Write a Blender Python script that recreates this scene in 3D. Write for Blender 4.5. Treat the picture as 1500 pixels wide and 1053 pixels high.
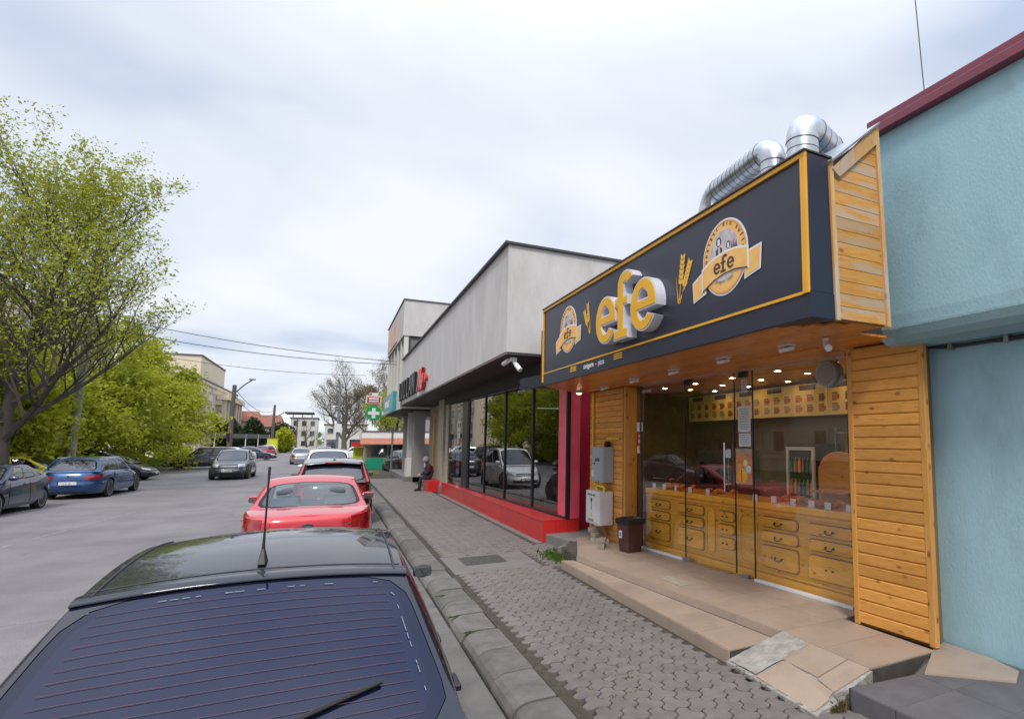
import bpy, math, random
from mathutils import Vector, Matrix, noise
from mathutils.geometry import tessellate_polygon
R = math.radians
random.seed(11)
for o in list(bpy.data.objects):
    bpy.data.objects.remove(o)
scn = bpy.context.scene
COL = scn.collection

# ------------------------------------------------------------------ camera, sky, sun
cam = bpy.data.cameras.new('camera'); camo = bpy.data.objects.new('camera', cam); COL.objects.link(camo)
camo.location = (0, 0, 2.1); camo.rotation_euler = (R(90 + 5.58), 0, R(-28.88))
cam.sensor_width = 36; cam.lens = 839 / 1500 * 36; cam.shift_x = -0.1333; cam.shift_y = 0.0243
cam.clip_start = .05; cam.clip_end = 3000
scn.camera = camo
SUN_EL, SUN_AZ = 48, 205      # azimuth clockwise from +Y
w = bpy.data.worlds.new('World'); scn.world = w; w.use_nodes = True
nt = w.node_tree; nt.nodes.clear()
def N(nt, t, **k):
    n = nt.nodes.new(t)
    for a, b in k.items():
        if a.startswith('i_'):
            key = a[2:]
            key = int(key) if key.isdigit() else key.replace('_', ' ')
            n.inputs[key].default_value = b
        else: setattr(n, a, b)
    return n
out = N(nt, 'ShaderNodeOutputWorld'); bg = N(nt, 'ShaderNodeBackground'); bg.inputs[1].default_value = 1.0
sky = N(nt, 'ShaderNodeTexSky', sky_type='NISHITA', sun_disc=False, sun_elevation=R(SUN_EL), sun_rotation=R(SUN_AZ))
skm = N(nt, 'ShaderNodeVectorMath', operation='SCALE'); skm.inputs['Scale'].default_value = 0.10
nt.links.new(sky.outputs[0], skm.inputs[0])
tc = N(nt, 'ShaderNodeTexCoord'); sep = N(nt, 'ShaderNodeSeparateXYZ'); nt.links.new(tc.outputs['Generated'], sep.inputs[0])
mz = N(nt, 'ShaderNodeMath', operation='MAXIMUM', i_1=0.0); nt.links.new(sep.outputs['Z'], mz.inputs[0])
az = N(nt, 'ShaderNodeMath', operation='ADD', i_1=0.16); nt.links.new(mz.outputs[0], az.inputs[0])
dx = N(nt, 'ShaderNodeMath', operation='DIVIDE'); nt.links.new(sep.outputs['X'], dx.inputs[0]); nt.links.new(az.outputs[0], dx.inputs[1])
dy = N(nt, 'ShaderNodeMath', operation='DIVIDE'); nt.links.new(sep.outputs['Y'], dy.inputs[0]); nt.links.new(az.outputs[0], dy.inputs[1])
cmb = N(nt, 'ShaderNodeCombineXYZ'); nt.links.new(dx.outputs[0], cmb.inputs[0]); nt.links.new(dy.outputs[0], cmb.inputs[1])
n1 = N(nt, 'ShaderNodeTexNoise', i_Scale=0.7, i_Detail=5.0, i_Roughness=0.45, i_Distortion=0.2); nt.links.new(cmb.outputs[0], n1.inputs['Vector'])
cr = N(nt, 'ShaderNodeValToRGB'); nt.links.new(n1.outputs[0], cr.inputs[0])
e = cr.color_ramp.elements; e[0].position = .39; e[0].color = (.50, .585, .75, 1); e[1].position = .58; e[1].color = (.88, .90, .945, 1)
m_ = e.new(.47); m_.color = (.73, .775, .87, 1)
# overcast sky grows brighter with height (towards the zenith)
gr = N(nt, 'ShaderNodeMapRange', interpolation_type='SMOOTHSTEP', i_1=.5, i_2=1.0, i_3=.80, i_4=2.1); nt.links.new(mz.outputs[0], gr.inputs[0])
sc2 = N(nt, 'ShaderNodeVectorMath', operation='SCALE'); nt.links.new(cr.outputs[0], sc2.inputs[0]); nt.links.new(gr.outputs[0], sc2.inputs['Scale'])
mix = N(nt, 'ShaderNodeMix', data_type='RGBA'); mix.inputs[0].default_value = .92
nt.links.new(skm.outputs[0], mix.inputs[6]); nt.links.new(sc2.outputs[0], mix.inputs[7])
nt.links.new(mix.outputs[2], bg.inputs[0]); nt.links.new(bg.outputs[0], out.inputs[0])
sl = bpy.data.lights.new('sun', 'SUN'); sl.energy = 1.5; sl.angle = R(10); sl.color = (1, .955, .89)
slo = bpy.data.objects.new('sun', sl); COL.objects.link(slo); slo.location = (0, 0, 40)
sd = Vector((math.sin(R(SUN_AZ)) * math.cos(R(SUN_EL)), math.cos(R(SUN_AZ)) * math.cos(R(SUN_EL)), math.sin(R(SUN_EL))))
slo.rotation_euler = sd.to_track_quat('Z', 'Y').to_euler()
vs = scn.view_settings; vs.view_transform = 'Standard'; vs.look = 'None'; vs.exposure = 0.5; vs.gamma = 1; vs.use_curve_mapping = False

# ------------------------------------------------------------------ materials
def _c(c): return (c[0], c[1], c[2], 1)
def mat(name, c1, c2=None, scale=4, rough=.6, metal=0, bump=0, bscale=30, vary=0, detail=6, stretch=(1, 1, 1), coat=0, spec=.5, contrast=.18, emit=0, dirt=None, dscale=1.2, damt=.5, bdist=.01, world=False):
    m = bpy.data.materials.new(name); m.use_nodes = True; t = m.node_tree; L = t.links
    p = t.nodes['Principled BSDF']
    p.inputs['Roughness'].default_value = rough; p.inputs['Metallic'].default_value = metal
    p.inputs['Coat Weight'].default_value = coat; p.inputs['Coat Roughness'].default_value = .04
    p.inputs['Specular IOR Level'].default_value = spec
    c2 = c2 or tuple(x * .86 for x in c1)
    tcn = N(t, 'ShaderNodeTexCoord'); mp = N(t, 'ShaderNodeMapping'); mp.inputs['Scale'].default_value = stretch
    if world:
        g = N(t, 'ShaderNodeNewGeometry'); L.new(g.outputs['Position'], mp.inputs[0])
    else:
        oi0 = N(t, 'ShaderNodeObjectInfo'); ad = N(t, 'ShaderNodeVectorMath', operation='ADD')
        sc_ = N(t, 'ShaderNodeMath', operation='MULTIPLY', i_1=57.0); L.new(oi0.outputs['Random'], sc_.inputs[0])
        L.new(tcn.outputs['Object'], ad.inputs[0]); L.new(sc_.outputs[0], ad.inputs[1]); L.new(ad.outputs[0], mp.inputs[0])
    nz = N(t, 'ShaderNodeTexNoise', i_Scale=scale, i_Detail=detail, i_Roughness=.6); L.new(mp.outputs[0], nz.inputs[0])
    rp = N(t, 'ShaderNodeValToRGB'); L.new(nz.outputs[0], rp.inputs[0])
    rp.color_ramp.elements[0].position = .5 - contrast; rp.color_ramp.elements[1].position = .5 + contrast
    rp.color_ramp.elements[0].color = _c(c2); rp.color_ramp.elements[1].color = _c(c1)
    col = rp.outputs[0]
    if dirt:
        n2 = N(t, 'ShaderNodeTexNoise', i_Scale=dscale, i_Detail=8.0, i_Roughness=.7); L.new(mp.outputs[0], n2.inputs[0])
        r2 = N(t, 'ShaderNodeMapRange', i_1=.5, i_2=.72, i_3=0.0, i_4=damt); L.new(n2.outputs[0], r2.inputs[0])
        mx = N(t, 'ShaderNodeMix', data_type='RGBA'); L.new(r2.outputs[0], mx.inputs[0]); L.new(col, mx.inputs[6]); mx.inputs[7].default_value = _c(dirt)
        col = mx.outputs[2]
    if vary:
        oi = N(t, 'ShaderNodeObjectInfo'); hs = N(t, 'ShaderNodeHueSaturation')
        mr = N(t, 'ShaderNodeMapRange', i_1=0.0, i_2=1.0, i_3=1 - vary, i_4=1 + vary); L.new(oi.outputs['Random'], mr.inputs[0])
        L.new(mr.outputs[0], hs.inputs['Value']); L.new(col, hs.inputs['Color']); col = hs.outputs[0]
    L.new(col, p.inputs['Base Color'])
    if bump:
        nb = N(t, 'ShaderNodeTexNoise', i_Scale=bscale, i_Detail=4.0); L.new(mp.outputs[0], nb.inputs[0])
        bp = N(t, 'ShaderNodeBump', i_Strength=bump, i_Distance=bdist); L.new(nb.outputs[0], bp.inputs['Height']); L.new(bp.outputs[0], p.inputs['Normal'])
    if emit:
        p.inputs['Emission Color'].default_value = _c(c1); p.inputs['Emission Strength'].default_value = emit
    m['col'] = 1
    return m
def glassmat(name, tint, ior=1.6, rough=0.0, opaque=0.0, dark=(.01, .012, .015), wavy=0, gcol=(1, 1, 1)):
    m = bpy.data.materials.new(name); m.use_nodes = True; t = m.node_tree; t.nodes.clear(); L = t.links
    o = N(t, 'ShaderNodeOutputMaterial'); fr = N(t, 'ShaderNodeFresnel'); gg = N(t, 'ShaderNodeNewGeometry'); im = N(t, 'ShaderNodeMix', data_type='FLOAT', i_2=ior, i_3=1 / ior); L.new(gg.outputs['Backfacing'], im.inputs[0]); L.new(im.outputs[0], fr.inputs['IOR'])
    tr = N(t, 'ShaderNodeBsdfTransparent'); tr.inputs[0].default_value = _c(tint)
    df = N(t, 'ShaderNodeBsdfDiffuse'); df.inputs[0].default_value = _c(dark)
    m1 = N(t, 'ShaderNodeMixShader', i_0=opaque); L.new(tr.outputs[0], m1.inputs[1]); L.new(df.outputs[0], m1.inputs[2])
    gl = N(t, 'ShaderNodeBsdfGlossy'); gl.inputs['Roughness'].default_value = rough; gl.inputs[0].default_value = _c(gcol)
    if wavy:
        tcn = N(t, 'ShaderNodeTexCoord'); nb = N(t, 'ShaderNodeTexNoise', i_Scale=1.1, i_Detail=1.0); L.new(tcn.outputs['Object'], nb.inputs[0])
        bp = N(t, 'ShaderNodeBump', i_Strength=wavy, i_Distance=.02); L.new(nb.outputs[0], bp.inputs['Height']); L.new(bp.outputs[0], gl.inputs['Normal'])
    m2 = N(t, 'ShaderNodeMixShader'); L.new(fr.outputs[0], m2.inputs[0]); L.new(m1.outputs[0], m2.inputs[1]); L.new(gl.outputs[0], m2.inputs[2])
    L.new(m2.outputs[0], o.inputs[0]); return m
def woodmat(name, c1, c2, knot, axis='Y', grain=9, rough=.42, vary=.12, worn=None, coat=.15):
    m = bpy.data.materials.new(name); m.use_nodes = True; t = m.node_tree; L = t.links; p = t.nodes['Principled BSDF']
    p.inputs['Roughness'].default_value = rough; p.inputs['Coat Weight'].default_value = coat; p.inputs['Coat Roughness'].default_value = .25
    g = N(t, 'ShaderNodeNewGeometry'); oi = N(t, 'ShaderNodeObjectInfo'); mu = N(t, 'ShaderNodeMath', operation='MULTIPLY', i_1=41.0); L.new(oi.outputs['Random'], mu.inputs[0])
    ad = N(t, 'ShaderNodeVectorMath', operation='ADD'); L.new(g.outputs['Position'], ad.inputs[0]); L.new(mu.outputs[0], ad.inputs[1])
    st = {'X': (.12, 1, 1), 'Y': (1, .12, 1), 'Z': (1, 1, .12)}[axis]
    mp = N(t, 'ShaderNodeMapping'); mp.inputs['Scale'].default_value = st; L.new(ad.outputs[0], mp.inputs[0])
    nz = N(t, 'ShaderNodeTexNoise', i_Scale=grain * 4.0, i_Detail=8.0, i_Roughness=.65, i_Distortion=.8); L.new(mp.outputs[0], nz.inputs[0])
    rp = N(t, 'ShaderNodeValToRGB'); L.new(nz.outputs[0], rp.inputs[0]); rp.color_ramp.elements[0].position = .33; rp.color_ramp.elements[1].position = .66
    rp.color_ramp.elements[0].color = _c(c2); rp.color_ramp.elements[1].color = _c(c1)
    st2 = {'X': (.55, 1, 1), 'Y': (1, .55, 1), 'Z': (1, 1, .55)}[axis]
    mp2 = N(t, 'ShaderNodeMapping'); mp2.inputs['Scale'].default_value = st2; L.new(ad.outputs[0], mp2.inputs[0])
    vo = N(t, 'ShaderNodeTexVoronoi', i_Scale=7.5, i_Randomness=1.0); L.new(mp2.outputs[0], vo.inputs[0])
    kr = N(t, 'ShaderNodeMapRange', i_1=.05, i_2=.17, i_3=.85, i_4=0.0); L.new(vo.outputs['Distance'], kr.inputs[0])
    mx = N(t, 'ShaderNodeMix', data_type='RGBA'); L.new(kr.outputs[0], mx.inputs[0]); L.new(rp.outputs[0], mx.inputs[6]); mx.inputs[7].default_value = _c(knot)
    col = mx.outputs[2]
    if worn:
        n3 = N(t, 'ShaderNodeTexNoise', i_Scale=4.5, i_Detail=6.0, i_Roughness=.7); L.new(mp.outputs[0], n3.inputs[0])
        r3 = N(t, 'ShaderNodeMapRange', i_1=.50, i_2=.58, i_3=0.0, i_4=.85); L.new(n3.outputs[0], r3.inputs[0])
        m3 = N(t, 'ShaderNodeMix', data_type='RGBA'); L.new(r3.outputs[0], m3.inputs[0]); L.new(col, m3.inputs[6]); m3.inputs[7].default_value = _c(worn); col = m3.outputs[2]
    hs = N(t, 'ShaderNodeHueSaturation'); mr = N(t, 'ShaderNodeMapRange', i_1=0.0, i_2=1.0, i_3=1 - vary, i_4=1 + vary)
    L.new(oi.outputs['Random'], mr.inputs[0]); L.new(mr.outputs[0], hs.inputs['Value']); L.new(col, hs.inputs['Color']); L.new(hs.outputs[0], p.inputs['Base Color'])
    bp = N(t, 'ShaderNodeBump', i_Strength=.25, i_Distance=.004); L.new(nz.outputs[0], bp.inputs['Height']); L.new(bp.outputs[0], p.inputs['Normal'])
    return m
def paint(name, c, metal=.35, rough=.32, dust=None, damt=.35):
    return mat(name, c, tuple(x * .93 for x in c), scale=3, rough=rough, metal=metal, coat=1.0, dirt=dust, dscale=2.2, damt=damt)

M = {}
# asphalt with patches, cracks and lighter wheel tracks
def asphalt():
    m = bpy.data.materials.new('asphalt'); m.use_nodes = True; t = m.node_tree; L = t.links; p = t.nodes['Principled BSDF']
    g = N(t, 'ShaderNodeNewGeometry')
    fine = N(t, 'ShaderNodeTexNoise', i_Scale=55.0, i_Detail=5.0, i_Roughness=.75); L.new(g.outputs['Position'], fine.inputs[0])
    big = N(t, 'ShaderNodeTexNoise', i_Scale=.45, i_Detail=7.0, i_Roughness=.6); L.new(g.outputs['Position'], big.inputs[0])
    mp = N(t, 'ShaderNodeMapping'); mp.inputs['Scale'].default_value = (1.2, .06, 1); L.new(g.outputs['Position'], mp.inputs[0])
    st = N(t, 'ShaderNodeTexNoise', i_Scale=1.6, i_Detail=4.0); L.new(mp.outputs[0], st.inputs[0])
    r1 = N(t, 'ShaderNodeValToRGB'); L.new(big.outputs[0], r1.inputs[0]); e = r1.color_ramp.elements
    e[0].position = .32; e[0].color = (.140, .131, .134, 1); e[1].position = .66; e[1].color = (.215, .201, .203, 1)
    m1 = N(t, 'ShaderNodeMix', data_type='RGBA', blend_type='MULTIPLY'); m1.inputs[0].default_value = .8
    r2 = N(t, 'ShaderNodeMapRange', i_1=.3, i_2=.7, i_3=.60, i_4=1.36); L.new(fine.outputs[0], r2.inputs[0])
    L.new(r1.outputs[0], m1.inputs[6]); L.new(r2.outputs[0], m1.inputs[7])
    m2 = N(t, 'ShaderNodeMix', data_type='RGBA', blend_type='MULTIPLY'); m2.inputs[0].default_value = .7
    r3 = N(t, 'ShaderNodeMapRange', i_1=.35, i_2=.65, i_3=.94, i_4=1.04); L.new(st.outputs[0], r3.inputs[0])
    L.new(m1.outputs[2], m2.inputs[6]); L.new(r3.outputs[0], m2.inputs[7])
    oil = N(t, 'ShaderNodeTexNoise', i_Scale=.9, i_Detail=6.0, i_Roughness=.7); L.new(g.outputs['Position'], oil.inputs[0])
    ro = N(t, 'ShaderNodeMapRange', i_1=.60, i_2=.72, i_3=1.0, i_4=.74); L.new(oil.outputs[0], ro.inputs[0])
    cell = N(t, 'ShaderNodeTexVoronoi', i_Scale=.22, i_Randomness=1.0); L.new(g.outputs['Position'], cell.inputs[0])
    sc_ = N(t, 'ShaderNodeSeparateColor'); L.new(cell.outputs['Color'], sc_.inputs[0]); rc_ = N(t, 'ShaderNodeMapRange', i_1=.0, i_2=1.0, i_3=.93, i_4=1.06); L.new(sc_.outputs[0], rc_.inputs[0])
    pm = N(t, 'ShaderNodeMath', operation='MULTIPLY'); L.new(ro.outputs[0], pm.inputs[0]); L.new(rc_.outputs[0], pm.inputs[1])
    mo_ = N(t, 'ShaderNodeMix', data_type='RGBA', blend_type='MULTIPLY'); mo_.inputs[0].default_value = 1.0; L.new(m2.outputs[2], mo_.inputs[6]); L.new(pm.outputs[0], mo_.inputs[7]); m2 = mo_
    vo = N(t, 'ShaderNodeTexVoronoi', feature='DISTANCE_TO_EDGE', i_Scale=.16); 
    wn = N(t, 'ShaderNodeTexNoise', i_Scale=1.2, i_Detail=5.0); L.new(g.outputs['Position'], wn.inputs[0])
    va = N(t, 'ShaderNodeVectorMath', operation='ADD'); L.new(g.outputs['Position'], va.inputs[0])
    vm = N(t, 'ShaderNodeVectorMath', operation='SCALE'); vm.inputs['Scale'].default_value = 1.6; L.new(wn.outputs[1], vm.inputs[0]); L.new(vm.outputs[0], va.inputs[1]); L.new(va.outputs[0], vo.inputs[0])
    r4 = N(t, 'ShaderNodeMapRange', i_1=.0008, i_2=.003, i_3=.55, i_4=0.0); L.new(vo.outputs['Distance'], r4.inputs[0])
    m3 = N(t, 'ShaderNodeMix', data_type='RGBA'); L.new(r4.outputs[0], m3.inputs[0]); L.new(m2.outputs[2], m3.inputs[6]); m3.inputs[7].default_value = (.05, .047, .045, 1)
    L.new(m3.outputs[2], p.inputs['Base Color']); p.inputs['Roughness'].default_value = .82
    bp = N(t, 'ShaderNodeBump', i_Strength=.5, i_Distance=.006); L.new(fine.outputs[0], bp.inputs['Height']); L.new(bp.outputs[0], p.inputs['Normal'])
    return m
M['asphalt'] = asphalt()
M['gutter'] = mat('gutter_concrete', (.175, .165, .155), (.12, .114, .108), scale=2.5, rough=.9, bump=.4, bscale=60, dirt=(.09, .085, .07), dscale=1.4, damt=.7, world=True)
M['kerb'] = mat('kerb_concrete', (.175, .162, .152), (.115, .107, .10), scale=6, rough=.9, bump=.5, bscale=70, vary=.12, dirt=(.08, .082, .06), dscale=2.5, damt=.75)
M['paver'] = mat('paver_concrete', (.20, .178, .168), (.145, .13, .122), scale=9, rough=.9, bump=.5, bscale=90, vary=.07, dirt=(.095, .085, .075), dscale=.8, damt=.6, world=True, detail=9)
M['joint'] = mat('joint_sand', (.085, .07, .055), (.04, .035, .028), scale=12, rough=1, bump=.4, bscale=60, dirt=(.06, .07, .03), dscale=1.6, damt=.4, world=True)
M['patch'] = mat('patch_concrete', (.22, .205, .195), (.16, .148, .14), scale=4, rough=.92, bump=.4, bscale=50, dirt=(.11, .10, .095), dscale=2, damt=.5)
M['castiron'] = mat('cast_iron', (.13, .125, .12), (.08, .078, .075), scale=30, rough=.7, metal=.3, bump=.8, bscale=60)
M['tile'] = mat('beige_tile', (.41, .315, .25), (.36, .275, .215), scale=3, rough=.42, vary=.05, dirt=(.27, .22, .18), dscale=2.2, damt=.75, spec=.5)
M['tile_gray'] = mat('grey_tile', (.13, .125, .135), (.095, .092, .10), scale=4, rough=.6, vary=.08, dirt=(.18, .165, .155), dscale=1.5, damt=.6, bump=.2, bscale=30)
M['mortar'] = mat('mortar', (.42, .40, .37), (.25, .235, .21), scale=9, rough=.95, bump=.9, bscale=25, bdist=.02)
M['kerbjoint'] = mat('kerb_joint', (.035, .032, .026), (.02, .019, .016), scale=12, rough=1)
M['grout'] = mat('grout', (.085, .072, .062), (.05, .042, .036), scale=9, rough=.95, bump=.3)
M['blue'] = mat('blue_stucco', (.36, .55, .61), (.31, .50, .57), scale=1.3, rough=.92, bump=.42, bscale=60, dirt=(.27, .42, .465), dscale=2.0, damt=.85, bdist=.008, stretch=(1, 1, .5), world=True)
M['burg'] = mat('burgundy_metal', (.20, .022, .055), (.16, .018, .045), scale=3, rough=.4, coat=.3)
M['bandgrey'] = mat('grey_green_band', (.27, .41, .43), (.23, .36, .38), scale=2, rough=.85, bump=.5, bscale=30)
M['conc'] = mat('grey_plaster', (.56, .54, .525), (.50, .482, .47), scale=2.2, rough=.9, bump=.35, bscale=40, dirt=(.43, .41, .39), dscale=1.5, damt=.8, contrast=.12, stretch=(1, 1, .35), world=True)
M['trim'] = mat('dark_trim', (.05, .045, .045), rough=.5)
M['browntrim'] = mat('brown_trim', (.15, .115, .10), rough=.6)
M['fandisc'] = mat('fan_cover', (.33, .285, .26), (.28, .24, .22), scale=4, rough=.5)
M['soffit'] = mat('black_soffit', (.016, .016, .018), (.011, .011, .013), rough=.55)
M['red'] = mat('red_panel', (.62, .018, .018), (.54, .014, .015), scale=2, rough=.38, vary=.05, dirt=(.30, .04, .03), dscale=3, damt=.65, coat=.2)
M['redplaster'] = mat('red_plaster', (.66, .035, .085), (.56, .03, .07), scale=2, rough=.5, bump=.2, bscale=30)
M['crimson'] = mat('faded_lit_crimson', (.85, .13, .20), (.78, .07, .12), scale=1.5, rough=.45, coat=.2)  # faded red, its colour paled further to stand in for light on the pillar
M['black'] = mat('black_metal', (.012, .012, .014), rough=.35)
M['rubber'] = mat('rubber', (.018, .018, .018), (.028, .027, .026), rough=.8, scale=10)
M['plastic'] = mat('black_plastic', (.022, .022, .024), rough=.5)
M['slate'] = mat('slate_blue_panel', (.021, .023, .044), (.018, .020, .038), scale=1.5, rough=.36, coat=.1, world=True)
M['gold'] = mat('amber_paint', (.82, .40, .012), (.74, .35, .01), scale=4, rough=.4, coat=.3)
M['letter'] = mat('letter_yellow', (.86, .44, .004), rough=.35, coat=.4)
M['white'] = mat('white_paint', (.78, .78, .78), (.70, .70, .71), scale=2, rough=.45)
M['offwhite'] = mat('white_letter_side', (.66, .67, .74), rough=.4, coat=.3)
M['cream'] = mat('cream_print', (.88, .52, .16), (.80, .43, .11), scale=8, rough=.45)
M['orangeprint'] = mat('orange_print', (.75, .32, .06), rough=.45)
M['brown'] = mat('brown_print', (.07, .035, .03), rough=.5)
M['lilac'] = mat('sepia_scene_print', (.66, .60, .62), (.40, .35, .37), scale=14, rough=.5)
M['wood'] = woodmat('pine_plank', (.72, .35, .078), (.55, .235, .042), (.20, .06, .015), 'Y', vary=.17, rough=.5, coat=.08)
M['woodx'] = woodmat('pine_plank_worn', (.62, .32, .07), (.48, .21, .04), (.16, .06, .02), 'X', worn=(.42, .34, .26), rough=.6, coat=0)
M['woodz'] = woodmat('pine_post', (.66, .33, .08), (.52, .23, .045), (.13, .035, .008), 'Z')
M['woodzworn'] = woodmat('pine_post_worn', (.60, .36, .14), (.48, .25, .08), (.14, .06, .03), 'Z', worn=(.46, .40, .34), rough=.65, coat=0)
M['soffitwood'] = woodmat('varnished_soffit', (.68, .26, .035), (.52, .165, .02), (.12, .03, .01), 'Y', coat=.35, rough=.34)
M['dresser'] = woodmat('dresser_pine', (.82, .43, .040), (.66, .31, .022), (.20, .07, .01), 'Y', coat=.35, rough=.34)
M['dresserdark'] = woodmat('dresser_groove', (.26, .12, .02), (.20, .09, .012), (.1, .04, .01), 'Y')
M['galv'] = mat('galvanised_steel', (.62, .64, .67), (.42, .45, .49), scale=5, rough=.28, metal=.9, bump=.25, bscale=6, bdist=.02)
M['seam'] = mat('duct_seam', (.10, .10, .11), rough=.5, metal=.5)
M['shopglass'] = glassmat('shop_glass', (.95, .95, .93), ior=2.0)
M['redglass'] = glassmat('dark_shop_glass', (.42, .46, .47), ior=2.3, wavy=.05)
M['winglass'] = glassmat('window_glass', (.3, .33, .36), ior=2.2, opaque=.7, dark=(.06, .075, .085))
M['carglass'] = glassmat('car_glass', (.72, .84, .86), ior=1.9)
M['carglassdark'] = glassmat('tinted_car_glass', (.10, .11, .15), ior=1.9, opaque=.75, dark=(.012, .013, .03))
M['rearglass'] = glassmat('film_tinted_glass', (.06, .06, .10), ior=1.7, opaque=.85, dark=(.007, .008, .022), gcol=(.50, .52, .72), rough=.02)
M['rearfrit'] = glassmat('tinted_glass_edge', (.05, .05, .08), ior=1.7, opaque=1.0, dark=(.006, .007, .016), gcol=(.45, .47, .62), rough=.02)
M['frit'] = mat('black_glass_border', (.006, .006, .012), rough=.12, spec=.15)
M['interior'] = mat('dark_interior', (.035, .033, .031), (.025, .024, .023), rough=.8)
M['seat'] = mat('seat_fabric', (.10, .115, .13), (.075, .085, .095), rough=.9)
M['chrome'] = mat('chrome', (.75, .75, .76), rough=.15, metal=1)
M['rim'] = mat('alloy_rim', (.46, .46, .47), (.38, .38, .39), rough=.4, metal=.25)
M['lampred'] = mat('tail_lamp', (.30, .005, .008), (.22, .004, .006), rough=.15, coat=1, scale=20)
M['lampclear'] = mat('head_lamp', (.62, .66, .70), (.40, .43, .46), rough=.1, coat=1, scale=20, metal=.3)
M['plate'] = mat('number_plate', (.72, .72, .72), (.60, .60, .62), rough=.5, scale=40)
M['ground'] = mat('verge_soil', (.09, .10, .04), (.06, .06, .035), scale=3, rough=1, bump=.5)
M['bark'] = mat('bark', (.085, .07, .06), (.05, .042, .038), scale=9, rough=.95, bump=.6, stretch=(1, 1, .3))
M['barkpale'] = mat('bark_pale', (.15, .125, .10), (.10, .082, .066), scale=9, rough=.95)
M['polecon'] = mat('pole_concrete', (.30, .285, .27), (.22, .205, .19), scale=6, rough=.9, stretch=(1, 1, .3))
M['polewood'] = mat('pole_wood', (.13, .105, .09), (.09, .075, .065), scale=9, rough=.9, stretch=(1, 1, .2))
M['poleblue'] = mat('grey_blue_pole', (.20, .22, .26), rough=.5, metal=.4)
M['apart'] = mat('beige_render', (.74, .64, .48), (.66, .57, .425), scale=.5, rough=.9, dirt=(.58, .49, .37), dscale=.25, damt=.5, world=True)
M['apart2'] = mat('pinkish_render', (.68, .59, .48), (.60, .52, .42), scale=.8, rough=.9, world=True)
M['apartdark'] = mat('dark_cornice', (.12, .11, .10), rough=.8)
M['stone'] = mat('brown_stone_cladding', (.42, .36, .28), (.29, .245, .19), scale=12, rough=.9, bump=.6, bscale=20)
M['teal'] = mat('teal_panel', (.01, .30, .33), rough=.3, coat=.3)
M['green'] = mat('green_panel', (.0, .33, .085), rough=.35, coat=.2)
M['greenbox'] = mat('green_box', (.0, .27, .16), rough=.5)
M['tealink'] = mat('teal_curtain', (.02, .13, .13), rough=.7)
M['yellow'] = mat('gas_pipe_yellow', (.72, .50, .02), (.62, .42, .02), scale=20, rough=.45)
M['limebox'] = mat('lime_panel', (.62, .66, .02), rough=.5)
M['awning'] = mat('brown_awning', (.40, .16, .10), (.34, .13, .085), rough=.8)
M['greybox'] = mat('grey_enamel', (.35, .39, .42), (.30, .34, .37), scale=5, rough=.45, dirt=(.26, .25, .24), dscale=3, damt=.4)
M['whitebox'] = mat('white_enamel', (.68, .69, .70), (.60, .60, .60), scale=3, rough=.4, dirt=(.42, .39, .35), dscale=2.5, damt=.45)
M['binbrown'] = mat('brown_bin_plastic', (.075, .022, .016), (.06, .018, .013), scale=4, rough=.45, dirt=(.12, .08, .07), dscale=4, damt=.4)
M['bag'] = mat('black_bag', (.015, .015, .016), rough=.3, bump=.6, bscale=25, bdist=.02)
M['brick'] = mat('old_brick', (.36, .30, .24), (.24, .19, .15), scale=14, rough=.95, bump=.8, bscale=30, vary=.25, dirt=(.3, .3, .3), dscale=9, damt=.5)
M['menu'] = mat('menu_yellow', (.80, .62, .20), (.72, .55, .16), scale=3, rough=.5)
M['food'] = mat('menu_picture', (.35, .10, .03), (.16, .05, .02), scale=25, rough=.6)
M['pastry'] = mat('baked_crust', (.55, .20, .04), (.38, .11, .02), scale=18, rough=.5, vary=.3)
M['paper'] = mat('paper', (.62, .66, .68), (.55, .58, .60), scale=5, rough=.8)
M['ink'] = mat('print_ink', (.10, .11, .12), rough=.8)
M['poster'] = mat('pizza_poster', (.62, .30, .16), (.42, .17, .08), scale=9, rough=.5)
M['wallin'] = mat('interior_wall', (.20, .15, .09), (.15, .11, .065), scale=2, rough=.8)
M['steel'] = mat('brushed_steel', (.45, .46, .47), rough=.3, metal=.9)
M['cloth'] = mat('maroon_wool_coat', (.055, .018, .03), (.04, .013, .022), scale=20, rough=.95, bump=.3)
M['trouser'] = mat('dark_trousers', (.02, .022, .03), rough=.9)
M['skin'] = mat('skin', (.55, .33, .25), rough=.5)
M['scarf'] = mat('grey_head_scarf', (.28, .27, .31), (.20, .19, .23), scale=15, rough=.9)
M['roofred'] = mat('roof_tiles', (.30, .12, .08), (.22, .09, .06), scale=4, rough=.9)
M['houseWhite'] = mat('white_render', (.62, .60, .56), (.54, .52, .48), scale=.6, rough=.9)
M['houseGrey'] = mat('grey_render', (.30, .29, .27), (.25, .24, .22), scale=.6, rough=.9)
M['lampglow'] = mat('lamp_glow', (1.0, .72, .34), rough=.4, emit=9)
M['lampglow2'] = mat('downlight_glow', (1.0, .70, .36), rough=.4, emit=42)
M['lampoff'] = mat('lamp_unlit', (.72, .66, .58), rough=.4)
def leafmat(name, c1, c2):
    m = mat(name, c1, c2, scale=.7, rough=.55, detail=3, contrast=.2, world=True)
    t = m.node_tree; p = t.nodes['Principled BSDF']; o = [n for n in t.nodes if n.type == 'OUTPUT_MATERIAL'][0]
    tl = N(t, 'ShaderNodeBsdfTranslucent'); mx = N(t, 'ShaderNodeMixShader', i_0=.42)
    src = p.inputs['Base Color'].links[0].from_socket; t.links.new(src, tl.inputs[0])
    t.links.new(p.outputs[0], mx.inputs[1]); t.links.new(tl.outputs[0], mx.inputs[2]); t.links.new(mx.outputs[0], o.inputs[0]); return m
M['leafbud'] = leafmat('young_leaf', (.42, .45, .03), (.24, .28, .018))
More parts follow.
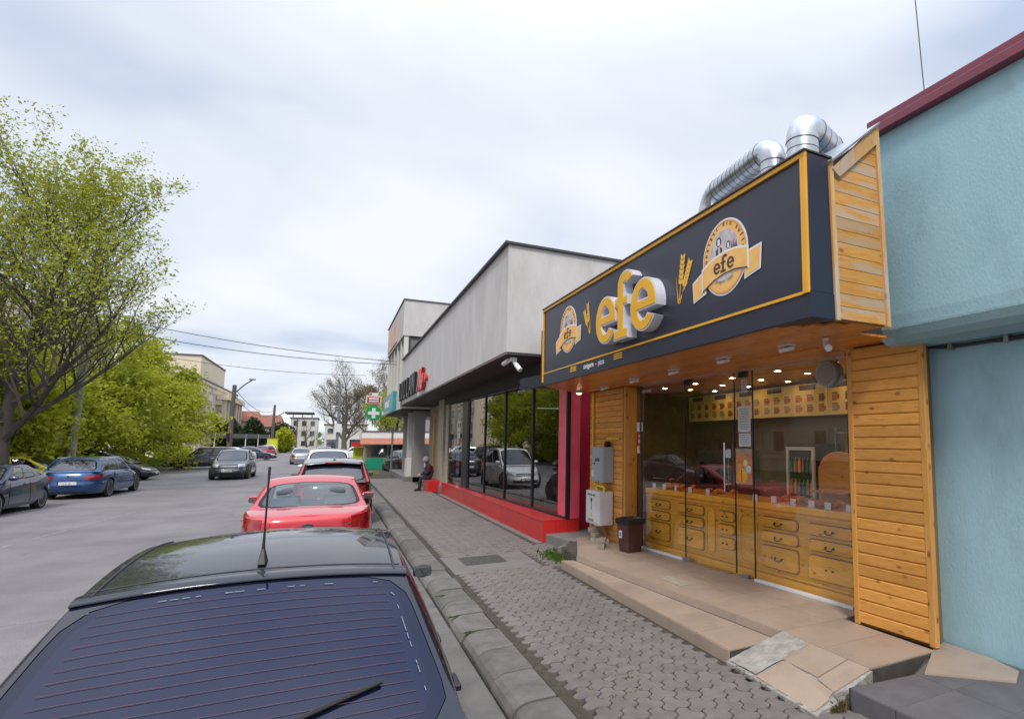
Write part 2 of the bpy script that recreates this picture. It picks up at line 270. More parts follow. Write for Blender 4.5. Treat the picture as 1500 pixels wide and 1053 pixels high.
M['leafgreen'] = leafmat('willow_leaf', (.47, .49, .02), (.26, .30, .014))
M['leafdark'] = leafmat('dark_leaf', (.20, .24, .02), (.10, .13, .014))
M['leafconifer'] = leafmat('conifer_leaf', (.045, .075, .025), (.025, .045, .016))
M['leafbrown'] = leafmat('dry_bud', (.20, .15, .06), (.13, .10, .04))
M['grass'] = leafmat('grass_blade', (.11, .19, .02), (.07, .12, .015))

# ------------------------------------------------------------------ mesh helpers
ORG = {}
def setp(o, label=None, cat=None, group=None, kind=None):
    if label: o['label'] = label
    if cat: o['category'] = cat
    if group: o['group'] = group
    if kind: o['kind'] = kind
    return o
def thing(name, label, cat, loc=(0, 0, 0), group=None):
    o = bpy.data.objects.new(name, None); COL.objects.link(o); o.location = loc; o.empty_display_size = .2
    ORG[o.name] = Vector(loc); return setp(o, label, cat, group)
class MB:
    def __init__(s, mx=None): s.v = []; s.f = []; s.mi = []; s.mx = mx; s.cur = 0
    def add(s, vs, fs):
        n = len(s.v)
        s.v += [tuple(s.mx @ Vector(v)) if s.mx else tuple(v) for v in vs]
        s.f += [tuple(i + n for i in f) for f in fs]; s.mi += [s.cur] * len(fs); return s
    def box(s, x0, x1, y0, y1, z0, z1):
        x0, x1 = min(x0, x1), max(x0, x1); y0, y1 = min(y0, y1), max(y0, y1); z0, z1 = min(z0, z1), max(z0, z1)
        return s.add([(x0, y0, z0), (x1, y0, z0), (x1, y1, z0), (x0, y1, z0), (x0, y0, z1), (x1, y0, z1), (x1, y1, z1), (x0, y1, z1)],
              [(0, 3, 2, 1), (4, 5, 6, 7), (0, 1, 5, 4), (1, 2, 6, 5), (2, 3, 7, 6), (3, 0, 4, 7)])
    def poly(s, loops, fn, w0, w1):
        """prism of a 2D polygon with holes; fn(u,v,w) -> xyz"""
        tris = tessellate_polygon([[Vector((u, v, 0)) for u, v in lp] for lp in loops])
        flat = [p for lp in loops for p in lp]; n = len(flat)
        area = sum(loops[0][i][0] * loops[0][(i + 1) % len(loops[0])][1] - loops[0][(i + 1) % len(loops[0])][0] * loops[0][i][1] for i in range(len(loops[0])))
        vs = [fn(u, v, w0) for u, v in flat] + [fn(u, v, w1) for u, v in flat]
        fs = [tuple(t) for t in tris] + [tuple(i + n for i in t[::-1]) for t in tris]
        b = 0
        for lp in loops:
            m = len(lp)
            for i in range(m): fs.append((b + i, b + (i + 1) % m, n + b + (i + 1) % m, n + b + i))
            b += m
        return s.add(vs, fs)
    def tube(s, pts, r, n=8, cap=True):
        pts = [Vector(p) for p in pts]; rs = r if isinstance(r, (list, tuple)) else [r] * len(pts)
        vs = []; fs = []; up = None
        for i, p in enumerate(pts):
            d = (pts[min(i + 1, len(pts) - 1)] - pts[max(i - 1, 0)])
            if d.length < 1e-9: d = Vector((0, 0, 1))
            d.normalize()
            if up is None: up = Vector((0, 0, 1)) if abs(d.z) < .9 else Vector((1, 0, 0))
            a = d.cross(up)
            if a.length < 1e-6: a = d.orthogonal()
            a.normalize(); b = a.cross(d); up = b
            for k in range(n):
                t = 2 * math.pi * k / n; vs.append(p + (a * math.cos(t) + b * math.sin(t)) * rs[i])
        for i in range(len(pts) - 1):
            for k in range(n): fs.append((i * n + k, i * n + (k + 1) % n, (i + 1) * n + (k + 1) % n, (i + 1) * n + k))
        if cap: fs.append(tuple(range(n))[::-1]); fs.append(tuple((len(pts) - 1) * n + k for k in range(n)))
        return s.add(vs, fs)
    def lathe(s, prof, c, axis='Z', n=24, cap=True):
        c = Vector(c); vs = []; fs = []
        for r, h in prof:
            for k in range(n):
                t = 2 * math.pi * k / n; a, b = r * math.cos(t), r * math.sin(t)
                vs.append(c + Vector({'Z': (a, b, h), 'X': (h, a, b), 'Y': (b, h, a)}[axis]))
        m = len(prof)
        for i in range(m - 1):
            for k in range(n): fs.append((i * n + k, i * n + (k + 1) % n, (i + 1) * n + (k + 1) % n, (i + 1) * n + k))
        if cap and prof[0][0] > 1e-5: fs.append(tuple(range(n))[::-1])
        if cap and prof[-1][0] > 1e-5: fs.append(tuple((m - 1) * n + k for k in range(n)))
        return s.add(vs, fs)
    def grid(s, fn, nu, nv):
        vs = [fn(i / nu, j / nv) for i in range(nu + 1) for j in range(nv + 1)]
        fs = [(i * (nv + 1) + j, (i + 1) * (nv + 1) + j, (i + 1) * (nv + 1) + j + 1, i * (nv + 1) + j + 1) for i in range(nu) for j in range(nv)]
        return s.add(vs, fs)
    def build(s, name, m, parent=None, smooth=False, bevel=0, weld=False, loc=None, normals=True, solid=0):
        me = bpy.data.meshes.new(name)
        if parent is not None: o0 = ORG[parent.name]
        elif loc is not None: o0 = Vector(loc)
        else:
            xs = [v[0] for v in s.v]; ys = [v[1] for v in s.v]; zs = [v[2] for v in s.v]
            o0 = Vector(((min(xs) + max(xs)) / 2, (min(ys) + max(ys)) / 2, min(zs)))
        me.from_pydata([Vector(v) - o0 for v in s.v], [], s.f)
        ms = m if isinstance(m, (list, tuple)) else [m]
        for q in ms: me.materials.append(M[q] if isinstance(q, str) else q)
        if len(ms) > 1: me.polygons.foreach_set('material_index', s.mi)
        if weld or normals:
            import bmesh
            bm = bmesh.new(); bm.from_mesh(me)
            if weld: bmesh.ops.remove_doubles(bm, verts=bm.verts, dist=weld if weld is not True else .0008)
            if normals: bmesh.ops.recalc_face_normals(bm, faces=bm.faces)
            bm.to_mesh(me); bm.free()
        if smooth:
            me.polygons.foreach_set('use_smooth', [True] * len(me.polygons)); me.set_sharp_from_angle(angle=R(smooth if smooth is not True else 40))
        me.update()
        o = bpy.data.objects.new(name, me); COL.objects.link(o)
        if parent is not None: o.parent = parent; ORG[o.name] = o0.copy()
        else: o.location = o0; ORG[o.name] = o0.copy()
        if bevel:
            b = o.modifiers.new('bevel', 'BEVEL'); b.width = bevel; b.segments = 2; b.limit_method = 'ANGLE'; b.angle_limit = R(35); b.harden_normals = False
        if solid:
            b = o.modifiers.new('solid', 'SOLIDIFY'); b.thickness = solid
        return o
def inst(src, parent, loc, rz=0, name=None, scale=None):
    """copy a part that shares its mesh"""
    c = src.copy(); COL.objects.link(c); c.parent = parent; c.location = loc; c.rotation_euler = (0, 0, rz)
    if scale: c.scale = scale
    return c
def copy_tree(o, parent=None):
    c = o.copy(); COL.objects.link(c); c.parent = parent
    for ch in list(o.children): copy_tree(ch, c)
    return c
def struct(o): o['kind'] = 'structure'; return o
def text_mesh(txt, size, name, m, fn, parent, bold=0, depth=.002, align='CENTER', spacing=1.0, shear=0):
    """default font text turned into a mesh; fn(u, v, w) -> xyz"""
    c = bpy.data.curves.new('t', 'FONT'); c.body = txt; c.size = size; c.align_x = align; c.extrude = depth; c.offset = bold; c.space_character = spacing; c.shear = shear; c.resolution_u = 2
    o = bpy.data.objects.new('t', c); me = bpy.data.meshes.new_from_object(o)
    vs = [fn(v.co.x, v.co.y, v.co.z) for v in me.vertices]; fs = [tuple(p.vertices) for p in me.polygons]
    bpy.data.objects.remove(o); bpy.data.curves.remove(c); bpy.data.meshes.remove(me)
    b = MB(); b.add(vs, fs); return b.build(name, m, parent)

# ------------------------------------------------------------------ ground, road, kerb, pavement
struct(MB().box(-900, 900, -500, 1400, -1, 0).build('road', 'asphalt'))
b = MB(); b.box(1.0, 1.27, -3, 45, -.05, .008); struct(b.build('gutter', 'gutter'))
b = MB(); b.box(1.62, 6.5, -4, 47, -.1, .085); pavement = struct(b.build('pavement', 'joint'))
setp(pavement, 'grey interlocking paved pavement between the kerb and the shops')
# far smooth stretch of the pavement, beyond the pavers that can be told apart
def trihex(a, inset, h):
    cells = [(0, 0), (1, 0), (0, 1)]; edges = {}
    def hc(q, r): return Vector((a * math.sqrt(3) * (q + r / 2), a * 1.5 * r))
    for q, r in cells:
        c = hc(q, r)
        cs = [c + Vector((a * math.cos(R(60 * k + 30)), a * math.sin(R(60 * k + 30)))) for k in range(6)]
        for k in range(6):
            p, p2 = cs[k], cs[(k + 1) % 6]
            kf = (round(p.x, 4), round(p.y, 4)); kt = (round(p2.x, 4), round(p2.y, 4))
            if (kt, kf) in edges: del edges[(kt, kf)]
            else: edges[(kf, kt)] = 1
    nxt = {f: t for f, t in edges}; st = next(iter(nxt)); loop = [st]
    while nxt[loop[-1]] != st: loop.append(nxt[loop[-1]])
    cen = sum((Vector(p) for p in loop), Vector((0, 0))) / len(loop)
    # soften the corners a little by chopping each
    def off(lp, d):
        res = []
        for i in range(len(lp)):
            p0, p1, p2 = Vector(lp[i - 1]), Vector(lp[i]), Vector(lp[(i + 1) % len(lp)])
            n1_ = Vector(((p1 - p0).y, -(p1 - p0).x)).normalized(); n2_ = Vector(((p2 - p1).y, -(p2 - p1).x)).normalized()
            res.append(p1 - (n1_ + n2_).normalized() * d / max(.5, (n1_ + n2_).length / 2))
        return res
    L0 = off(loop, inset); ch = []
    for i in range(len(L0)):
        p0, p1, p2 = L0[i - 1], L0[i], L0[(i + 1) % len(L0)]
        ch += [p1.lerp(p0, .22), p1.lerp(p2, .22)]
    L0 = ch; L1 = off([tuple(p) for p in L0], .005)
    return [(p - cen) for p in L0], [(p - cen) for p in L1], hc
PA = .066
L0, L1, hc = trihex(PA, .0042, .05)
n = len(L0)
tt = tessellate_polygon([[Vector((p.x, p.y, 0)) for p in L1]])
pv = [(p.x, p.y, -.045) for p in L0] + [(p.x, p.y, -.005) for p in L0] + [(p.x, p.y, 0) for p in L1]
pf = [(i, (i + 1) % n, n + (i + 1) % n, n + i) for i in range(n)] + [(n + i, n + (i + 1) % n, 2 * n + (i + 1) % n, 2 * n + i) for i in range(n)]
pf += [tuple(2 * n + i for i in (t if (L1[t[1]] - L1[t[0]]).cross(L1[t[2]] - L1[t[0]]) > 0 else t[::-1])) for t in tt]
pme = bpy.data.meshes.new('paver'); pme.from_pydata(pv, [], pf); pme.materials.append(M['paver']); pme.update()
spots = []
def facade_x(y):      # edge of the paved strip on the shop side
    if y < 3.2: return 3.42
    if y < 4.35: return 3.12
    if y < 8.8: return 3.24
    if y < 10.9: return 4.2
    return 3.56
for r in range(0, 330):
    for q in range(-4 - r // 2, 24 - r // 2):
        if (q - r) % 3: continue
        p = hc(q, r); x = 1.5 + p.x; y = 1.2 + p.y
        if y > 33 or x < 1.69 or x > facade_x(y) - .03: continue
        if 8.93 < y < 10.38 and x < 3.05: continue
        spots.append((math.hypot(x - .5, y - 0), x, y))
spots.sort(); rest = MB()
for k, (d, x, y) in enumerate(spots):
    z = .13 + random.uniform(-.003, .003) + .004 * noise.noise(Vector((x * .7, y * .7, 0)))
    if k < 300:
        o = bpy.data.objects.new('paver', pme); COL.objects.link(o); o.parent = pavement
        o.location = Vector((x, y, z)) - pavement.location; o.rotation_euler = (random.uniform(-.012, .012), random.uniform(-.012, .012), random.uniform(-.01, .01))
    else:
        rest.add([(v[0] + x, v[1] + y, v[2] + z) for v in pv], pf)
o = rest.build('paver', 'paver', pavement, normals=False); o['kind'] = 'stuff'
# cement patch with an iron cover let into the pavement
b = MB(); b.poly([[(1.70, 8.98), (3.02, 8.93), (3.05, 10.3), (1.70, 10.38)]], lambda u, v, w: (u, v, w), .05, .131); b.build('cement_patch', 'patch', pavement)
cov = thing('manhole_cover', 'rectangular iron cover set in the cement patch of the pavement', 'manhole cover', (2.28, 9.85, .132))
MB().box(1.95, 2.62, 9.52, 10.18, .12, .137).build('frame', 'castiron', cov)
b = MB(); b.box(1.985, 2.585, 9.555, 10.145, .125, .141)
for i in range(11):
    for j in range(11):
        b.box(2.0 + i * .053, 2.03 + i * .053, 9.57 + j * .052, 9.6 + j * .052, .141, .1445)
b.build('cover_plate', 'castiron', cov)

# kerb stones, one by one
kroot = struct(MB().box(1.26, 1.62, -3, 46, -.1, .03).build('kerb', 'kerbjoint'))
MB().box(1.645, 1.745, -2, 46, .05, .121).build('sand_strip', 'joint', pavement)
KL = .62
def kerbstone():
    prof = [(1.26, -.02), (1.275, .05), (1.30, .095), (1.34, .124), (1.39, .137), (1.632, .137), (1.64, -.02)]
    b = MB(); m = 3; vs = []; fs = []
    ys = [.014, .024, KL - .024, KL - .014]
    cx = sum(p[0] for p in prof) / len(prof)
    for j, y in enumerate(ys):
        k = .985 if j in (0, 3) else 1
        vs += [(1.64 + (p[0] - 1.64) * k, y, p[1] * (k if p[1] > .1 else 1)) for p in prof]
    q = len(prof)
    for j in range(3): fs += [(j * q + i, j * q + (i + 1) % q, (j + 1) * q + (i + 1) % q, (j + 1) * q + i) for i in range(q)]
    fs += [tuple(range(q))[::-1], tuple(3 * q + i for i in range(q))]
    return vs, fs
kv, kf = kerbstone(); kme = bpy.data.meshes.new('kerb_stone'); kme.from_pydata([(v[0] - 1.45, v[1] - KL / 2, v[2]) for v in kv], [], kf); kme.materials.append(M['kerb']); kme.update()
i = 0; y = -1.2; src = None
while y < 46:
    c = bpy.data.objects.new('kerb_stone', kme); COL.objects.link(c); c.parent = kroot; c.location = Vector((1.45 + random.uniform(-.012, .012), y + KL / 2, random.uniform(-.008, .006))) - kroot.location; c.rotation_euler = (random.uniform(-.01, .01), random.uniform(-.015, .015), random.uniform(-.012, .012))
    bv = c.modifiers.new('bevel', 'BEVEL'); bv.width = .006; bv.segments = 2
    y += KL + random.uniform(0, .006); i += 1
# weeds in the kerb joints and by the step
def tuft(name, label, cx, cy, cz, n, rx, ry, h, m='grass', cat='weeds'):
    b = MB()
    for _ in range(n):
        x, y = cx + random.gauss(0, rx / 2), cy + random.gauss(0, ry / 2); a = random.uniform(0, 6.28); hh = h * random.uniform(.4, 1); wd = .006 + .012 * random.random()
        d = Vector((math.cos(a), math.sin(a), 0)); t = Vector((random.uniform(-.5, .5), random.uniform(-.5, .5), 1)) * hh
        b.add([Vector((x, y, cz)) - d * wd, Vector((x, y, cz)) + d * wd, Vector((x, y, cz)) + t + d * wd * .3, Vector((x, y, cz)) + t - d * wd * .3], [(0, 1, 2, 3)])
    o = b.build(name, m, normals=False); return setp(o, label, cat, kind='stuff')
for (x, y) in [(1.5, 5.02), (1.36, 6.28), (1.33, 6.9), (1.32, 7.9), (1.3, 9.4)]:
    tuft('moss', 'green moss growing in a joint of the kerb', x, y, .122, 70, .09, .03, .014, cat='moss')
for k in range(14):
    tuft('moss', 'green moss in the joints between the pavers', random.uniform(1.75, 2.3), random.uniform(2.6, 4.6), .118, 30, .10, .02, .018, cat='moss')

# faint worn white line on the road
b = MB()
for k in range(26):
    if random.random() < .75:
        t0, t1 = k / 26, (k + .9) / 26; x0, x1 = -5.9 + .9 * t0, -5.9 + .9 * t1; y0, y1 = 13.5 + 9 * t0, 13.5 + 9 * t1
        b.add([(x0, y0, .004), (x0 + .07, y0, .004), (x1 + .07, y1, .004), (x1, y1, .004)], [(0, 1, 2, 3)])
M['wornline'] = mat('worn_line', (.27, .26, .26), (.21, .2, .2), scale=12, rough=.9)
struct(b.build('road_marking', 'wornline', normals=False))
struct(MB().box(1.0, 1.3, 11.9, 12.0, .0, .0125).build('road_marking', 'wornline'))

# left verge: raised kerb, soil and grass strip
struct(MB().box(-40, -11.2, -10, 86, -.1, .10).build('verge', 'ground'))
struct(MB().box(-11.2, -11.0, -10, 86, -.1, .13).build('kerb', 'kerb'))
b = MB()
for _ in range(22000):
    x = random.uniform(-17.5, -11.3); y = random.uniform(18, 85); a = random.uniform(0, 6.28); h = random.uniform(.06, .22); dx_, dy_ = math.cos(a) * .06, math.sin(a) * .06
    b.add([(x - dx_, y - dy_, .1), (x + dx_, y + dy_, .1), (x + random.uniform(-.1, .1), y + random.uniform(-.1, .1), .1 + h)], [(0, 1, 2)])
g_ = b.build('grass', 'grass', normals=False); setp(g_, 'green grass growing on the verge under the trees', 'grass', kind='stuff')

# ------------------------------------------------------------------ bakery: platform and steps
GA, GB = Vector((4.98, 4.47, 0)), Vector((4.67, 8.71, 0))          # glass front, near end to far end
GD = (GB - GA).normalized(); GN = Vector((-GD.y, GD.x, 0))          # GN points to the street
if GN.x > 0: GN = -GN
def G(s_, n_, z): p = GA + GD * s_ + GN * n_; return (p.x, p.y, z)
plat = thing('entrance_platform', 'beige tiled step and platform in front of the bakery door', 'step', (3.6, 6.4, .13))
b = MB(); b.poly([[(3.84, 3.29), (4.66, 3.29), (4.66, 4.2), (5.1, 4.2), (4.85, 10.35), (4.1, 10.35), (3.5, 9.3), (3.47, 8.6), (3.84, 4.33)]], lambda u, v, w: (u, v, w), -.05, .288)
b.build('base', 'grout', plat)
b = MB(); b.poly([[(3.25, 4.36), (3.80, 4.36), (3.44, 8.72), (3.29, 8.78)]], lambda u, v, w: (u, v, w), -.05, .203); b.build('base', 'grout', plat)
def tilequad(c, zt, th, m, par, gap=.004, zs=None):
    cx = sum(p[0] for p in c) / 4; cy = sum(p[1] for p in c) / 4; vs = []
    zz = zs or [zt] * 4
    for q, (x, y) in enumerate(c):
        d = Vector((cx - x, cy - y)).normalized() * gap * 1.4; vs.append((x + d.x, y + d.y, zz[q]))
    b = MB(); b.add([(x, y, z - th) for x, y, z in vs] + vs, [(0, 3, 2, 1), (4, 5, 6, 7), (0, 1, 5, 4), (1, 2, 6, 5), (2, 3, 7, 6), (3, 0, 4, 7)])
    return b.build('tile', m, par, bevel=.0015)
def lerp2(a, b_, t): return (a[0] + (b_[0] - a[0]) * t, a[1] + (b_[1] - a[1]) * t)
# upper field: rows of long tiles between the upper edge and the glass
def field(a0, a1, b0, b1, nu, nv, z, th=.014, m='tile', par=None, gp=.0042):
    for i in range(nu):
        for j in range(nv):
            c = []
            for (u, v) in ((i / nu, j / nv), ((i + 1) / nu, j / nv), ((i + 1) / nu, (j + 1) / nv), (i / nu, (j + 1) / nv)):
                c.append(lerp2(lerp2(a0, a1, u), lerp2(b0, b1, u), v))
            tilequad(c, z, th, m, par, gap=gp)
field((3.83, 4.33), (3.475, 8.62), (5.08, 4.33), (4.78, 8.62), 7, 2, .302, par=plat)
field((3.475, 8.62), (4.10, 10.2), (4.78, 8.62), (4.68, 10.2), 2, 2, .302, par=plat)
field((3.83, 3.30), (3.83, 4.33), (4.64, 3.30), (4.64, 4.33), 2, 1, .302, par=plat)
field((3.245, 4.36), (3.285, 8.78), (3.81, 4.36), (3.45, 8.70), 8, 1, .217, par=plat)
for i in range(8):                                                  # riser tiles of the lower step
    t0, t1 = i / 8, (i + 1) / 8
    x0, y0 = 3.245 + .04 * t0, 4.36 + 4.42 * t0 + .003; x1, y1 = 3.245 + .04 * t1, 4.36 + 4.42 * t1 - .003
    b = MB(); b.add([(x0 - .012, y0, .09), (x1 - .012, y1, .09), (x1 - .012, y1, .212), (x0 - .012, y0, .212), (x0, y0, .09), (x1, y1, .09), (x1, y1, .212), (x0, y0, .212)],
                    [(0, 1, 2, 3), (4, 7, 6, 5), (0, 3, 7, 4), (1, 5, 6, 2), (3, 2, 6, 7), (0, 4, 5, 1)]); b.build('tile', 'tile', plat)
for i in range(7):                                                  # riser of the upper step
    t0, t1 = i / 7, (i + 1) / 7
    x0, y0 = 3.825 - .355 * t0, 4.34 + 4.28 * t0 + .003; x1, y1 = 3.825 - .355 * t1, 4.34 + 4.28 * t1 - .003
    b = MB(); b.add([(x0 - .008, y0, .217), (x1 - .008, y1, .217), (x1 - .008, y1, .30), (x0 - .008, y0, .30), (x0 + .004, y0, .217), (x1 + .004, y1, .217), (x1 + .004, y1, .30), (x0 + .004, y0, .30)],
                    [(0, 1, 2, 3), (4, 7, 6, 5), (0, 3, 7, 4), (1, 5, 6, 2), (3, 2, 6, 7), (0, 4, 5, 1)]); b.build('tile', 'tile', plat)
# sloping tiled ramp at the near end, one corner patched with cement
ramp = thing('tiled_ramp', 'sloping slab of large beige tiles with a cement patched corner, broken at its edge', 'ramp', (3.5, 3.8, .13))
zr_ = lambda x: .148 + (x - 3.17) / (3.83 - 3.17) * .152
b = MB(); rp = [(3.20, 4.34), (3.14, 3.22), (3.36, 3.20), (3.40, 3.30), (3.56, 3.25), (3.83, 3.28), (3.83, 4.34)]
b.add([(x, y, 0) for x, y in rp] + [(x, y, zr_(x) - .012) for x, y in rp], [tuple(range(7))[::-1], tuple(range(7, 14))] + [(i, (i + 1) % 7, 7 + (i + 1) % 7, 7 + i) for i in range(7)]); b.build('base', 'mortar', ramp)
def rt(c, m='tile'): return tilequad(c, 0, .012, m, ramp, gap=.003, zs=[zr_(x) + .002 for x, y in c])
rt([(3.16, 3.24), (3.34, 3.26), (3.49, 3.92), (3.185, 3.93)]); rt([(3.49, 3.53), (3.83, 3.53), (3.83, 4.0), (3.50, 4.0)]); rt([(3.42, 3.30), (3.83, 3.30), (3.83, 3.52), (3.47, 3.52)])
rt([(3.34, 3.27), (3.42, 3.30), (3.50, 3.90), (3.48, 3.92)])
b = MB()
def cem(u, v):
    x = 3.20 + .63 * u; y = 3.95 + .37 * v; z = zr_(x) + .003 + .010 * noise.noise(Vector((x * 9, y * 9, 0))); return (x, y, z)
b.grid(cem, 30, 18); b.build('cement_patch', 'mortar', ramp, smooth=True)
b = MB()
for k in range(60):
    t = random.random(); x = 3.15 + .05 * t; y = 3.2 + 1.15 * t; s_ = random.uniform(.008, .022)
    b.box(x - s_ - .01, x + s_ * .5, y - s_, y + s_, .12, .12 + s_ * 1.4)
o = b.build('mortar_crumbs', 'mortar', ramp); o['kind'] = 'stuff'
# dark step of grey tiles below the blue wall
dst = thing('dark_step', 'dark grey tiled step at the foot of the blue wall', 'step', (4.2, 2.2, .13))
b = MB(); b.poly([[(3.475, .5), (5.1, .5), (5.1, 3.55), (4.62, 3.34), (4.1, 3.12), (3.475, 3.20)]], lambda u, v, w: (u, v, w), -.05, .262); b.build('base', 'grout', dst)
yy = [.5, 1.15, 1.75, 2.35, 2.78, 3.17]
for i in range(5):
    b = MB(); b.box(3.455, 3.475, yy[i] + .003, yy[i + 1] - .003, .09, .27); b.build('tile', 'tile_gray', dst, bevel=.002)
    tilequad([(3.46, yy[i]), (4.1, yy[i]), (4.1, yy[i + 1] if i < 4 else 3.1), (3.46, yy[i + 1])], .276, .014, 'tile_gray', dst, gap=.002)
    tilequad([(4.1, yy[i]), (4.95, yy[i]), (4.95, yy[i + 1] if i < 4 else 3.42), (4.1, yy[i + 1] if i < 4 else 3.1)], .276, .014, 'tile_gray', dst, gap=.002)
b = MB(); b.poly([[(4.16, 3.06), (4.62, 2.62), (4.84, 2.72), (4.93, 3.0), (4.93, 3.42), (4.70, 3.36)]], lambda u, v, w: (u, v, w), .276, .290); b.build('broken_tile', 'tile', dst)
tuft('dry_grass', 'dry straw tuft at the broken corner of the ramp', 3.37, 3.20, .13, 60, .09, .05, .06, m='leafbrown', cat='weeds')
tuft('weeds', 'bright green weeds between the grey slab and the bakery platform', 3.62, 9.45, .13, 1600, .34, .55, .07)

# ------------------------------------------------------------------ bakery building
bak = thing('bakery', 'small pine clad bakery with glass front and wooden drawers behind it', 'bakery', (4.9, 6.8, .3))
# right hand pine panel: planks one by one
def plank_x(name, xA, yA, xB, yB, z0, z1, th, m, par):              # horizontal plank from A to B, facing the street
    d = Vector((xB - xA, yB - yA, 0)); L = d.length; d.normalize(); nn = Vector((-d.y, d.x, 0))
    if nn.x > 0: nn = -nn
    prof = [(0, z0), (th * .45, z0), (th, z0 + .012), (th, z1 - .012), (th * .55, z1 - .002), (0, z1)]
    b = MB(); vs = []
    for t in (0, L):
        for (q, z) in prof: p = Vector((xA, yA, 0)) + d * t + nn * q; vs.append((p.x, p.y, z))
    b.add(vs, [(0, 1, 2, 3, 4, 5)[::-1], (6, 7, 8, 9, 10, 11)] + [(i, (i + 1) % 6, 6 + (i + 1) % 6, 6 + i) for i in range(6)])
    return b.build(name, m, par)
panel = thing('pine_wall_panel', 'wall panel of orange pine planks between the glass front and the blue wall', 'wood panel', (4.7, 3.7, .3))
b = MB(); b.add([(4.668, 4.14, .3), (4.708, 3.34, .3), (5.1, 3.5, .3), (5.1, 4.2, .3), (4.668, 4.14, 3.04), (4.708, 3.34, 3.04), (5.1, 3.5, 3.04), (5.1, 4.2, 3.04)],
              [(0, 1, 2, 3), (4, 7, 6, 5), (0, 4, 5, 1), (1, 5, 6, 2), (2, 6, 7, 3), (3, 7, 4, 0)]); b.build('backing', 'dresserdark', panel)
npl = 24; hp = 2.72 / npl
for i in range(npl):
    plank_x('plank', 4.672, 4.11, 4.706, 3.37, .315 + i * hp + .001, .315 + (i + 1) * hp - .001, .022, 'wood', panel)
for (x, y) in ((4.66, 4.14), (4.70, 3.35)):
    b = MB(); b.box(x - .02, x + .04, y - .03, y + .03, .302, 3.04); b.build('corner_post', 'woodz', panel, bevel=.004)
# left pier
pier = thing('pine_pier', 'narrow pine clad pier left of the glass front carrying the gas boxes', 'wood panel', (4.6, 9.6, .3))
MB().box(4.505, 4.9, 9.05, 10.55, .29, 3.04).build('backing', 'dresserdark', pier)
npl = 27; hp = 2.74 / npl
for i in range(npl):
    plank_x('plank', 4.507, 9.08, 4.507, 10.52, .30 + i * hp + .001, .30 + (i + 1) * hp - .001, .02, 'wood', pier)
MB().box(4.49, 4.72, 8.98, 9.045, .302, 3.04).build('corner_board', 'woodz', pier, bevel=.004)
# glass front
gf = thing('glass_shopfront', 'frameless glass shopfront with a glass door in the middle', 'shopfront', (4.85, 6.6, .3))
def gbox(s0, s1, n0, n1, z0, z1): 
    b = MB(); vs = [G(s, n, z) for z in (z0, z1) for (s, n) in ((s0, n0), (s1, n0), (s1, n1), (s0, n1))]
    b.add(vs, [(0, 3, 2, 1), (4, 5, 6, 7), (0, 1, 5, 4), (1, 2, 6, 5), (2, 3, 7, 6), (3, 0, 4, 7)]); return b
for s0, s1 in ((.02, 1.50), (1.515, 1.855), (3.005, 4.24)):
    b = MB(); b.add([G(s0, 0, .335), G(s1, 0, .335), G(s1, 0, 3.03), G(s0, 0, 3.03)], [(0, 1, 2, 3)]); b.build('glass_pane', 'shopglass', gf)
door = MB(); door.add([G(1.87, .0, .335), G(2.99, .0, .335), G(2.99, .0, 3.03), G(1.87, .0, 3.03)], [(0, 1, 2, 3)]); door = door.build('glass_door', 'shopglass', gf)
for s_ in (1.50, 1.86, 2.997):
    gbox(s_ - .001, s_ + .012, -.008, .008, .335, 3.03).build('glass_edge', 'black', gf)
h = MB(); h.mx = None; hs_ = 2.01
h.tube([G(hs_, .07, 1.40), G(hs_, .07, 2.07)], .013, 10); h.tube([G(hs_, .07, 1.5), G(hs_, 0, 1.5)], .01, 8); h.tube([G(hs_, .07, 1.97), G(hs_, 0, 1.97)], .01, 8); h.build('handle', 'chrome', door, smooth=True)
gbox(1.95, 2.05, .006, .012, 1.86, 1.98).build('lock_plate', 'paper', door)
gbox(0, 4.26, -.03, .03, 3.03, 3.07).build('head_rail', 'steel', gf, bevel=.003)
gbox(0, 1.5, -.025, .03, .302, .335).build('sill_rail', 'white', gf, bevel=.003); gbox(3.0, 4.26, -.025, .03, .302, .335).build('sill_rail', 'white', gf, bevel=.003)
gbox(2.86, 3.04, -.03, .04, .302, .36).build('floor_hinge', 'steel', gf, bevel=.005)
gbox(1.62, 1.74, -.03, .03, .302, .36).build('floor_hinge', 'steel', gf, bevel=.005); gbox(2.0, 2.75, -.05, .05, .302, .308).build('threshold', 'steel', gf)
for s_ in (1.68, 2.92): gbox(s_ - .07, s_ + .07, -.035, .035, 2.95, 3.025).build('top_clamp', 'black', gf, bevel=.004)
gbox(4.245, 4.275, -.02, .025, .302, 3.04).build('side_profile', 'trim', gf)
# stickers and notices on the glass
def gtext(txt, s_, z, size, m, par, n_=.006, bold=0):
    return text_mesh(txt, size, 'lettering', m, lambda u, v, w: G(s_ - u, n_ + w * .5, z + v), par, bold=bold, depth=.001)
def notice(label, s0, s1, z0, z1, m='paper', name='notice', cat='notice'):
    t = thing(name, label, cat, G((s0 + s1) / 2, .003, z0)); gbox(s0, s1, .002, .005, z0, z1).build('sheet', m, t); return t
def scribble(t, s0, s1, z0, z1, rows, m='ink'):
    b = MB()
    for r_ in range(rows):
        z = z1 - (r_ + .6) * (z1 - z0) / rows; s_ = s0 + .01
        while s_ < s1 - .015:
            w_ = random.uniform(.008, .03); s2 = min(s_ + w_, s1 - .01)
            vs = [G(s_, .0062, z), G(s2, .0062, z), G(s2, .0062, z + (z1 - z0) / rows * .32), G(s_, .0062, z + (z1 - z0) / rows * .32)]; b.add(vs, [(0, 1, 2, 3)]); s_ = s2 + .007
    b.build('print', m, t, normals=False)
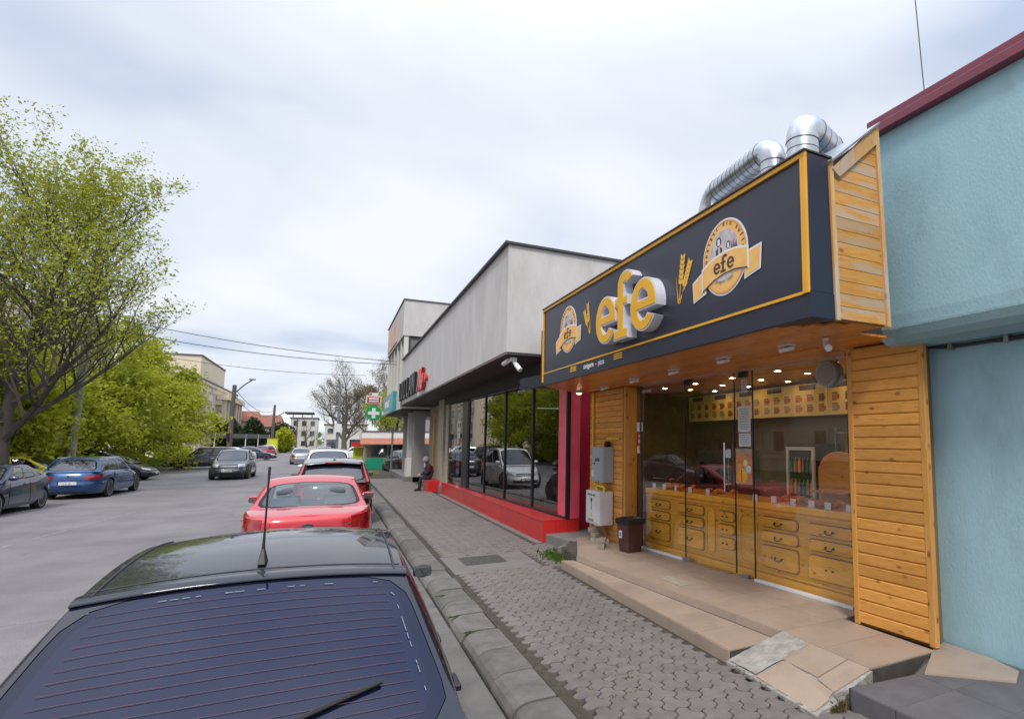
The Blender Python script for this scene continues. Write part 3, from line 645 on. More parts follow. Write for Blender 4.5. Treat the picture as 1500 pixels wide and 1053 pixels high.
t = notice('tall white notice sheet with printed lines on the glass beside the door', 1.55, 1.79, 2.21, 2.56); scribble(t, 1.57, 1.77, 2.24, 2.53, 13)
t = notice('short white notice sheet hung just below the tall one beside the door', 1.55, 1.78, 2.02, 2.195); scribble(t, 1.57, 1.76, 2.04, 2.18, 6)
t = notice('small pinkish sign high on the narrow glass beside the door', 1.61, 1.72, 2.74, 2.92, 'lilac', 'sticker', 'sticker'); scribble(t, 1.62, 1.71, 2.76, 2.9, 4)
t = notice('pizza poster with sliced round bun on the glass beside the door', 1.53, 1.85, 1.52, 1.99, 'poster', 'poster', 'poster')
gbox(1.53, 1.85, .0055, .008, 1.93, 1.99).build('poster_header', 'stone', t)
b = MB(); b.lathe([(0, .012), (.05, .011), (.085, .004), (.095, 0)], (0, 0, 0), 'X', 20); 
mx = Matrix.Translation(Vector(G(1.72, .006, 1.63))) @ Matrix.Rotation(math.atan2(GN.y, GN.x), 4, 'Z'); b.v = [tuple(mx @ Vector(v)) for v in b.v]; b.build('bun_picture', 'gold', t, smooth=True)
for (s_, z, rr, m) in ((1.74, 1.84, .055, 'pastry'), (1.66, 1.80, .045, 'menu'), (1.6, 1.72, .05, 'paper'), (1.78, 1.75, .04, 'orangeprint')):
    b = MB(); b.lathe([(0, .006), (rr * .6, .005), (rr, 0)], (0, 0, 0), 'X', 12); mx = Matrix.Translation(Vector(G(s_, .006, z))) @ Matrix.Rotation(math.atan2(GN.y, GN.x), 4, 'Z')
    b.v = [tuple(mx @ Vector(v)) for v in b.v]; b.build('food_picture', m, t, smooth=True)
gbox(1.715, 1.725, .016, .02, 1.55, 1.71).build('slice_line', 'brown', t)
t = notice('square white sticker with a green mark on the left glass pane', 4.22, 4.40, 2.25, 2.41, 'paper', 'sticker', 'sticker'); gbox(4.28, 4.34, .0055, .007, 2.29, 2.36).build('mark', 'menu', t)
t = notice('red sticker strip with white symbols on the left glass pane', 4.26, 4.38, 2.02, 2.23, 'red', 'sticker', 'sticker'); gbox(4.28, 4.33, .0055, .007, 2.16, 2.2).build('mark', 'white', t); gbox(4.28, 4.34, .0055, .007, 2.06, 2.12).build('mark', 'white', t)
t = notice('orange and white sticker below the red strip on the left glass pane', 4.27, 4.385, 1.88, 2.005, 'paper', 'sticker', 'sticker'); gbox(4.28, 4.35, .0055, .007, 1.93, 2.0).build('mark', 'gold', t)
t = thing('white_lettering', 'small white lettering high on the left glass pane', 'lettering', G(4.1, 0, 2.9)); gtext('COVRIGARIE', 4.12, 2.915, .065, 'white', t)
# round extractor fan on the glass
t = thing('extractor_fan', 'round grey extractor fan cover mounted high in the right glass pane', 'fan', G(.22, 0, 2.66))
mx = Matrix.Translation(Vector(G(.26, .0, 2.86))) @ Matrix.Rotation(math.atan2(GN.y, GN.x), 4, 'Z')
b = MB(mx); b.lathe([(.0, .045), (.12, .045), (.135, .05), (.15, .035), (.155, .0), (.155, -.08), (0, -.08)], (0, 0, 0), 'X', 32); b.build('housing', 'greybox', t, smooth=True)
b = MB(mx); b.lathe([(0, .056), (.115, .054), (.12, .046), (.12, .04)], (0, 0, 0), 'X', 32); b.build('cover_disc', 'fandisc', t, smooth=True)

# dresser-like counter behind the glass, drawers one by one
ctr = thing('drawer_counter', 'long honey pine counter front with rows of drawers and dark handles', 'counter', G(2.2, -.3, .3))
gbox(.0, 4.25, -.62, -.10, .30, 1.22).build('carcass', 'dresser', ctr)
gbox(.0, 4.25, -.66, -.075, 1.22, 1.30).build('counter_top', 'dresser', ctr, bevel=.012)
gbox(.0, 4.25, -.10, -.078, 1.165, 1.20).build('moulding', 'dresser', ctr, bevel=.008); gbox(.0, 4.25, -.10, -.08, .30, .40).build('plinth', 'dresser', ctr, bevel=.008); gbox(.0, 4.25, -.10, -.074, .42, .445).build('moulding', 'dresser', ctr, bevel=.008)
def rrect(x0, x1, z0, z1, r, n=5, rx0=True):
    pts = []
    for (cx, cz, a0) in ((x1 - r, z1 - r, 0), (x0 + r, z1 - r, 90), (x0 + r, z0 + r, 180), (x1 - r, z0 + r, 270)):
        for k in range(n + 1): a = R(a0 + 90 * k / n); pts.append((cx + r * math.cos(a), cz + r * math.sin(a)))
    return pts
def drawer(s0, s1, z0, z1, kind='bail', knobs=1):
    gm = lambda u, v, w: G(u, w, v)
    b = MB(); b.poly([rrect(s0 - .014, s1 + .014, z0 - .014, z1 + .014, .05)], gm, -.10, -.094); b.build('drawer_groove', 'dresserdark', ctr)
    b = MB(); b.poly([rrect(s0, s1, z0, z1, .042)], gm, -.10, -.070); d = b.build('drawer', 'dresser', ctr, bevel=.006)
    b = MB(); cs, cz = (s0 + s1) / 2, (z0 + z1) / 2
    if kind == 'bail':
        b.tube([G(cs + .055 * math.cos(R(a)), -.045, cz - .002 + .03 * math.sin(R(a)) * -1) for a in range(0, 181, 20)], .006, 6)
        for q in (-1, 1): b.lathe([(.014, -.004), (.012, .01), (.0, .012)], G(cs + q * .055, -.062, cz), 'X', 8)
        b.build('handle', 'black', d, smooth=True)
    elif kind == 'knobs':
        for q in (-1, 1): b.lathe([(.012, -.02), (.010, 0), (.0, .004)], G(cs + q * .045, -.06, cz), 'X', 8)
        b.build('knob', 'brown', d, smooth=True)
for (a, c, kd) in ((.05, .68, 'bail'), (.86, 1.46, 'bail'), (2.0, 2.33, 'knobs'), (2.68, 3.3, 'bail'), (3.55, 4.12, 'bail')):
    if kd == 'knobs':
        for z0, z1 in ((.98, 1.10), (.80, .92), (.60, .74)): drawer(a, c, z0, z1, kd)
    else:
        for z0, z1 in ((1.0, 1.12), (.82, .94)): drawer(a, c, z0, z1, kd)
        drawer(a, c, .50, .76, 'bail' if a > .5 else 'knobs')
for (a, c) in ((1.56, 1.90), (2.42, 2.62)):
    gm = lambda u, v, w: G(u, w, v)
    b = MB(); b.poly([rrect(a, c, .48, 1.12, .09), rrect(a + .02, c - .02, .50, 1.10, .075)[::-1]], gm, -.10, -.083); b.build('door_moulding', 'dresser', ctr, bevel=.004)
    b = MB(); b.poly([rrect(a + .03, c - .03, .51, 1.09, .07)], gm, -.10, -.094); b.build('door_panel', 'dresser', ctr, bevel=.004)
# baked goods and price tags on the counter
for k in range(64):
    s_ = random.choice([random.uniform(.05, 1.5), random.uniform(.05, 1.5), random.uniform(2.4, 4.2)]); n_ = -.16 - .42 * random.random()
    kind = random.random()
    b = MB(); cx, cy, _ = G(s_, n_, 0); L_ = random.uniform(.05, .09); a = random.uniform(0, 3.1)
    pts = [(cx + math.cos(a + .5 * q) * L_ * q, cy + math.sin(a + .5 * q) * L_ * q, 1.335 + .01 * (1 - q * q)) for q in (-1, -.6, -.2, .2, .6, 1)]
    b.tube(pts, [.008, .024, .034, .034, .024, .008], 8)
    o = b.build('pastry', 'pastry', smooth=True); setp(o, 'golden baked pastry lying among others on the bakery counter', 'pastry', 'pastries on the counter')
for k, s_ in enumerate([.12, .42, .66, .95, 1.28, 1.62, 2.62, 3.05, 3.42, 3.75, 4.05]):
    b = gbox(s_ - .045, s_ + .045, -.125, -.121, 1.302, 1.385); o = b.build('price_tag', 'paper'); setp(o, 'small white price tag standing on the edge of the bakery counter', 'price tag', 'price tags on the counter')

# interior
room = thing('bakery_interior', 'dim bakery room with wooden ceiling, yellow menu board and back wall', 'room', (6, 7, .3))
MB().box(5.0, 7.2, 4.3, 10.55, .27, .296).build('floor', 'tile', room)
MB().box(6.9, 7.0, 4.3, 10.55, .29, 3.2).build('back_wall', 'wallin', room); MB().box(4.75, 6.9, 10.45, 10.55, .29, 3.2).build('side_wall', 'wallin', room); MB().box(5.1, 6.9, 4.2, 4.3, .29, 3.2).build('side_wall', 'wallin', room)
for i in range(15):
    x0 = 4.72 + i * .146; b = MB(); b.box(x0 + .004, x0 + .142, 4.3, 10.45, 3.045, 3.075); b.build('ceiling_plank', 'soffitwood', room)
MB().box(4.7, 7.0, 4.2, 10.55, 3.08, 3.16).build('ceiling', 'interior', room)
k = 0
for yy_ in (4.9, 5.9, 6.9, 7.9, 8.9):
    for xx in (5.25, 5.8, 6.35):
        t = thing('downlight', 'small round lit downlight in the bakery ceiling', 'ceiling light', (xx, yy_, 3.03), 'downlights in the bakery ceiling'); k += 1
        MB().lathe([(.055, 0), (.055, .012), (.04, .014)], (xx, yy_, 3.031), 'Z', 16, cap=False).build('ring', 'steel', t, smooth=True)
        MB().lathe([(.0, 0), (.038, .0), (.038, .004)], (xx, yy_, 3.032), 'Z', 14).build('bulb', 'lampglow2', t)
menu = thing('menu_board', 'long yellow menu board with two rows of food pictures above the counter', 'menu board', (6.6, 7.8, 2.5))
for i in range(6):
    y0 = 5.55 + i * .78; MB().box(6.62, 6.66, y0 + .004, y0 + .776, 2.49, 3.0).build('board_panel', 'menu', menu)
    MB().box(6.612, 6.62, y0 + .25, y0 + .6, 2.9, 2.98).build('header', 'brown', menu)
    for j in range(3):
        for r_ in range(2):
            yc = y0 + .13 + j * .255; zc = 2.60 + r_ * .16
            MB().box(6.612, 6.62, yc - .055, yc + .045, zc - .05, zc + .04).build('food_picture', random.choice(['food', 'pastry', 'poster', 'stone']), menu)
            MB().box(6.614, 6.62, yc - .09, yc - .063, zc - .03, zc + .03).build('price', 'pastry', menu); MB().box(6.614, 6.62, yc - .06, yc + .05, zc + .05, zc + .062).build('caption', 'brown', menu)
fr = thing('glass_door_fridge', 'white framed upright drinks fridge standing at the back of the bakery', 'fridge', (6.5, 6.6, .3))
MB().box(6.35, 6.88, 6.35, 6.95, .3, 2.05).build('cabinet', 'interior', fr)
b = MB(); b.poly([[(6.35, .5), (6.95, .5), (6.95, 2.0), (6.35, 2.0)], [(6.4, .55), (6.4, 1.95), (6.9, 1.95), (6.9, .55)]], lambda u, v, w: (w, u, v), 6.32, 6.35); b.build('door_frame', 'white', fr)
for i in range(4):
    for j in range(6): MB().lathe([(.03, 0), (.03, .16), (.012, .2), (.012, .23)], (6.42 - .07, 6.43 + j * .085, .62 + i * .33), 'Z', 8).build('bottle', ['greenbox', 'lampred', 'gold', 'poster'][(i + j) % 4], fr, smooth=True)
shelf = thing('wall_shelves', 'metal shelves with jars and bottles on the bakery back wall', 'shelves', (6.7, 5.2, .3))
for z in (1.3, 1.75, 2.2): MB().box(6.6, 6.9, 4.5, 6.2, z, z + .03).build('shelf', 'steel', shelf)
for y in (4.5, 5.05, 5.6, 6.17): MB().box(6.6, 6.63, y, y + .025, .3, 2.3).build('upright', 'steel', shelf)
for k in range(22):
    z = random.choice([1.33, 1.78]); y = 4.6 + .07 * k; MB().lathe([(.028, 0), (.028, .15), (.015, .2), (.015, .22)], (6.7, y, z), 'Z', 8).build('jar', random.choice(['menu', 'greenbox', 'paper', 'brown', 'lampred']), shelf, smooth=True)
ov = thing('oven', 'steel bakery oven standing against the back wall', 'oven', (6.5, 8.8, .3))
MB().box(6.2, 6.88, 8.3, 9.3, .3, 1.9).build('body', 'steel', ov, bevel=.01); MB().box(6.19, 6.2, 8.4, 9.2, 1.3, 1.7).build('oven_door', 'black', ov, bevel=.004)
wm = thing('bread_rack', 'round topped wooden bread display behind the counter', 'display', (6.0, 5.6, .3))
b = MB(); arc = [(-.35, 0)] + [(.35 * -math.cos(R(a)), 1.35 + .3 * math.sin(R(a))) for a in range(0, 181, 15)] + [(.35, 0)]
b.poly([arc], lambda u, v, w: (w, 5.6 + u, .3 + v), 6.0, 6.08); b.build('back_board', 'wood', wm)
for z in (.9, 1.15, 1.4): MB().box(5.8, 6.0, 5.3, 5.9, z, z + .02).build('shelf', 'wood', wm)
for k in range(10):
    MB().lathe([(.0, .0), (.055, .01), (.06, .04), (.035, .07), (0, .075)], (5.9, 5.34 + (k % 5) * .125, .92 + .25 * (k // 5)), 'Z', 10).build('loaf', 'pastry', wm, smooth=True)
# structural shell and soffit
MB().box(5.0, 9.5, 4.2, 10.6, 3.2, 3.35).build('roof', 'apartdark', bak); MB().box(7.0, 7.15, 4.2, 10.6, .13, 3.2).build('back_wall', 'wallin', bak)
MB().box(3.46, 4.04, 3.275, 3.60, 3.16, 4.2).build('canopy_core', 'trim', bak); MB().box(3.46, 4.47, 3.605, 10.55, 3.16, 4.2).build('canopy_core', 'trim', bak)
ns = 13
for i in range(ns):
    x0 = 3.215 + i * .1185; x1 = x0 + .1165; yend = 10.6
    ya = 3.66 - (x0 - 3.215) * .95 if x0 < 3.66 else 3.24
    ya = max(ya, 3.24); ya = 3.24 if x0 > 4.1 else ya
    if x0 > 4.02: ya = 3.56
    b = MB(); b.box(x0, x1, ya, yend - max(0, .9 * (1 - (x0 - 3.2) / .8)) if x0 < 4 else yend, 3.05, 3.075); b.build('soffit_plank', 'soffitwood', bak, bevel=.003)
b = MB(); b.box(4.3, 4.36, 4.25, 10.4, 3.032, 3.05); b.build('soffit_batten', 'soffitwood', bak)
MB().box(3.21, 4.06, 3.235, 10.5, 3.08, 3.15).build('soffit_board', 'trim', bak); MB().box(4.062, 4.95, 3.60, 10.5, 3.08, 3.15).build('soffit_board', 'trim', bak)

# sign box
sb = thing('sign_box', 'long dark slate sign box with amber border over the bakery', 'sign', (3.3, 6.4, 3.05))
sgn_t = 4.38
MB().box(3.2, 3.45, 3.2, 9.62, 3.255, sgn_t).build('face_panel', 'slate', sb, bevel=.004)
b = MB(); b.poly([[(3.2, 10.55), (3.2, 3.2), (3.46, 3.2), (3.46, 3.24), (3.225, 3.655), (3.225, 10.2)]], lambda u, v, w: (u, v, w), 3.046, 3.078); b.build('bottom_flashing', 'slate', sb)
b = MB(); b.poly([[(3.195, 3.195), (3.195, 9.62), (3.08, 10.62), (3.12, 10.62), (3.23, 9.62), (3.23, 3.23), (3.46, 3.23), (3.46, 3.195)]], lambda u, v, w: (u, v, w), 3.05, 3.253); b.build('lower_band', 'slate', sb)
MB().box(3.176, 3.2, 3.2, 9.62, sgn_t - .035, sgn_t + .006).build('border_strip', 'gold', sb, bevel=.003); MB().box(3.176, 3.2, 9.585, 9.625, 3.1, sgn_t - .036).build('border_strip', 'gold', sb, bevel=.003)
MB().box(3.176, 3.2, 3.2, 3.262, 3.24, sgn_t - .036).build('border_strip', 'gold', sb, bevel=.003); MB().box(3.182, 3.2, 3.264, 8.0, 3.238, 3.262).build('border_strip', 'gold', sb); MB().box(3.186, 3.2, 8.002, 9.58, 3.244, 3.258).build('border_strip', 'cream', sb)
MB().box(3.16, 3.47, 3.19, 9.63, sgn_t + .007, sgn_t + .02).build('cap_flashing', 'trim', sb)
SX = 3.2
def SG(yc, zc, x0=SX): return lambda u, v, w: (x0 - w, yc - u, zc + v)      # u runs to the viewer's right
def ell(rx, ry, a0, a1, n): return [(rx * math.cos(R(a0 + (a1 - a0) * k / n)), ry * math.sin(R(a0 + (a1 - a0) * k / n))) for k in range(n + 1)]
def e_loops(W, H, st, bar, g=0):
    """slab-serif e: outer ellipse W x H, stroke st; g grows the outline"""
    ro, ho = W / 2 + g, H / 2 + g; ri, hi = W / 2 - st - g, H / 2 - st * .72 - g
    bt, bb = bar / 2 + g, -bar / 2 - g
    a_in = math.degrees(math.asin(max(-1, min(1, bb / hi))))
    outer = [(ro * math.cos(math.asin(bb / ho)), bb)] + ell(ro, ho, math.degrees(math.asin(bb / ho)) + 2, 326 + g * 60, 34)
    inner = ell(ri, hi, 318 + g * 60, 180 - a_in, 20)
    a2 = math.degrees(math.asin(bt / hi)); hole = ell(ri, hi, a2, 180 - a2, 16)
    return [outer + inner, hole[::-1]]
def f_loops(W, H, st, g=0):
    x = -W * .12; s = st / 2 + g; b0 = -H / 2 - g; sf = W * .40 + g; sh = H * .13 + 2 * g; ct = H * .12; cb = ct - H * .115
    ct += g; cb -= g; top = H / 2
    hook_o = [(x - s, top - .36 * W + 0 * g)] ; cx = x + W * .28
    oo = ell(W * .28 + s, W * .34 + g, 180, 20, 10); ii = ell(W * .28 - s, W * .34 - st * .85 - g, 20, 180, 10)
    zc = top - W * .34
    pts = [(x - sf, b0), (x + sf, b0), (x + sf, b0 + sh), (x + s, b0 + sh), (x + s, cb), (x + sf, cb), (x + sf, ct), (x + s, ct)]
    pts += [(cx + px, zc + pz) for px, pz in ii[::-1]] + [(cx + px, zc + pz) for px, pz in oo[::-1]]
    pts += [(x - s, ct), (x - sf * .85, ct), (x - sf * .85, cb), (x - s, cb), (x - s, b0 + sh), (x - sf, b0 + sh)]
    return [pts]
def letter(parent, loops_fn, yc, zc, d0, d1):
    b = MB(); b.poly(loops_fn(.014), SG(yc, zc), d0, d1); L_ = b.build('letter', 'offwhite', parent)
    b = MB(); b.poly(loops_fn(-.006), SG(yc, zc), d1 + .0005, d1 + .008); b.build('letter_face', 'letter', L_)
lt = thing('channel_letters', 'large amber and white raised letters efe in the middle of the sign', 'lettering', (3.15, 6.25, 3.35))
letter(lt, lambda g: e_loops(.60, .60, .155, .10, g), 6.74, 3.665, 0, .125)
letter(lt, lambda g: f_loops(.46, .82, .15, g), 6.235, 3.765, 0, .125)
letter(lt, lambda g: e_loops(.60, .60, .155, .10, g), 5.71, 3.665, 0, .125)
def emblem(yc, zc, k, label):
    t = thing('bakery_emblem', label, 'emblem', (3.2, yc, zc - .4))
    S = lambda u, v, w: (SX - .0 - w, yc - u * k, zc + v * k)
    def P_(name, loops, w0, w1, m): b = MB(); b.poly(loops, S, w0, w1); return b.build(name, m, t)
    # backing outline: disc + ribbon, white
    def ribbon(g):
        top = [(-.40 - g, -.02 + g), (-.2, .055 + g), (0, .08 + g), (.2, .075 + g), (.40 + g, .03 + g)]
        bot = [(.40 + g, -.17 - g), (.2, -.135 - g), (0, -.14 - g), (-.2, -.175 - g), (-.40 - g, -.25 - g)]
        return top + bot
    def disc(r, rz, n=44, cz=.04): return [(r * math.cos(2 * math.pi * q / n), cz + rz * math.sin(2 * math.pi * q / n)) for q in range(n)]
    tail = lambda sg, g: [(sg * (.36 - g), -.27 - g), (sg * (.58 + g), -.22 - g) if sg > 0 else (sg * (.58 + g), -.33 - g), (sg * (.60 + g), -.0 + g) if sg > 0 else (sg * (.60 + g), -.13 + g), (sg * .36, -.02 + g)]
    P_('outline', [disc(.405, .42)], .001, .005, 'white'); P_('outline', [ribbon(.022)], .0105, .012, 'white')
    for sg in (-1, 1): P_('outline', [tail(sg, .02)], .006, .0075, 'white'); P_('ribbon_tail', [tail(sg, 0)], .008, .010, 'cream')
    P_('ring', [disc(.38, .395)], .0055, .008, 'cream'); P_('ring_edge', [disc(.385, .40), disc(.365, .38)[::-1]], .0085, .0095, 'orangeprint')
    P_('scene', [disc(.265, .285, cz=.06)], .0085, .0098, 'lilac'); 
    # two farm figures and trees in brown print, kept plain
    for (u, v, s_) in ((-.09, .10, 1.0), (.08, .05, .8)):
        P_('figure', [[(u + .05 * s_ * math.cos(q * .5), v + .13 * s_ + .055 * s_ * math.sin(q * .5)) for q in range(13)]], .010, .0105, 'brown')
        P_('figure', [[(u - .022 * s_, v + .09 * s_), (u + .022 * s_, v + .09 * s_), (u + .022 * s_, v + .16 * s_), (u - .022 * s_, v + .16 * s_)]], .0106, .0109, 'white')
        P_('figure', [[(u - .05 * s_, v - .12 * s_), (u - .02 * s_, v - .12 * s_), (u - .01 * s_, v + .07 * s_), (u - .055 * s_, v + .05 * s_)]], .010, .0105, 'brown')
        P_('figure', [[(u + .03 * s_, v - .12 * s_), (u + .06 * s_, v - .12 * s_), (u + .06 * s_, v + .05 * s_), (u + .02 * s_, v + .07 * s_)]], .010, .0105, 'brown')
    for (u, v) in ((.14, .09), (.17, .11), (.2, .10), (.225, .08)): P_('tree_print', [[(u - .018, v - .03), (u + .018, v - .03), (u, v + .10)]], .010, .0104, 'brown')
    P_('wall_print', [[(-.24, -.02), (-.15, -.0), (-.15, .04), (-.24, .03)]], .010, .0104, 'brown'); P_('field_print', [[(-.22, -.03), (.24, .01), (.24, .05), (.1, .03), (-.1, .0)]], .0099, .01, 'stone')
    P_('ribbon', [ribbon(0)], .0125, .0145, 'cream'); P_('ribbon_edge', [[(-.40, -.25), (-.2, -.175), (0, -.14), (.2, -.135), (.40, -.17), (.40, -.185), (.2, -.15), (0, -.155), (-.2, -.19), (-.40, -.265)]], .0125, .015, 'brown')
    # word on the ribbon
    for (f, u) in ((lambda g: e_loops(.125, .125, .032, .022, g * .4), -.12), (lambda g: f_loops(.115, .19, .035, g * .4), .005), (lambda g: e_loops(.125, .125, .032, .022, g * .4), .125)):
        b = MB(); b.poly(f(0), lambda a, c, w: S(a + u, c - .055 + u * .04 + (.025 if f(0)[0][0][1] < -.08 else 0), w), .015, .017); b.build('letter', 'brown', t)
    tx = 'Bunatati din suflet'; n_ = len(tx)
    for q, ch in enumerate(tx):
        if ch == ' ': continue
        a = R(188 - q * (196 / (n_ - 1))); cx, cz = .315 * math.cos(a), .05 + .335 * math.sin(a); ro = a - math.pi / 2
        text_mesh(ch, .075, 'letter', 'brown', lambda u, v, w, cx=cx, cz=cz, ro=ro: S(cx + u * math.cos(ro) - v * math.sin(ro), cz + u * math.sin(ro) + v * math.cos(ro), .0085 + .001 + w), t, bold=.001, depth=.001)
    text_mesh('simigerie - pizza', .05, 'lettering', 'stone', lambda u, v, w: S(u, v - .255 + u * u * .8 + .02, .0095 + w), t, bold=.001, depth=.001)
emblem(4.30, 3.80, .88, 'larger round orange emblem with ribbon, right of the raised letters')
emblem(8.42, 3.81, .88, 'smaller looking round emblem with ribbon at the far left end of the sign')
def wheat(yc, zc, k, fl, label):
    t = thing('wheat_ears', label, 'emblem', (3.2, yc, zc - .28)); S = lambda u, v, w: (SX - w, yc - fl * u * k, zc + v * k)
    for (bx, lean, h) in ((0, .18, .50), (.02, .52, .40)):
        b = MB(); b.poly([[(bx - .006, -.28), (bx + .006, -.28), (bx + .006 + lean * h, -.28 + h), (bx - .004 + lean * h, -.28 + h)]], S, .002, .004); b.build('stalk', 'letter', t)
        for i in range(6):
            f = .42 + i * .11; cx, cz = bx + lean * h * f, -.28 + h * f
            for sg in (-1, 1):
                a = R(90) - math.atan(lean) * 1 - sg * R(34); ux, uz = math.cos(a), math.sin(a)
                lf = [(cx + ux * q * .085 - uz * s_ * .021, cz + uz * q * .085 + ux * s_ * .021) for q, s_ in ((.08, 0), (.35, -1), (.65, -.85), (1, 0), (.65, .85), (.35, 1))]
                b = MB(); b.poly([lf], S, .0042, .0065); b.build('grain', 'letter', t)
    b = MB(); b.poly([[(-.02, -.28), (.0, -.27), (-.05, -.02), (-.06, .04)]], S, .002, .004); b.build('leaf', 'letter', t)
    b = MB(); b.poly([[(0, -.27), (.0, -.25), (.14, -.09), (.2, -.07), (.12, -.13)]], S, .002, .004); b.build('leaf', 'letter', t)
wheat(5.12, 3.82, .95, 1, 'bunch of amber wheat ears between the letters and the right emblem')
wheat(7.55, 3.87, .85, -1, 'bunch of amber wheat ears between the left emblem and the letters')
t = thing('sign_strapline', 'small white strapline simigerie - pizza under the amber line of the sign', 'lettering', (3.19, 7.4, 3.15))
text_mesh('simigerie  -  pizza', .105, 'lettering', 'white', lambda u, v, w: (3.193 - w, 7.40 - u, 3.14 + v), t, bold=.001, depth=.001)
for yc in (8.18, 6.61):
    for dz in (0, .028, .056): b = MB(); b.poly([[(-.13, 0), (.13, 0), (.11, .016), (-.11, .016)]], lambda u, v, w: (3.195 - w, yc - u, 3.15 + dz + v), 0, .003); b.build('ornament', 'letter', t)

# gable side of planks, roof slope, bargeboard
gab = thing('plank_gable', 'weathered plank gable closing the end of the bakery roof', 'wood panel', (3.8, 3.22, 3.05))
b = MB(); b.poly([[(3.47, 3.06), (4.08, 3.06), (4.0, 4.76), (3.44, 4.32)]], lambda u, v, w: (u, w, v), 3.225, 3.27); b.build('backing', 'dresserdark', gab)
for i in range(16):
    z0 = 3.065 + i * .106; z1 = z0 + .103
    xr = lambda z: 4.05 - .05 * (z - 3.06) / 1.7
    xl = lambda z: 3.50 - .03 * (z - 3.06) / 1.25 if z < 4.30 else 3.47 + (z - 4.30) * 1.18
    if xl(z1) > xr(z1) - .04: break
    b = MB(); b.add([(xl(z0), 3.2, z0), (xr(z0), 3.2, z0), (xr(z1), 3.2, z1), (xl(z1), 3.2, z1), (xl(z0), 3.222, z0), (xr(z0), 3.222, z0), (xr(z1), 3.222, z1), (xl(z1), 3.222, z1)],
                    [(0, 1, 2, 3), (4, 7, 6, 5), (0, 3, 7, 4), (1, 5, 6, 2), (3, 2, 6, 7), (0, 4, 5, 1)]); b.build('plank', 'woodx', gab, bevel=.003)
b = MB(); b.add([(3.455, 3.18, 3.05), (3.50, 3.18, 3.05), (3.47, 3.18, 4.36), (3.425, 3.18, 4.36), (3.455, 3.225, 3.05), (3.50, 3.225, 3.05), (3.47, 3.225, 4.36), (3.425, 3.225, 4.36)], [(0, 1, 2, 3), (4, 7, 6, 5), (0, 3, 7, 4), (1, 5, 6, 2), (3, 2, 6, 7), (0, 4, 5, 1)]); b.build('edge_board', 'woodzworn', gab)
b = MB(); b.add([(4.05, 3.18, 3.05), (4.095, 3.18, 3.05), (4.035, 3.18, 4.80), (3.99, 3.18, 4.80), (4.05, 3.225, 3.05), (4.095, 3.225, 3.05), (4.035, 3.225, 4.80), (3.99, 3.225, 4.80)], [(0, 1, 2, 3), (4, 7, 6, 5), (0, 3, 7, 4), (1, 5, 6, 2), (3, 2, 6, 7), (0, 4, 5, 1)]); b.build('edge_board', 'woodzworn', gab)
b = MB(); b.add([(3.45, 3.17, 4.29), (3.53, 3.17, 4.235), (4.0, 3.17, 4.64), (3.985, 3.17, 4.80), (3.45, 3.205, 4.29), (3.53, 3.205, 4.235), (4.0, 3.205, 4.64), (3.985, 3.205, 4.80)], [(0, 1, 2, 3), (4, 7, 6, 5), (0, 3, 7, 4), (1, 5, 6, 2), (3, 2, 6, 7), (0, 4, 5, 1)]); b.build('bargeboard', 'woodzworn', gab, bevel=.003)
slope = MB()
for i in range(10):
    y0 = 3.15 + i * .72
    b = MB(); b.add([(3.42, y0, 4.345), (4.02, y0, 4.835), (4.02, y0 + .73, 4.835), (3.42, y0 + .73, 4.345), (3.42, y0, 4.325), (4.02, y0, 4.815), (4.02, y0 + .73, 4.815), (3.42, y0 + .73, 4.325)],
                    [(0, 1, 2, 3), (4, 7, 6, 5), (0, 3, 7, 4), (1, 5, 6, 2), (3, 2, 6, 7), (0, 4, 5, 1)]); 
    if i == 0: b.build('roof_sheet', 'galv', gab)
MB().box(3.46, 4.9, 3.95, 9.6, 4.2, 4.26).build('canopy_roof', 'galv', bak)

# canopy lights
for k, (x, y) in enumerate([(4.15, 10.3), (4.18, 9.2), (4.05, 7.8), (4.0, 6.55), (3.92, 5.32), (3.95, 4.3)]):
    t = thing('canopy_light', ['lit round spotlight at the far left end of the wooden soffit', 'unlit flat spotlight above the yellow gas pipe', 'unlit flat spotlight above the left glass pane', 'unlit flat spotlight above the glass door', 'unlit flat spotlight above the notices by the door', 'unlit tilted spotlight nearest the white camera'][k], 'spotlight', (x, y, 3.0), 'spotlights under the canopy')
    if k == 0:
        MB().lathe([(.06, 0), (.075, .02), (.06, .05)], (x, y, 3.0), 'Z', 20).build('housing', 'white', t, smooth=True); MB().lathe([(0, -.02), (.04, -.012), (.058, .004)], (x, y, 3.0), 'Z', 20).build('lamp', 'lampglow', t, smooth=True)
    else:
        MB().box(x - .05, x + .05, y - .085, y + .085, 3.036, 3.05).build('mount', 'white', t, bevel=.004)
        b = MB(Matrix.Translation((x, y, 3.005)) @ Matrix.Rotation(R(-14), 4, 'Y')); b.box(-.05, .05, -.07, .07, -.015, .02); b.build('housing', 'white', t, bevel=.01)
        b = MB(Matrix.Translation((x, y, 3.005)) @ Matrix.Rotation(R(-14), 4, 'Y')); b.box(-.04, .04, -.06, .06, -.019, -.0155); b.build('lens', 'lampoff', t)
t = thing('security_camera', 'white bullet camera under the right end of the wooden soffit', 'camera', (3.9, 3.75, 2.95))
MB().lathe([(.03, 0), (.03, .02), (.012, .03)], (3.97, 3.8, 3.02), 'Z', 14).build('mount', 'white', t, smooth=True); MB().tube([(3.97, 3.8, 3.03), (3.95, 3.78, 2.98)], .01, 8).build('arm', 'white', t)
MB().tube([(3.99, 3.82, 3.0), (3.93, 3.74, 2.955), (3.90, 3.70, 2.93)], [.028, .033, .033], 14).build('body', 'white', t, smooth=True)

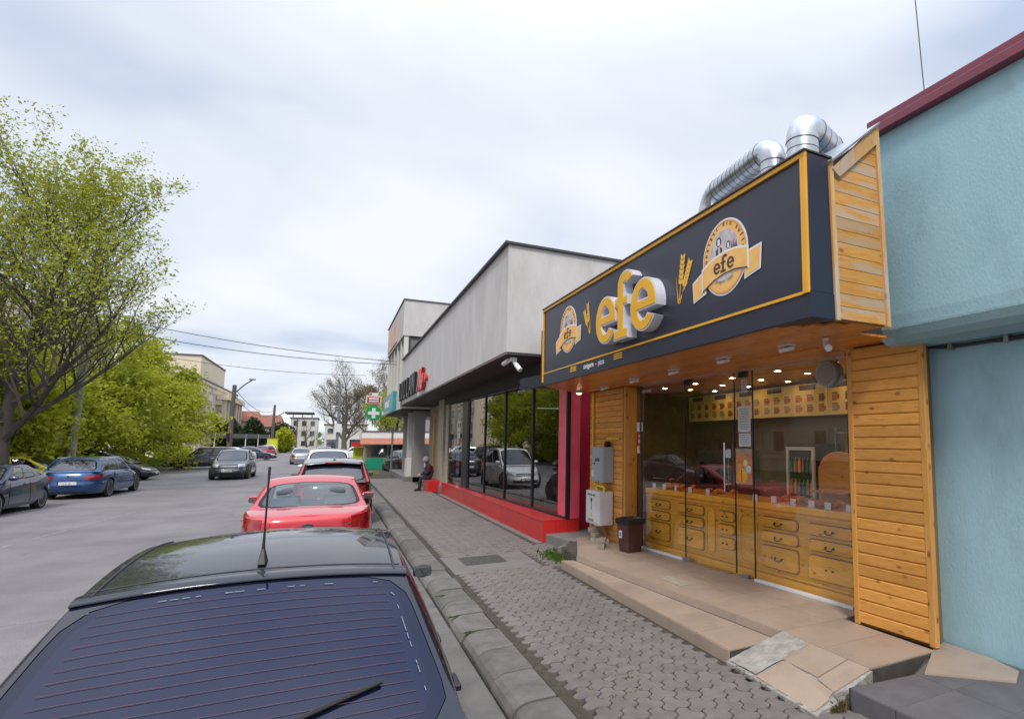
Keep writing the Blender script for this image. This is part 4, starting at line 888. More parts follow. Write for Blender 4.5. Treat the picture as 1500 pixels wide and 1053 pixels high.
# galvanised ducts behind the sign
def duct(label, pts, r, elbows=()):
    t = thing('ventilation_duct', label, 'duct', pts[0]); P0 = [Vector(p) for p in pts]
    # round the corners
    path = [P0[0]]
    for i in range(1, len(P0) - 1):
        a = (P0[i - 1] - P0[i]).normalized(); c = (P0[i + 1] - P0[i]).normalized(); d = r * 1.25
        A, B = P0[i] + a * d, P0[i] + c * d
        for q in range(6): s = q / 5; path.append(A.lerp(P0[i], s).lerp(P0[i].lerp(B, s), s))
    path.append(P0[-1]); MB().tube(path, r, 28).build('duct_pipe', 'galv', t, smooth=50)
    b = []; 
    for i in range(len(path) - 1):
        L_ = (path[i + 1] - path[i]).length
        if L_ > r * .7:
            n_ = max(2, int(L_ / .095)); 
            for q in range(n_ + 1): b.append((path[i].lerp(path[i + 1], q / n_), (path[i + 1] - path[i]).normalized(), .006 if q in (0, n_) else .0022))
    for (p, d, hgt) in b:
        MB().tube([p - d * .006, p - d * .003, p + d * .003, p + d * .006], [r, r + hgt, r + hgt, r], 28, cap=False).build('duct_seam', 'seam', t, smooth=50)
duct('thinner galvanised duct bending left over the dark sign', [(4.15, 4.66, 4.1), (4.15, 4.66, 5.33), (4.28, 6.0, 5.33), (4.28, 6.15, 4.95), (4.6, 6.4, 4.6), (4.7, 6.5, 4.2)], .145)
duct('thicker galvanised duct bending back towards the blue wall', [(4.12, 4.18, 4.1), (4.12, 4.18, 5.36), (4.85, 4.38, 5.25), (5.1, 4.35, 4.6), (5.1, 4.35, 4.2)], .165)

# gas boxes, pipes, bricks, bin
t = thing('meter_cabinet', 'grey metal meter cabinet on the pine pier', 'cabinet', (4.4, 9.8, 1.35))
MB().box(4.27, 4.48, 9.42, 9.95, 1.35, 1.98).build('case', 'greybox', t, bevel=.008); MB().box(4.258, 4.27, 9.45, 9.92, 1.38, 1.95).build('door', 'greybox', t, bevel=.004)
MB().lathe([(.0, -.014), (.016, -.012), (.018, 0)], (4.258, 9.78, 1.68), 'X', 12).build('lock', 'black', t); MB().box(4.255, 4.258, 9.8, 9.9, 1.44, 1.56).build('label', 'paper', t); MB().box(4.255, 4.258, 9.55, 9.75, 1.72, 1.78).build('label', 'ink', t)
t = thing('gas_cabinet', 'white gas cabinet with printed warning above the old bricks', 'cabinet', (4.35, 9.7, .58))
MB().box(4.20, 4.47, 9.42, 10.02, .60, 1.19).build('case', 'whitebox', t, bevel=.01); MB().box(4.188, 4.2, 9.45, 9.99, .63, 1.16).build('door', 'whitebox', t, bevel=.006)
MB().lathe([(0, -.003), (.035, -.003), (.035, 0)], (4.188, 9.74, 1.03), 'X', 16).build('symbol', 'slate', t)
b = MB(); b.poly([[(-.06, 0), (.06, 0), (0, .11)]], lambda u, v, w: (4.188 - w, 9.74 - u, .72 + v), 0, .002); b.build('warning_triangle', 'menu', t)
MB().box(4.185, 4.188, 9.73, 9.75, .86, .99).build('symbol', 'ink', t); MB().box(4.184, 4.186, 9.732, 9.748, .74, .79).build('symbol', 'ink', t)
text_mesh('PERICOL GAZ', .055, 'lettering', 'ink', lambda u, v, w: (4.186 - w, 9.74 - u, 1.105 + v), t, bold=.001, depth=.001); text_mesh('ATENTIE', .065, 'lettering', 'ink', lambda u, v, w: (4.186 - w, 9.76 - u, .65 + v), t, bold=.001, depth=.001)
t = thing('gas_pipe', 'yellow gas pipe running down the pine pier to the cabinets', 'pipe', (4.45, 10.2, 1.2))
b = MB(); b.tube([(4.45, 10.3, 3.03), (4.45, 10.3, 1.4), (4.42, 10.1, 1.26), (4.38, 9.95, 1.25), (4.36, 9.85, 1.18)], .022, 10); b.build('pipe', 'yellow', t, smooth=True)
b = MB(); b.tube([(4.34, 9.8, 1.36), (4.34, 9.8, 1.27), (4.32, 9.6, 1.27), (4.31, 9.45, 1.27), (4.31, 9.44, 1.12)], .024, 10); b.build('pipe', 'yellow', t, smooth=True)
b = MB(); b.tube([(4.48, 9.18, 2.13), (4.42, 9.25, 2.13), (4.40, 9.5, 2.13), (4.40, 9.55, 2.02)], .02, 10); b.build('pipe', 'yellow', t, smooth=True)
MB().lathe([(.0, -.05), (.05, -.045), (.06, 0), (.05, .045), (.0, .05)], (4.4, 9.52, 2.03), 'X', 16).build('regulator', 'black', t, smooth=True); MB().tube([(4.3, 9.95, .6), (4.3, 9.95, .31)], .025, 10).build('pipe', 'greybox', t)
bk = []
for k, (x, y, z, rz) in enumerate([(4.25, 9.58, .302, 10), (4.26, 9.40, .302, -30), (4.24, 9.76, .302, 80), (4.26, 9.62, .382, 20), (4.25, 9.70, .462, 0), (4.05, 8.98, .302, 60), (4.12, 9.12, .302, 75), (4.10, 9.05, .382, 62)]):
    b = MB(Matrix.Translation((x, y, z)) @ Matrix.Rotation(R(rz), 4, 'Z')); b.box(-.12, .12, -.06, .06, 0, .077); o = b.build('brick', 'brick', bevel=.008)
    setp(o, ['old brick at the bottom of the stack under the white gas cabinet', 'tilted old brick in front of the stack under the gas cabinet', 'old brick at the rear of the stack under the gas cabinet', 'second old brick up in the stack under the gas cabinet', 'topmost old brick of the stack under the gas cabinet', 'old brick lying nearest the brown bin', 'old brick lying flat between the stack and the bin', 'old brick on top of the pair beside the brown bin'][k], 'brick', 'loose bricks by the bin')
t = thing('litter_bin', 'brown plastic litter bin lined with a black bag beside the glass', 'bin', (4.34, 8.5, .302))
Rb = Matrix.Translation((4.36, 8.52, .302)) @ Matrix.Rotation(R(8), 4, 'Z')
b = MB(Rb); vs = [(-.13, -.13, 0), (.13, -.13, 0), (.13, .13, 0), (-.13, .13, 0), (-.165, -.165, .50), (.165, -.165, .50), (.165, .165, .50), (-.165, .165, .50)]
b.add(vs, [(0, 3, 2, 1), (4, 5, 6, 7), (0, 1, 5, 4), (1, 2, 6, 5), (2, 3, 7, 6), (3, 0, 4, 7)]); b.build('body', 'binbrown', t, bevel=.012)
b = MB(Rb); b.mx = Rb
def bagf(u, v):
    a = u * 2 * math.pi; r_ = .185 + .012 * noise.noise(Vector((math.cos(a) * 4, math.sin(a) * 4, v * 3))); q = max(abs(math.cos(a)), abs(math.sin(a)))
    k_ = (1, 1.03, 1.0, .86)[min(3, int(v * 3 + .01))]; zz = (.44, .49, .535, .50)[min(3, int(v * 3 + .01))] + .012 * noise.noise(Vector((math.cos(a) * 5, math.sin(a) * 5, v)))
    return (r_ * k_ * math.cos(a) / q * .93, r_ * k_ * math.sin(a) / q * .93, zz)
b.grid(bagf, 48, 3); b.build('bin_bag', 'bag', t, smooth=60)
b = MB(Rb); b.box(-.157, -.150, .02, .10, .22, .34); b.build('label', 'paper', t); b = MB(Rb); b.box(-.159, -.157, .04, .08, .25, .31); b.build('label_print', 'ink', t)
MB().box(3.86, 4.06, 6.2, 6.75, .303, .309).build('doormat', 'stone')
setp(bpy.data.objects['doormat'], 'thin worn brown doormat lying on the beige platform', 'doormat')

# ------------------------------------------------------------------ blue building on the right
bl = thing('blue_building', 'light blue stucco building with burgundy roof edge at the right', 'building', (5, 2, 0))
MB().box(4.96, 9, -3, 3.5, .0, 3.06).build('lower_wall', 'blue', bl)
prof = [(4.97, 2.985), (4.68, 2.985), (4.60, 3.0), (4.53, 3.05), (4.495, 3.13), (4.485, 3.24), (4.51, 5.03), (4.97, 5.03)]
def bx_at(z): return 4.485 + .035 * (z - 3.24) / 1.9
b = MB(); b.poly([prof], lambda u, v, w: (u, w, v), -3, 3.64); b.build('upper_wall', 'blue', bl)
b = MB(); bp_ = [(4.490, 3.12), (4.52, 3.055), (4.57, 3.005), (4.66, 2.978), (4.66, 2.972), (4.56, 2.995), (4.505, 3.045), (4.478, 3.115), (4.478, 3.135), (4.490, 3.135)]
b.poly([bp_], lambda u, v, w: (u, w, v), -3, 3.50); b.build('edge_band', 'bandgrey', bl)
MB().box(4.42, 4.53, -3, 3.66, 5.02, 5.105).build('roof_edge', 'burg', bl, bevel=.006); MB().box(4.445, 4.56, -3, 3.64, 5.107, 5.185).build('roof_edge', 'burg', bl, bevel=.006); MB().box(4.5, 9, -3, 3.5, 5.12, 5.16).build('roof', 'burg', bl)
t = thing('wall_cable', 'dark cable conduit running along the step of the blue wall', 'cable', (4.9, 3, 2.97))
b = MB(); b.tube([(4.93, 3.46, 2.985), (4.93, 3.2, 2.95), (4.935, 2.5, 2.955), (4.935, .5, 2.95)], .016, 8); b.tube([(4.92, 3.3, 2.97), (4.925, 2.7, 2.935), (4.93, .5, 2.93)], .009, 6); b.build('cable', 'trim', t)
for y in (3.2, 2.7, 2.2): MB().box(4.90, 4.955, y - .02, y + .02, 2.925, 2.985).build('clip', 'steel', t)

# ------------------------------------------------------------------ grey concrete shop with the red base
RA, RB = Vector((4.15, 10.87, 0)), Vector((3.78, 22.6, 0)); RD = (RB - RA).normalized(); RN = Vector((-abs(RD.y), -abs(RD.x), 0)).normalized()
RN = Vector((-RD.y, RD.x, 0)); RN = RN if RN.x < 0 else -RN
def Q(s_, n_, z): p = RA + RD * s_ + RN * n_; return (p.x, p.y, z)
def qbox(s0, s1, n0, n1, z0, z1):
    b = MB(); b.add([Q(s, n, z) for z in (z0, z1) for (s, n) in ((s0, n0), (s1, n0), (s1, n1), (s0, n1))], [(0, 3, 2, 1), (4, 5, 6, 7), (0, 1, 5, 4), (1, 2, 6, 5), (2, 3, 7, 6), (3, 0, 4, 7)]); return b
gs = thing('grey_shop', 'grey plastered flat roofed shop with deep overhang and red base', 'building', (4, 16, 0))
MB().box(2.88, 9, 10.9, 29.7, 3.80, 5.93).build('upper_wall', 'conc', gs); MB().box(2.80, 9.1, 10.84, 29.78, 5.932, 5.985).build('roof_edge', 'trim', gs, bevel=.006)
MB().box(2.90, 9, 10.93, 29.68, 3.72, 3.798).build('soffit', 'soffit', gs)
MB().box(2.862, 2.90, 10.88, 29.72, 3.745, 3.80).build('fascia_trim', 'browntrim', gs); MB().box(2.902, 9, 10.88, 10.928, 3.745, 3.80).build('fascia_trim', 'trim', gs)
MB().box(4.42, 9, 11.3, 11.4, .1, 3.72).build('side_wall', 'redplaster', gs)
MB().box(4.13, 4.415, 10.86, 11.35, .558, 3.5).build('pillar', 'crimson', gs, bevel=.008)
b = MB(); b.add([(4.417, 11.15, .3), (4.9, 11.15, .3), (4.9, 11.3, .3), (4.417, 11.3, .3), (4.417, 11.15, 3.5), (4.9, 11.15, 3.5), (4.9, 11.3, 3.5), (4.417, 11.3, 3.5)], [(0, 3, 2, 1), (4, 5, 6, 7), (0, 1, 5, 4), (1, 2, 6, 5), (2, 3, 7, 6), (3, 0, 4, 7)]); b.build('side_pier', 'redplaster', gs)
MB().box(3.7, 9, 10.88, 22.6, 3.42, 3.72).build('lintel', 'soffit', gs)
# red base: panels
MB().box(3.69, 4.4, 10.9, 22.6, .05, .53).build('base_core', 'redplaster', gs)
for i in range(11):
    y0 = 10.88 + i * 1.065; b = MB(); b.box(3.668, 3.69, y0 + .003, y0 + 1.062, .10, .535); b.build('base_panel', 'red', gs, bevel=.003)
for i in range(3): x0 = 3.668 + i * .25; b = MB(); b.box(x0, x0 + .247 if i < 2 else 4.415, 10.862, 10.884, .12 + .13 * (x0 > 3.8), .535); b.build('base_panel', 'red', gs, bevel=.003)
for i in range(11):
    y0 = 10.86 + i * 1.067; b = MB(); b.box(3.655, 4.42, y0 + .002, y0 + 1.065, .537, .556); b.build('sill_panel', 'red', gs, bevel=.003)
mull = [0.0, 2.05, 4.2, 6.2, 8.15]
for i in range(4):
    b = MB(); s0, s1 = mull[i] + .03, mull[i + 1] - .03; b.add([Q(s0, .0, .60), Q(s1, 0, .60), Q(s1, 0, 3.40), Q(s0, 0, 3.40)], [(0, 1, 2, 3)]); b.build('window_pane', 'redglass', gs)
for s_ in mull: qbox(s_ - .03, s_ + .03, -.05, .03, .557, 3.42).build('mullion', 'black', gs)
qbox(0.03, 8.12, -.05, .04, .557, .60).build('window_rail', 'black', gs); qbox(0.03, 8.12, -.05, .03, 3.40, 3.42).build('window_rail', 'steel', gs)
qbox(8.3, 9.05, -.2, .02, .557, 3.42).build('door_frame', 'black', gs); qbox(8.19, 8.3, -.35, .0, .557, 3.42).build('door_frame', 'black', gs)
b = MB(); b.add([Q(9.1, 0, .60), Q(11.3, 0, .60), Q(11.3, 0, 3.40), Q(9.1, 0, 3.40)], [(0, 1, 2, 3)]); b.build('window_pane', 'redglass', gs); qbox(11.3, 11.7, -.3, .03, .557, 3.42).build('mullion', 'stone', gs)
# room behind the dark glass
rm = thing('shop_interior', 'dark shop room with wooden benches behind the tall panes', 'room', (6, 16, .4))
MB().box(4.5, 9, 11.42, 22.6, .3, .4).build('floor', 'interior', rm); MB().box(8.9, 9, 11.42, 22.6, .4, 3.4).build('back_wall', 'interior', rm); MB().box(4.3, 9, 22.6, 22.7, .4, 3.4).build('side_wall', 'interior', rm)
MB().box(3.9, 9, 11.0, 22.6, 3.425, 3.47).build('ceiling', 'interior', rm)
for k in range(6):
    y0 = 11.9 + k * 1.7; be = thing('bench', ['wooden restaurant bench nearest the red pillar, behind the glass', 'second wooden bench from the red pillar, behind the glass', 'third wooden bench from the red pillar, behind the glass', 'fourth wooden bench from the red pillar, behind the glass', 'fifth wooden bench from the red pillar, behind the glass', 'wooden bench farthest from the red pillar, behind the glass'][k], 'bench', (4.9, y0, .4), 'benches behind the dark glass')
    MB().box(4.6, 5.8, y0, y0 + .5, .78, .86).build('seat', 'stone', be, bevel=.01); MB().box(4.6, 5.8, y0 - .06, y0, .4, 1.35).build('backrest', 'stone', be, bevel=.01); MB().box(4.65, 5.75, y0 + .05, y0 + .45, .4, .78).build('base', 'interior', be)
# fascia lettering
t = thing('fascia_letters', 'row of tall black raised letters on the grey fascia', 'lettering', (2.8, 27, 3.8)); 
for i, ch in enumerate('LULLAN'):
    y = 30.1 - .55 - i * 1.02
    text_mesh(ch, 1.16, 'letter', 'black', lambda u, v, w, y=y: (2.80 - w, y - u * .95, 3.98 + v), t, bold=.03, depth=.055, align='CENTER')
t = thing('fascia_script', 'red raised script letters beside the black ones on the grey fascia', 'lettering', (2.8, 22.4, 3.9))
text_mesh('Ne', 1.05, 'letter', 'red', lambda u, v, w: (2.80 - w, 22.55 - u * 1.15 - v * .25, 3.98 + v), t, bold=.045, depth=.055, align='CENTER', shear=.3)
b = MB(); b.lathe([(0, -.06), (.11, -.06), (.11, .06), (0, .06)], (2.82, 21.25, 4.28), 'X', 14); b.build('letter', 'red', t)
t = thing('security_camera', 'pair of white cameras under the corner of the grey overhang', 'camera', (3.05, 11.0, 3.55))
MB().box(3.0, 3.12, 10.98, 11.12, 3.64, 3.72).build('mount', 'white', t, bevel=.01); MB().tube([(3.06, 11.05, 3.66), (3.12, 10.98, 3.55), (3.16, 10.9, 3.46)], [.03, .05, .05], 12).build('body', 'white', t, smooth=True); MB().tube([(2.98, 11.1, 3.66), (2.95, 11.35, 3.62)], .045, 12).build('body', 'white', t, smooth=True)
# concrete slab in the gap beside the bakery
sl_ = thing('concrete_slab', 'grey concrete slab with broken edge between the red base and the bakery', 'slab', (4.1, 10.3, .1))
b = MB(); b.poly([[(3.72, 10.86), (3.80, 10.2), (3.95, 9.9), (4.35, 9.98), (4.8, 10.4), (4.8, 11.14), (3.9, 11.14)]], lambda u, v, w: (u, v, w), 0, .30); b.build('slab', 'patch', sl_, bevel=.01)
b = MB(Matrix.Translation((3.62, 9.62, .13)) @ Matrix.Rotation(R(25), 4, 'Z')); b.box(-.10, .10, -.05, .05, 0, .15); o = b.build('concrete_block', 'patch', bevel=.01); setp(o, 'small pale concrete block beside the green weeds', 'block')
# worn cement strip along the base
MB().box(3.55, 3.67, 10.9, 22.6, .1, .136).build('cement_strip', 'patch', pavement)

# ------------------------------------------------------------------ second, taller building and what stands before it
t2 = thing('pharmacy_building', 'two storey pale building with projecting upper floor beyond the grey shop', 'building', (4, 34, 0))
MB().box(2.84, 9, 29.9, 38.9, 7.2, 8.95).build('upper_wall', 'conc', t2); MB().box(2.80, 9.05, 29.86, 38.95, 8.952, 9.02).build('roof_edge', 'apartdark', t2)
MB().box(2.84, 9, 29.9, 38.9, 3.62, 4.6).build('floor_band', 'houseWhite', t2); MB().box(2.87, 9, 29.93, 38.87, 3.54, 3.618).build('soffit', 'soffit', t2)
MB().box(3.15, 9, 30.3, 38.6, 4.6, 7.2).build('upper_room', 'houseWhite', t2)
for y in (29.95, 31.5, 33.3, 35.1, 36.9, 38.6): MB().box(2.9, 3.1, y, y + .22, 4.6, 7.2).build('column', 'houseWhite', t2)
for i in range(5):
    y0 = 30.2 + i * 1.8; f = MB().box(3.02, 3.08, y0, y0 + 1.25, 4.75, 7.1).build('window_frame', 'trim', t2)
    for q in range(2): MB().box(3.0, 3.015, y0 + .06 + q * .6, y0 + .56 + q * .6, 4.85, 7.0).build('pane', 'winglass', f)
f = MB().box(3.1, 4.7, 29.98, 30.28, 4.75, 7.15).build('window_frame', 'trim', t2)
for q in range(2):
    MB().box(3.2 + q * .75, 3.85 + q * .75, 29.96, 29.978, 6.2, 7.0).build('pane', 'winglass', f); MB().box(3.2 + q * .75, 3.85 + q * .75, 29.96, 29.978, 4.9, 6.05).build('pane', 'winglass', f)
M['peach'] = mat('peach_banner', (.70, .45, .36), (.60, .36, .28), scale=1, rough=.7)
MB().box(2.80, 2.838, 33, 38, 7.35, 8.5).build('banner', 'peach', t2)
for (y0, y1, x0, m) in ((23.3, 24.5, 3.78, 'stone'), (26.2, 26.6, 4.2, 'conc'), (30.2, 30.9, 3.55, 'houseGrey'), (32.2, 32.7, 3.5, 'conc')):
    MB().box(x0, x0 + .5, y0, y1, .1, 3.7 if y0 < 29 else 3.54).build('pillar', m, t2)
MB().box(4.25, 4.3, 24.6, 30.2, .1, 3.7).build('ground_wall', 'stone', t2); MB().box(3.9, 3.95, 30.9, 38.6, .1, 3.54).build('ground_wall', 'houseGrey', t2)
MB().box(3.35, 3.75, 30.9, 31.9, .13, 1.2).build('white_panel', 'houseWhite', t2); MB().box(3.2, 3.9, 30.2, 38.6, .1, .33).build('plinth', 'patch', t2)
for y in (25.0, 25.5, 28.2): MB().box(4.16, 4.25, y, y + .16, .5, 3.4).build('orange_post', 'woodz', t2)
b = MB(); b.box(3.35, 3.8, 23.7, 24.9, .1, .56); rb = b.build('red_block', 'red', bevel=.01); setp(rb, 'low red block the seated person sits on, past the end of the red base', 'low wall')
MB().box(3.72, 3.98, 22.65, 23.6, .1, .36).build('step_block', 'patch'); setp(bpy.data.objects['step_block'], 'pale concrete step between the red base and the red block', 'step')
t = thing('teal_sign', 'teal framed sign box on the first floor band of the pale building', 'sign', (2.78, 34.5, 3.6))
MB().box(2.66, 2.838, 31.9, 38.0, 3.6, 4.62).build('case', 'teal', t); MB().box(2.645, 2.66, 33.2, 36.9, 3.78, 4.42).build('panel', 'bandgrey', t)
text_mesh('FARMACIE', .5, 'lettering', 'white', lambda u, v, w: (2.64 - w, 35.1 - u * 1.2, 3.9 + v), t, bold=.01, depth=.004)
t = thing('pharmacy_cross', 'round green sign with a white cross hanging over the pavement', 'sign', (2.25, 40, 3.2))
MB().lathe([(.0, -.06), (.46, -.06), (.46, .06), (0, .06)], (2.27, 40, 3.80), 'Y', 36).build('disc', 'green', t)
MB().box(2.17, 2.37, 39.90, 39.938, 3.48, 4.12).build('cross', 'white', t); MB().box(1.95, 2.168, 39.90, 39.938, 3.70, 3.90).build('cross', 'white', t); MB().box(2.372, 2.59, 39.90, 39.938, 3.70, 3.90).build('cross', 'white', t)
MB().box(2.7, 3.3, 39.96, 40.04, 3.7, 3.95).build('bracket', 'white', t)
t = thing('red_sign', 'small red and white hanging sign above the green cross', 'sign', (2.2, 40.2, 4.3))
MB().box(1.82, 2.68, 40.1, 40.2, 4.42, 4.9).build('case', 'white', t); MB().box(1.87, 2.63, 40.08, 40.098, 4.46, 4.84).build('panel', 'red', t)
MB().box(1.97, 2.53, 40.07, 40.079, 4.68, 4.77).build('band', 'white', t); MB().box(1.97, 2.53, 40.07, 40.079, 4.53, 4.60).build('band', 'white', t)
MB().box(2.0, 2.5, 40.1, 40.18, 4.92, 5.1).build('header', 'white', t); MB().box(2.02, 2.12, 40.09, 40.1, 4.94, 5.08).build('mark', 'red', t); MB().box(2.2, 2.26, 40.12, 40.18, 3.0, 4.42).build('post', 'poleblue', t)
# kiosk across the side street
k_ = thing('corner_kiosk', 'low kiosk with white fascia, brown awning and dark windows', 'kiosk', (3.8, 47, .1))
MB().box(2.05, 9, 46.2, 50, .1, 2.2).build('walls', 'stone', k_); MB().box(1.9, 9.2, 45.4, 50.2, 2.22, 2.72).build('fascia', 'white', k_); MB().box(1.85, 9.2, 45.35, 45.398, 2.70, 2.78).build('roof_edge', 'apartdark', k_)
b = MB(); b.add([(1.8, 44.8, 1.86), (9, 44.8, 1.86), (9, 45.38, 2.26), (1.8, 45.38, 2.26), (1.8, 44.8, 1.80), (9, 44.8, 1.80), (9, 45.38, 2.20), (1.8, 45.38, 2.20)], [(0, 1, 2, 3), (4, 7, 6, 5), (0, 3, 7, 4), (1, 5, 6, 2), (3, 2, 6, 7), (0, 4, 5, 1)]); b.build('awning', 'awning', k_)
for i in range(5): MB().box(2.6 + i * 1.15, 3.6 + i * 1.15, 46.15, 46.198, .95, 2.0).build('window', 'winglass', k_)
MB().box(2.3, 8, 45.9, 46.1, .1, .85).build('counter_front', 'white', k_)
setp(MB().box(2.2, 3.3, 45.0, 45.6, .1, .82).build('green_bench_box', 'greenbox'), 'green box bench standing before the low kiosk', 'bench')
setp(MB().box(1.3, 2.0, 46.0, 46.5, 1.65, 1.98).build('red_sign_board', 'red'), 'plain red sign board at the left corner of the kiosk', 'sign')
MB().box(1.45, 2.04, 46.6, 47.4, .0, 1.6).build('side_panel', 'limebox', k_)
for (x, y, z, lb) in ((3.35, 39.5, 2.9, 'slim metal post left of the dark car with red tail lamps'), (3.05, 35.5, 2.6, 'slim metal post standing nearest on the pavement, before the kiosk'), (4.3, 39.5, 2.9, 'slim metal post right of the dark car, beside the grey pillars')):
    setp(MB().tube([(x, y, .1), (x, y, z)], .035, 8).build('metal_post', 'poleblue'), lb, 'post', 'slim posts at the corner')

# ------------------------------------------------------------------ poles, wires
def wire(label, a, c, sag, r=.012):
    a, c = Vector(a), Vector(c); pts = [a.lerp(c, i / 16) - Vector((0, 0, sag * 4 * (i / 16) * (1 - i / 16))) for i in range(17)]
    setp(MB().tube(pts, r, 5).build('overhead_wire', 'plastic'), label, 'cable')
wire('upper overhead wire crossing the street to the pale building', (2.75, 31.6, 6.1), (-16, 33.6, 9.3), .65, .016)
wire('second overhead wire crossing the street just under the upper one', (2.75, 31.6, 5.95), (-16, 33.6, 8.7), .75, .016)
wire('faint overhead wire crossing the street farther away', (2.6, 60, 8.2), (-22, 62, 11), .9, .02)
wire('overhead wire from the wooden pole to the far pole, upper', (-9.9, 80, 8.0), (-8.9, 118, 7.2), 1.2, .03); wire('overhead wire from the wooden pole to the far pole, lower', (-9.9, 80, 7.2), (-8.9, 118, 6.7), 1.3, .03)
wire('thin wire rising into the sky above the roof of the blue building', (4.50, 3.05, 5.18), (4.6, 3.3, 9.0), .02, .005)
t = thing('concrete_pole', 'leaning concrete utility pole with white sign among the trees', 'utility pole', (-10.45, 36, 0))
MB().tube([(-10.5, 36, 0), (-10.35, 36, 5), (-10.16, 36, 9.6)], [.19, .17, .13], 14).build('pole', 'polecon', t, smooth=True); MB().box(-10.4, -9.9, 35.9, 36.1, 8.7, 8.8).build('cross_arm', 'trim', t)
MB().box(-11.2, -10.72, 35.75, 35.79, 1.75, 2.5).build('sign_plate', 'white', t); MB().box(-10.95, -10.6, 35.8, 36, 2.5, 3.0).build('meter_box', 'black', t)
t = thing('wooden_pole', 'tall brown utility pole with lamp arm before the beige apartment block', 'utility pole', (-10, 80, 0))
MB().tube([(-10.1, 80, 0), (-9.95, 80, 8.4)], [.28, .2], 10).build('pole', 'polewood', t, smooth=True); MB().tube([(-9.95, 80, 7.4), (-9.0, 79.5, 8.4), (-8.2, 79, 9.0)], .07, 6).build('lamp_arm', 'poleblue', t); MB().box(-8.5, -7.9, 78.8, 79.1, 8.95, 9.1).build('lamp', 'poleblue', t); MB().box(-10.35, -10.1, 79.5, 79.8, 2.2, 2.9).build('meter_box', 'slate', t)
t = thing('dark_pole', 'dark thin utility pole far down the left side of the street', 'utility pole', (-9.1, 120, 0))
MB().tube([(-9.1, 120, 0), (-8.95, 120, 8.3)], [.3, .17], 8).build('pole', 'polewood', t, smooth=True); MB().tube([(-9, 120, 6), (-7.4, 119, 7)], .07, 6).build('lamp_arm', 'poleblue', t)
t = thing('dark_pole', 'thin dark pole before the white house at the end of the street', 'utility pole', (-6, 120, 0)); MB().tube([(-5.6, 122, 0), (-5.5, 122, 6.2)], [.16, .1], 8).build('pole', 'polewood', t, smooth=True); MB().box(-6.0, -5.0, 121.9, 122.1, 5.6, 5.7).build('cross_arm', 'polewood', t)
t = thing('camera_pole', 'grey lamp post with white box and small camera on the right', 'lamp post', (.5, 60, 0))
MB().tube([(.48, 60, 0), (.5, 60, 7.2)], [.13, .08], 12).build('pole', 'poleblue', t, smooth=True); MB().box(.2, .8, 59.7, 59.9, 2.85, 3.6).build('box', 'whitebox', t); MB().tube([(.5, 60, 5.2), (.1, 59.8, 5.25)], .03, 6).build('camera_arm', 'white', t); MB().lathe([(0, -.13), (.12, -.06), (.13, .05), (0, .1)], (.08, 59.8, 5.15), 'Z', 10).build('camera', 'white', t, smooth=True)

# ------------------------------------------------------------------ left: apartment blocks with windows
def winmesh(w_, h, d=.14):
    b = MB(); b.box(0, .05, 0, w_, 0, h); return b
def apartment(name, label, X, y0, y1, H, ns, bay, tower=None, m='apart', corner_end=False):
    t = thing(name, label, 'building', (X, (y0 + y1) / 2, 0))
    MB().box(X - 12, X, y0, y1, 0, H).build('walls', m, t); MB().box(X - 12.2, X + .35, y0 - .2, y1 + .3, H + .003, H + .25).build('cornice', 'apartdark', t); MB().box(X - 11.8, X + .28, y0 - .1, y1 + .1, H - .5, H - .003).build('cornice_band', 'apart2', t)
    sh = (H - 1.6) / ns; nb = int((y1 - y0) / bay); srcs = None
    for s_ in range(ns):
        z0 = 1.3 + s_ * sh
        MB().box(X, X + .12, y0, y1, z0 - .42, z0 - .3).build('string_course', 'apart2', t)
        for i in range(nb):
            yc = y0 + (i + .5) * bay
            if srcs is None:
                b = MB(); b.poly([[(-1.05, 0), (1.05, 0), (1.05, 1.5), (-1.05, 1.5)], [(-.95, .1), (-.95, 1.4), (-.05, 1.4), (-.05, .1)], [(.05, .1), (.05, 1.4), (.95, 1.4), (.95, .1)]], lambda u, v, w: (X + w, yc + u, z0 + v), -.05, .10)
                fr = b.build('window', 'houseWhite', t); pa = MB().box(X + .01, X + .04, yc - .95, yc + .95, z0 + .1, z0 + 1.4).build('pane', 'winglass', fr); srcs = (fr, pa, yc, z0); curt = MB().box(X + .041, X + .045, yc - .93, yc - .07, z0 + .12, z0 + 1.38).build('curtain', 'houseWhite', fr)
                b = MB(); b.box(X + .001, X + .95, yc - 1.9, yc - 1.82, z0 - .4, z0 + .6); b.box(X + .001, X + .95, yc + 1.82, yc + 1.9, z0 - .4, z0 + .6); b.box(X + .87, X + .95, yc - 1.82, yc + 1.82, z0 - .4, z0 + .6); b.box(X + .001, X + .87, yc - 1.82, yc + 1.82, z0 - .4, z0 - .28)
                bal = b.build('balcony', 'apart2', t); pb = bal
            else:
                fr = srcs[0].copy(); COL.objects.link(fr); fr.parent = t; fr.location = (0, yc - srcs[2], z0 - srcs[3])
                pa = srcs[1].copy(); COL.objects.link(pa); pa.parent = fr
                if random.random() < .45:
                    cu_ = curt.copy(); COL.objects.link(cu_); cu_.parent = fr; cu_.location = (0, random.choice([0, .95]), 0)
                if (i % 3 == 1) and s_ > 0: bl_ = pb.copy(); COL.objects.link(bl_); bl_.parent = t; bl_.location = (0, yc - srcs[2], z0 - srcs[3])
    for i in range(nb + 1):
        if i % 3 == 0: MB().box(X, X + .25, y0 + i * bay - .2, y0 + i * bay + .2, 0, H - .5).build('pilaster', 'apart2', t)
    if tower:
        for (ya, yb, Hh, xo) in tower:
            MB().box(X - 10, X - xo, ya, yb, H + .25, Hh).build('roof_block', m, t); MB().box(X - 10.1, X - xo + .15, ya - .15, yb + .15, Hh + .003, Hh + .22).build('cornice', 'apartdark', t)
    return t
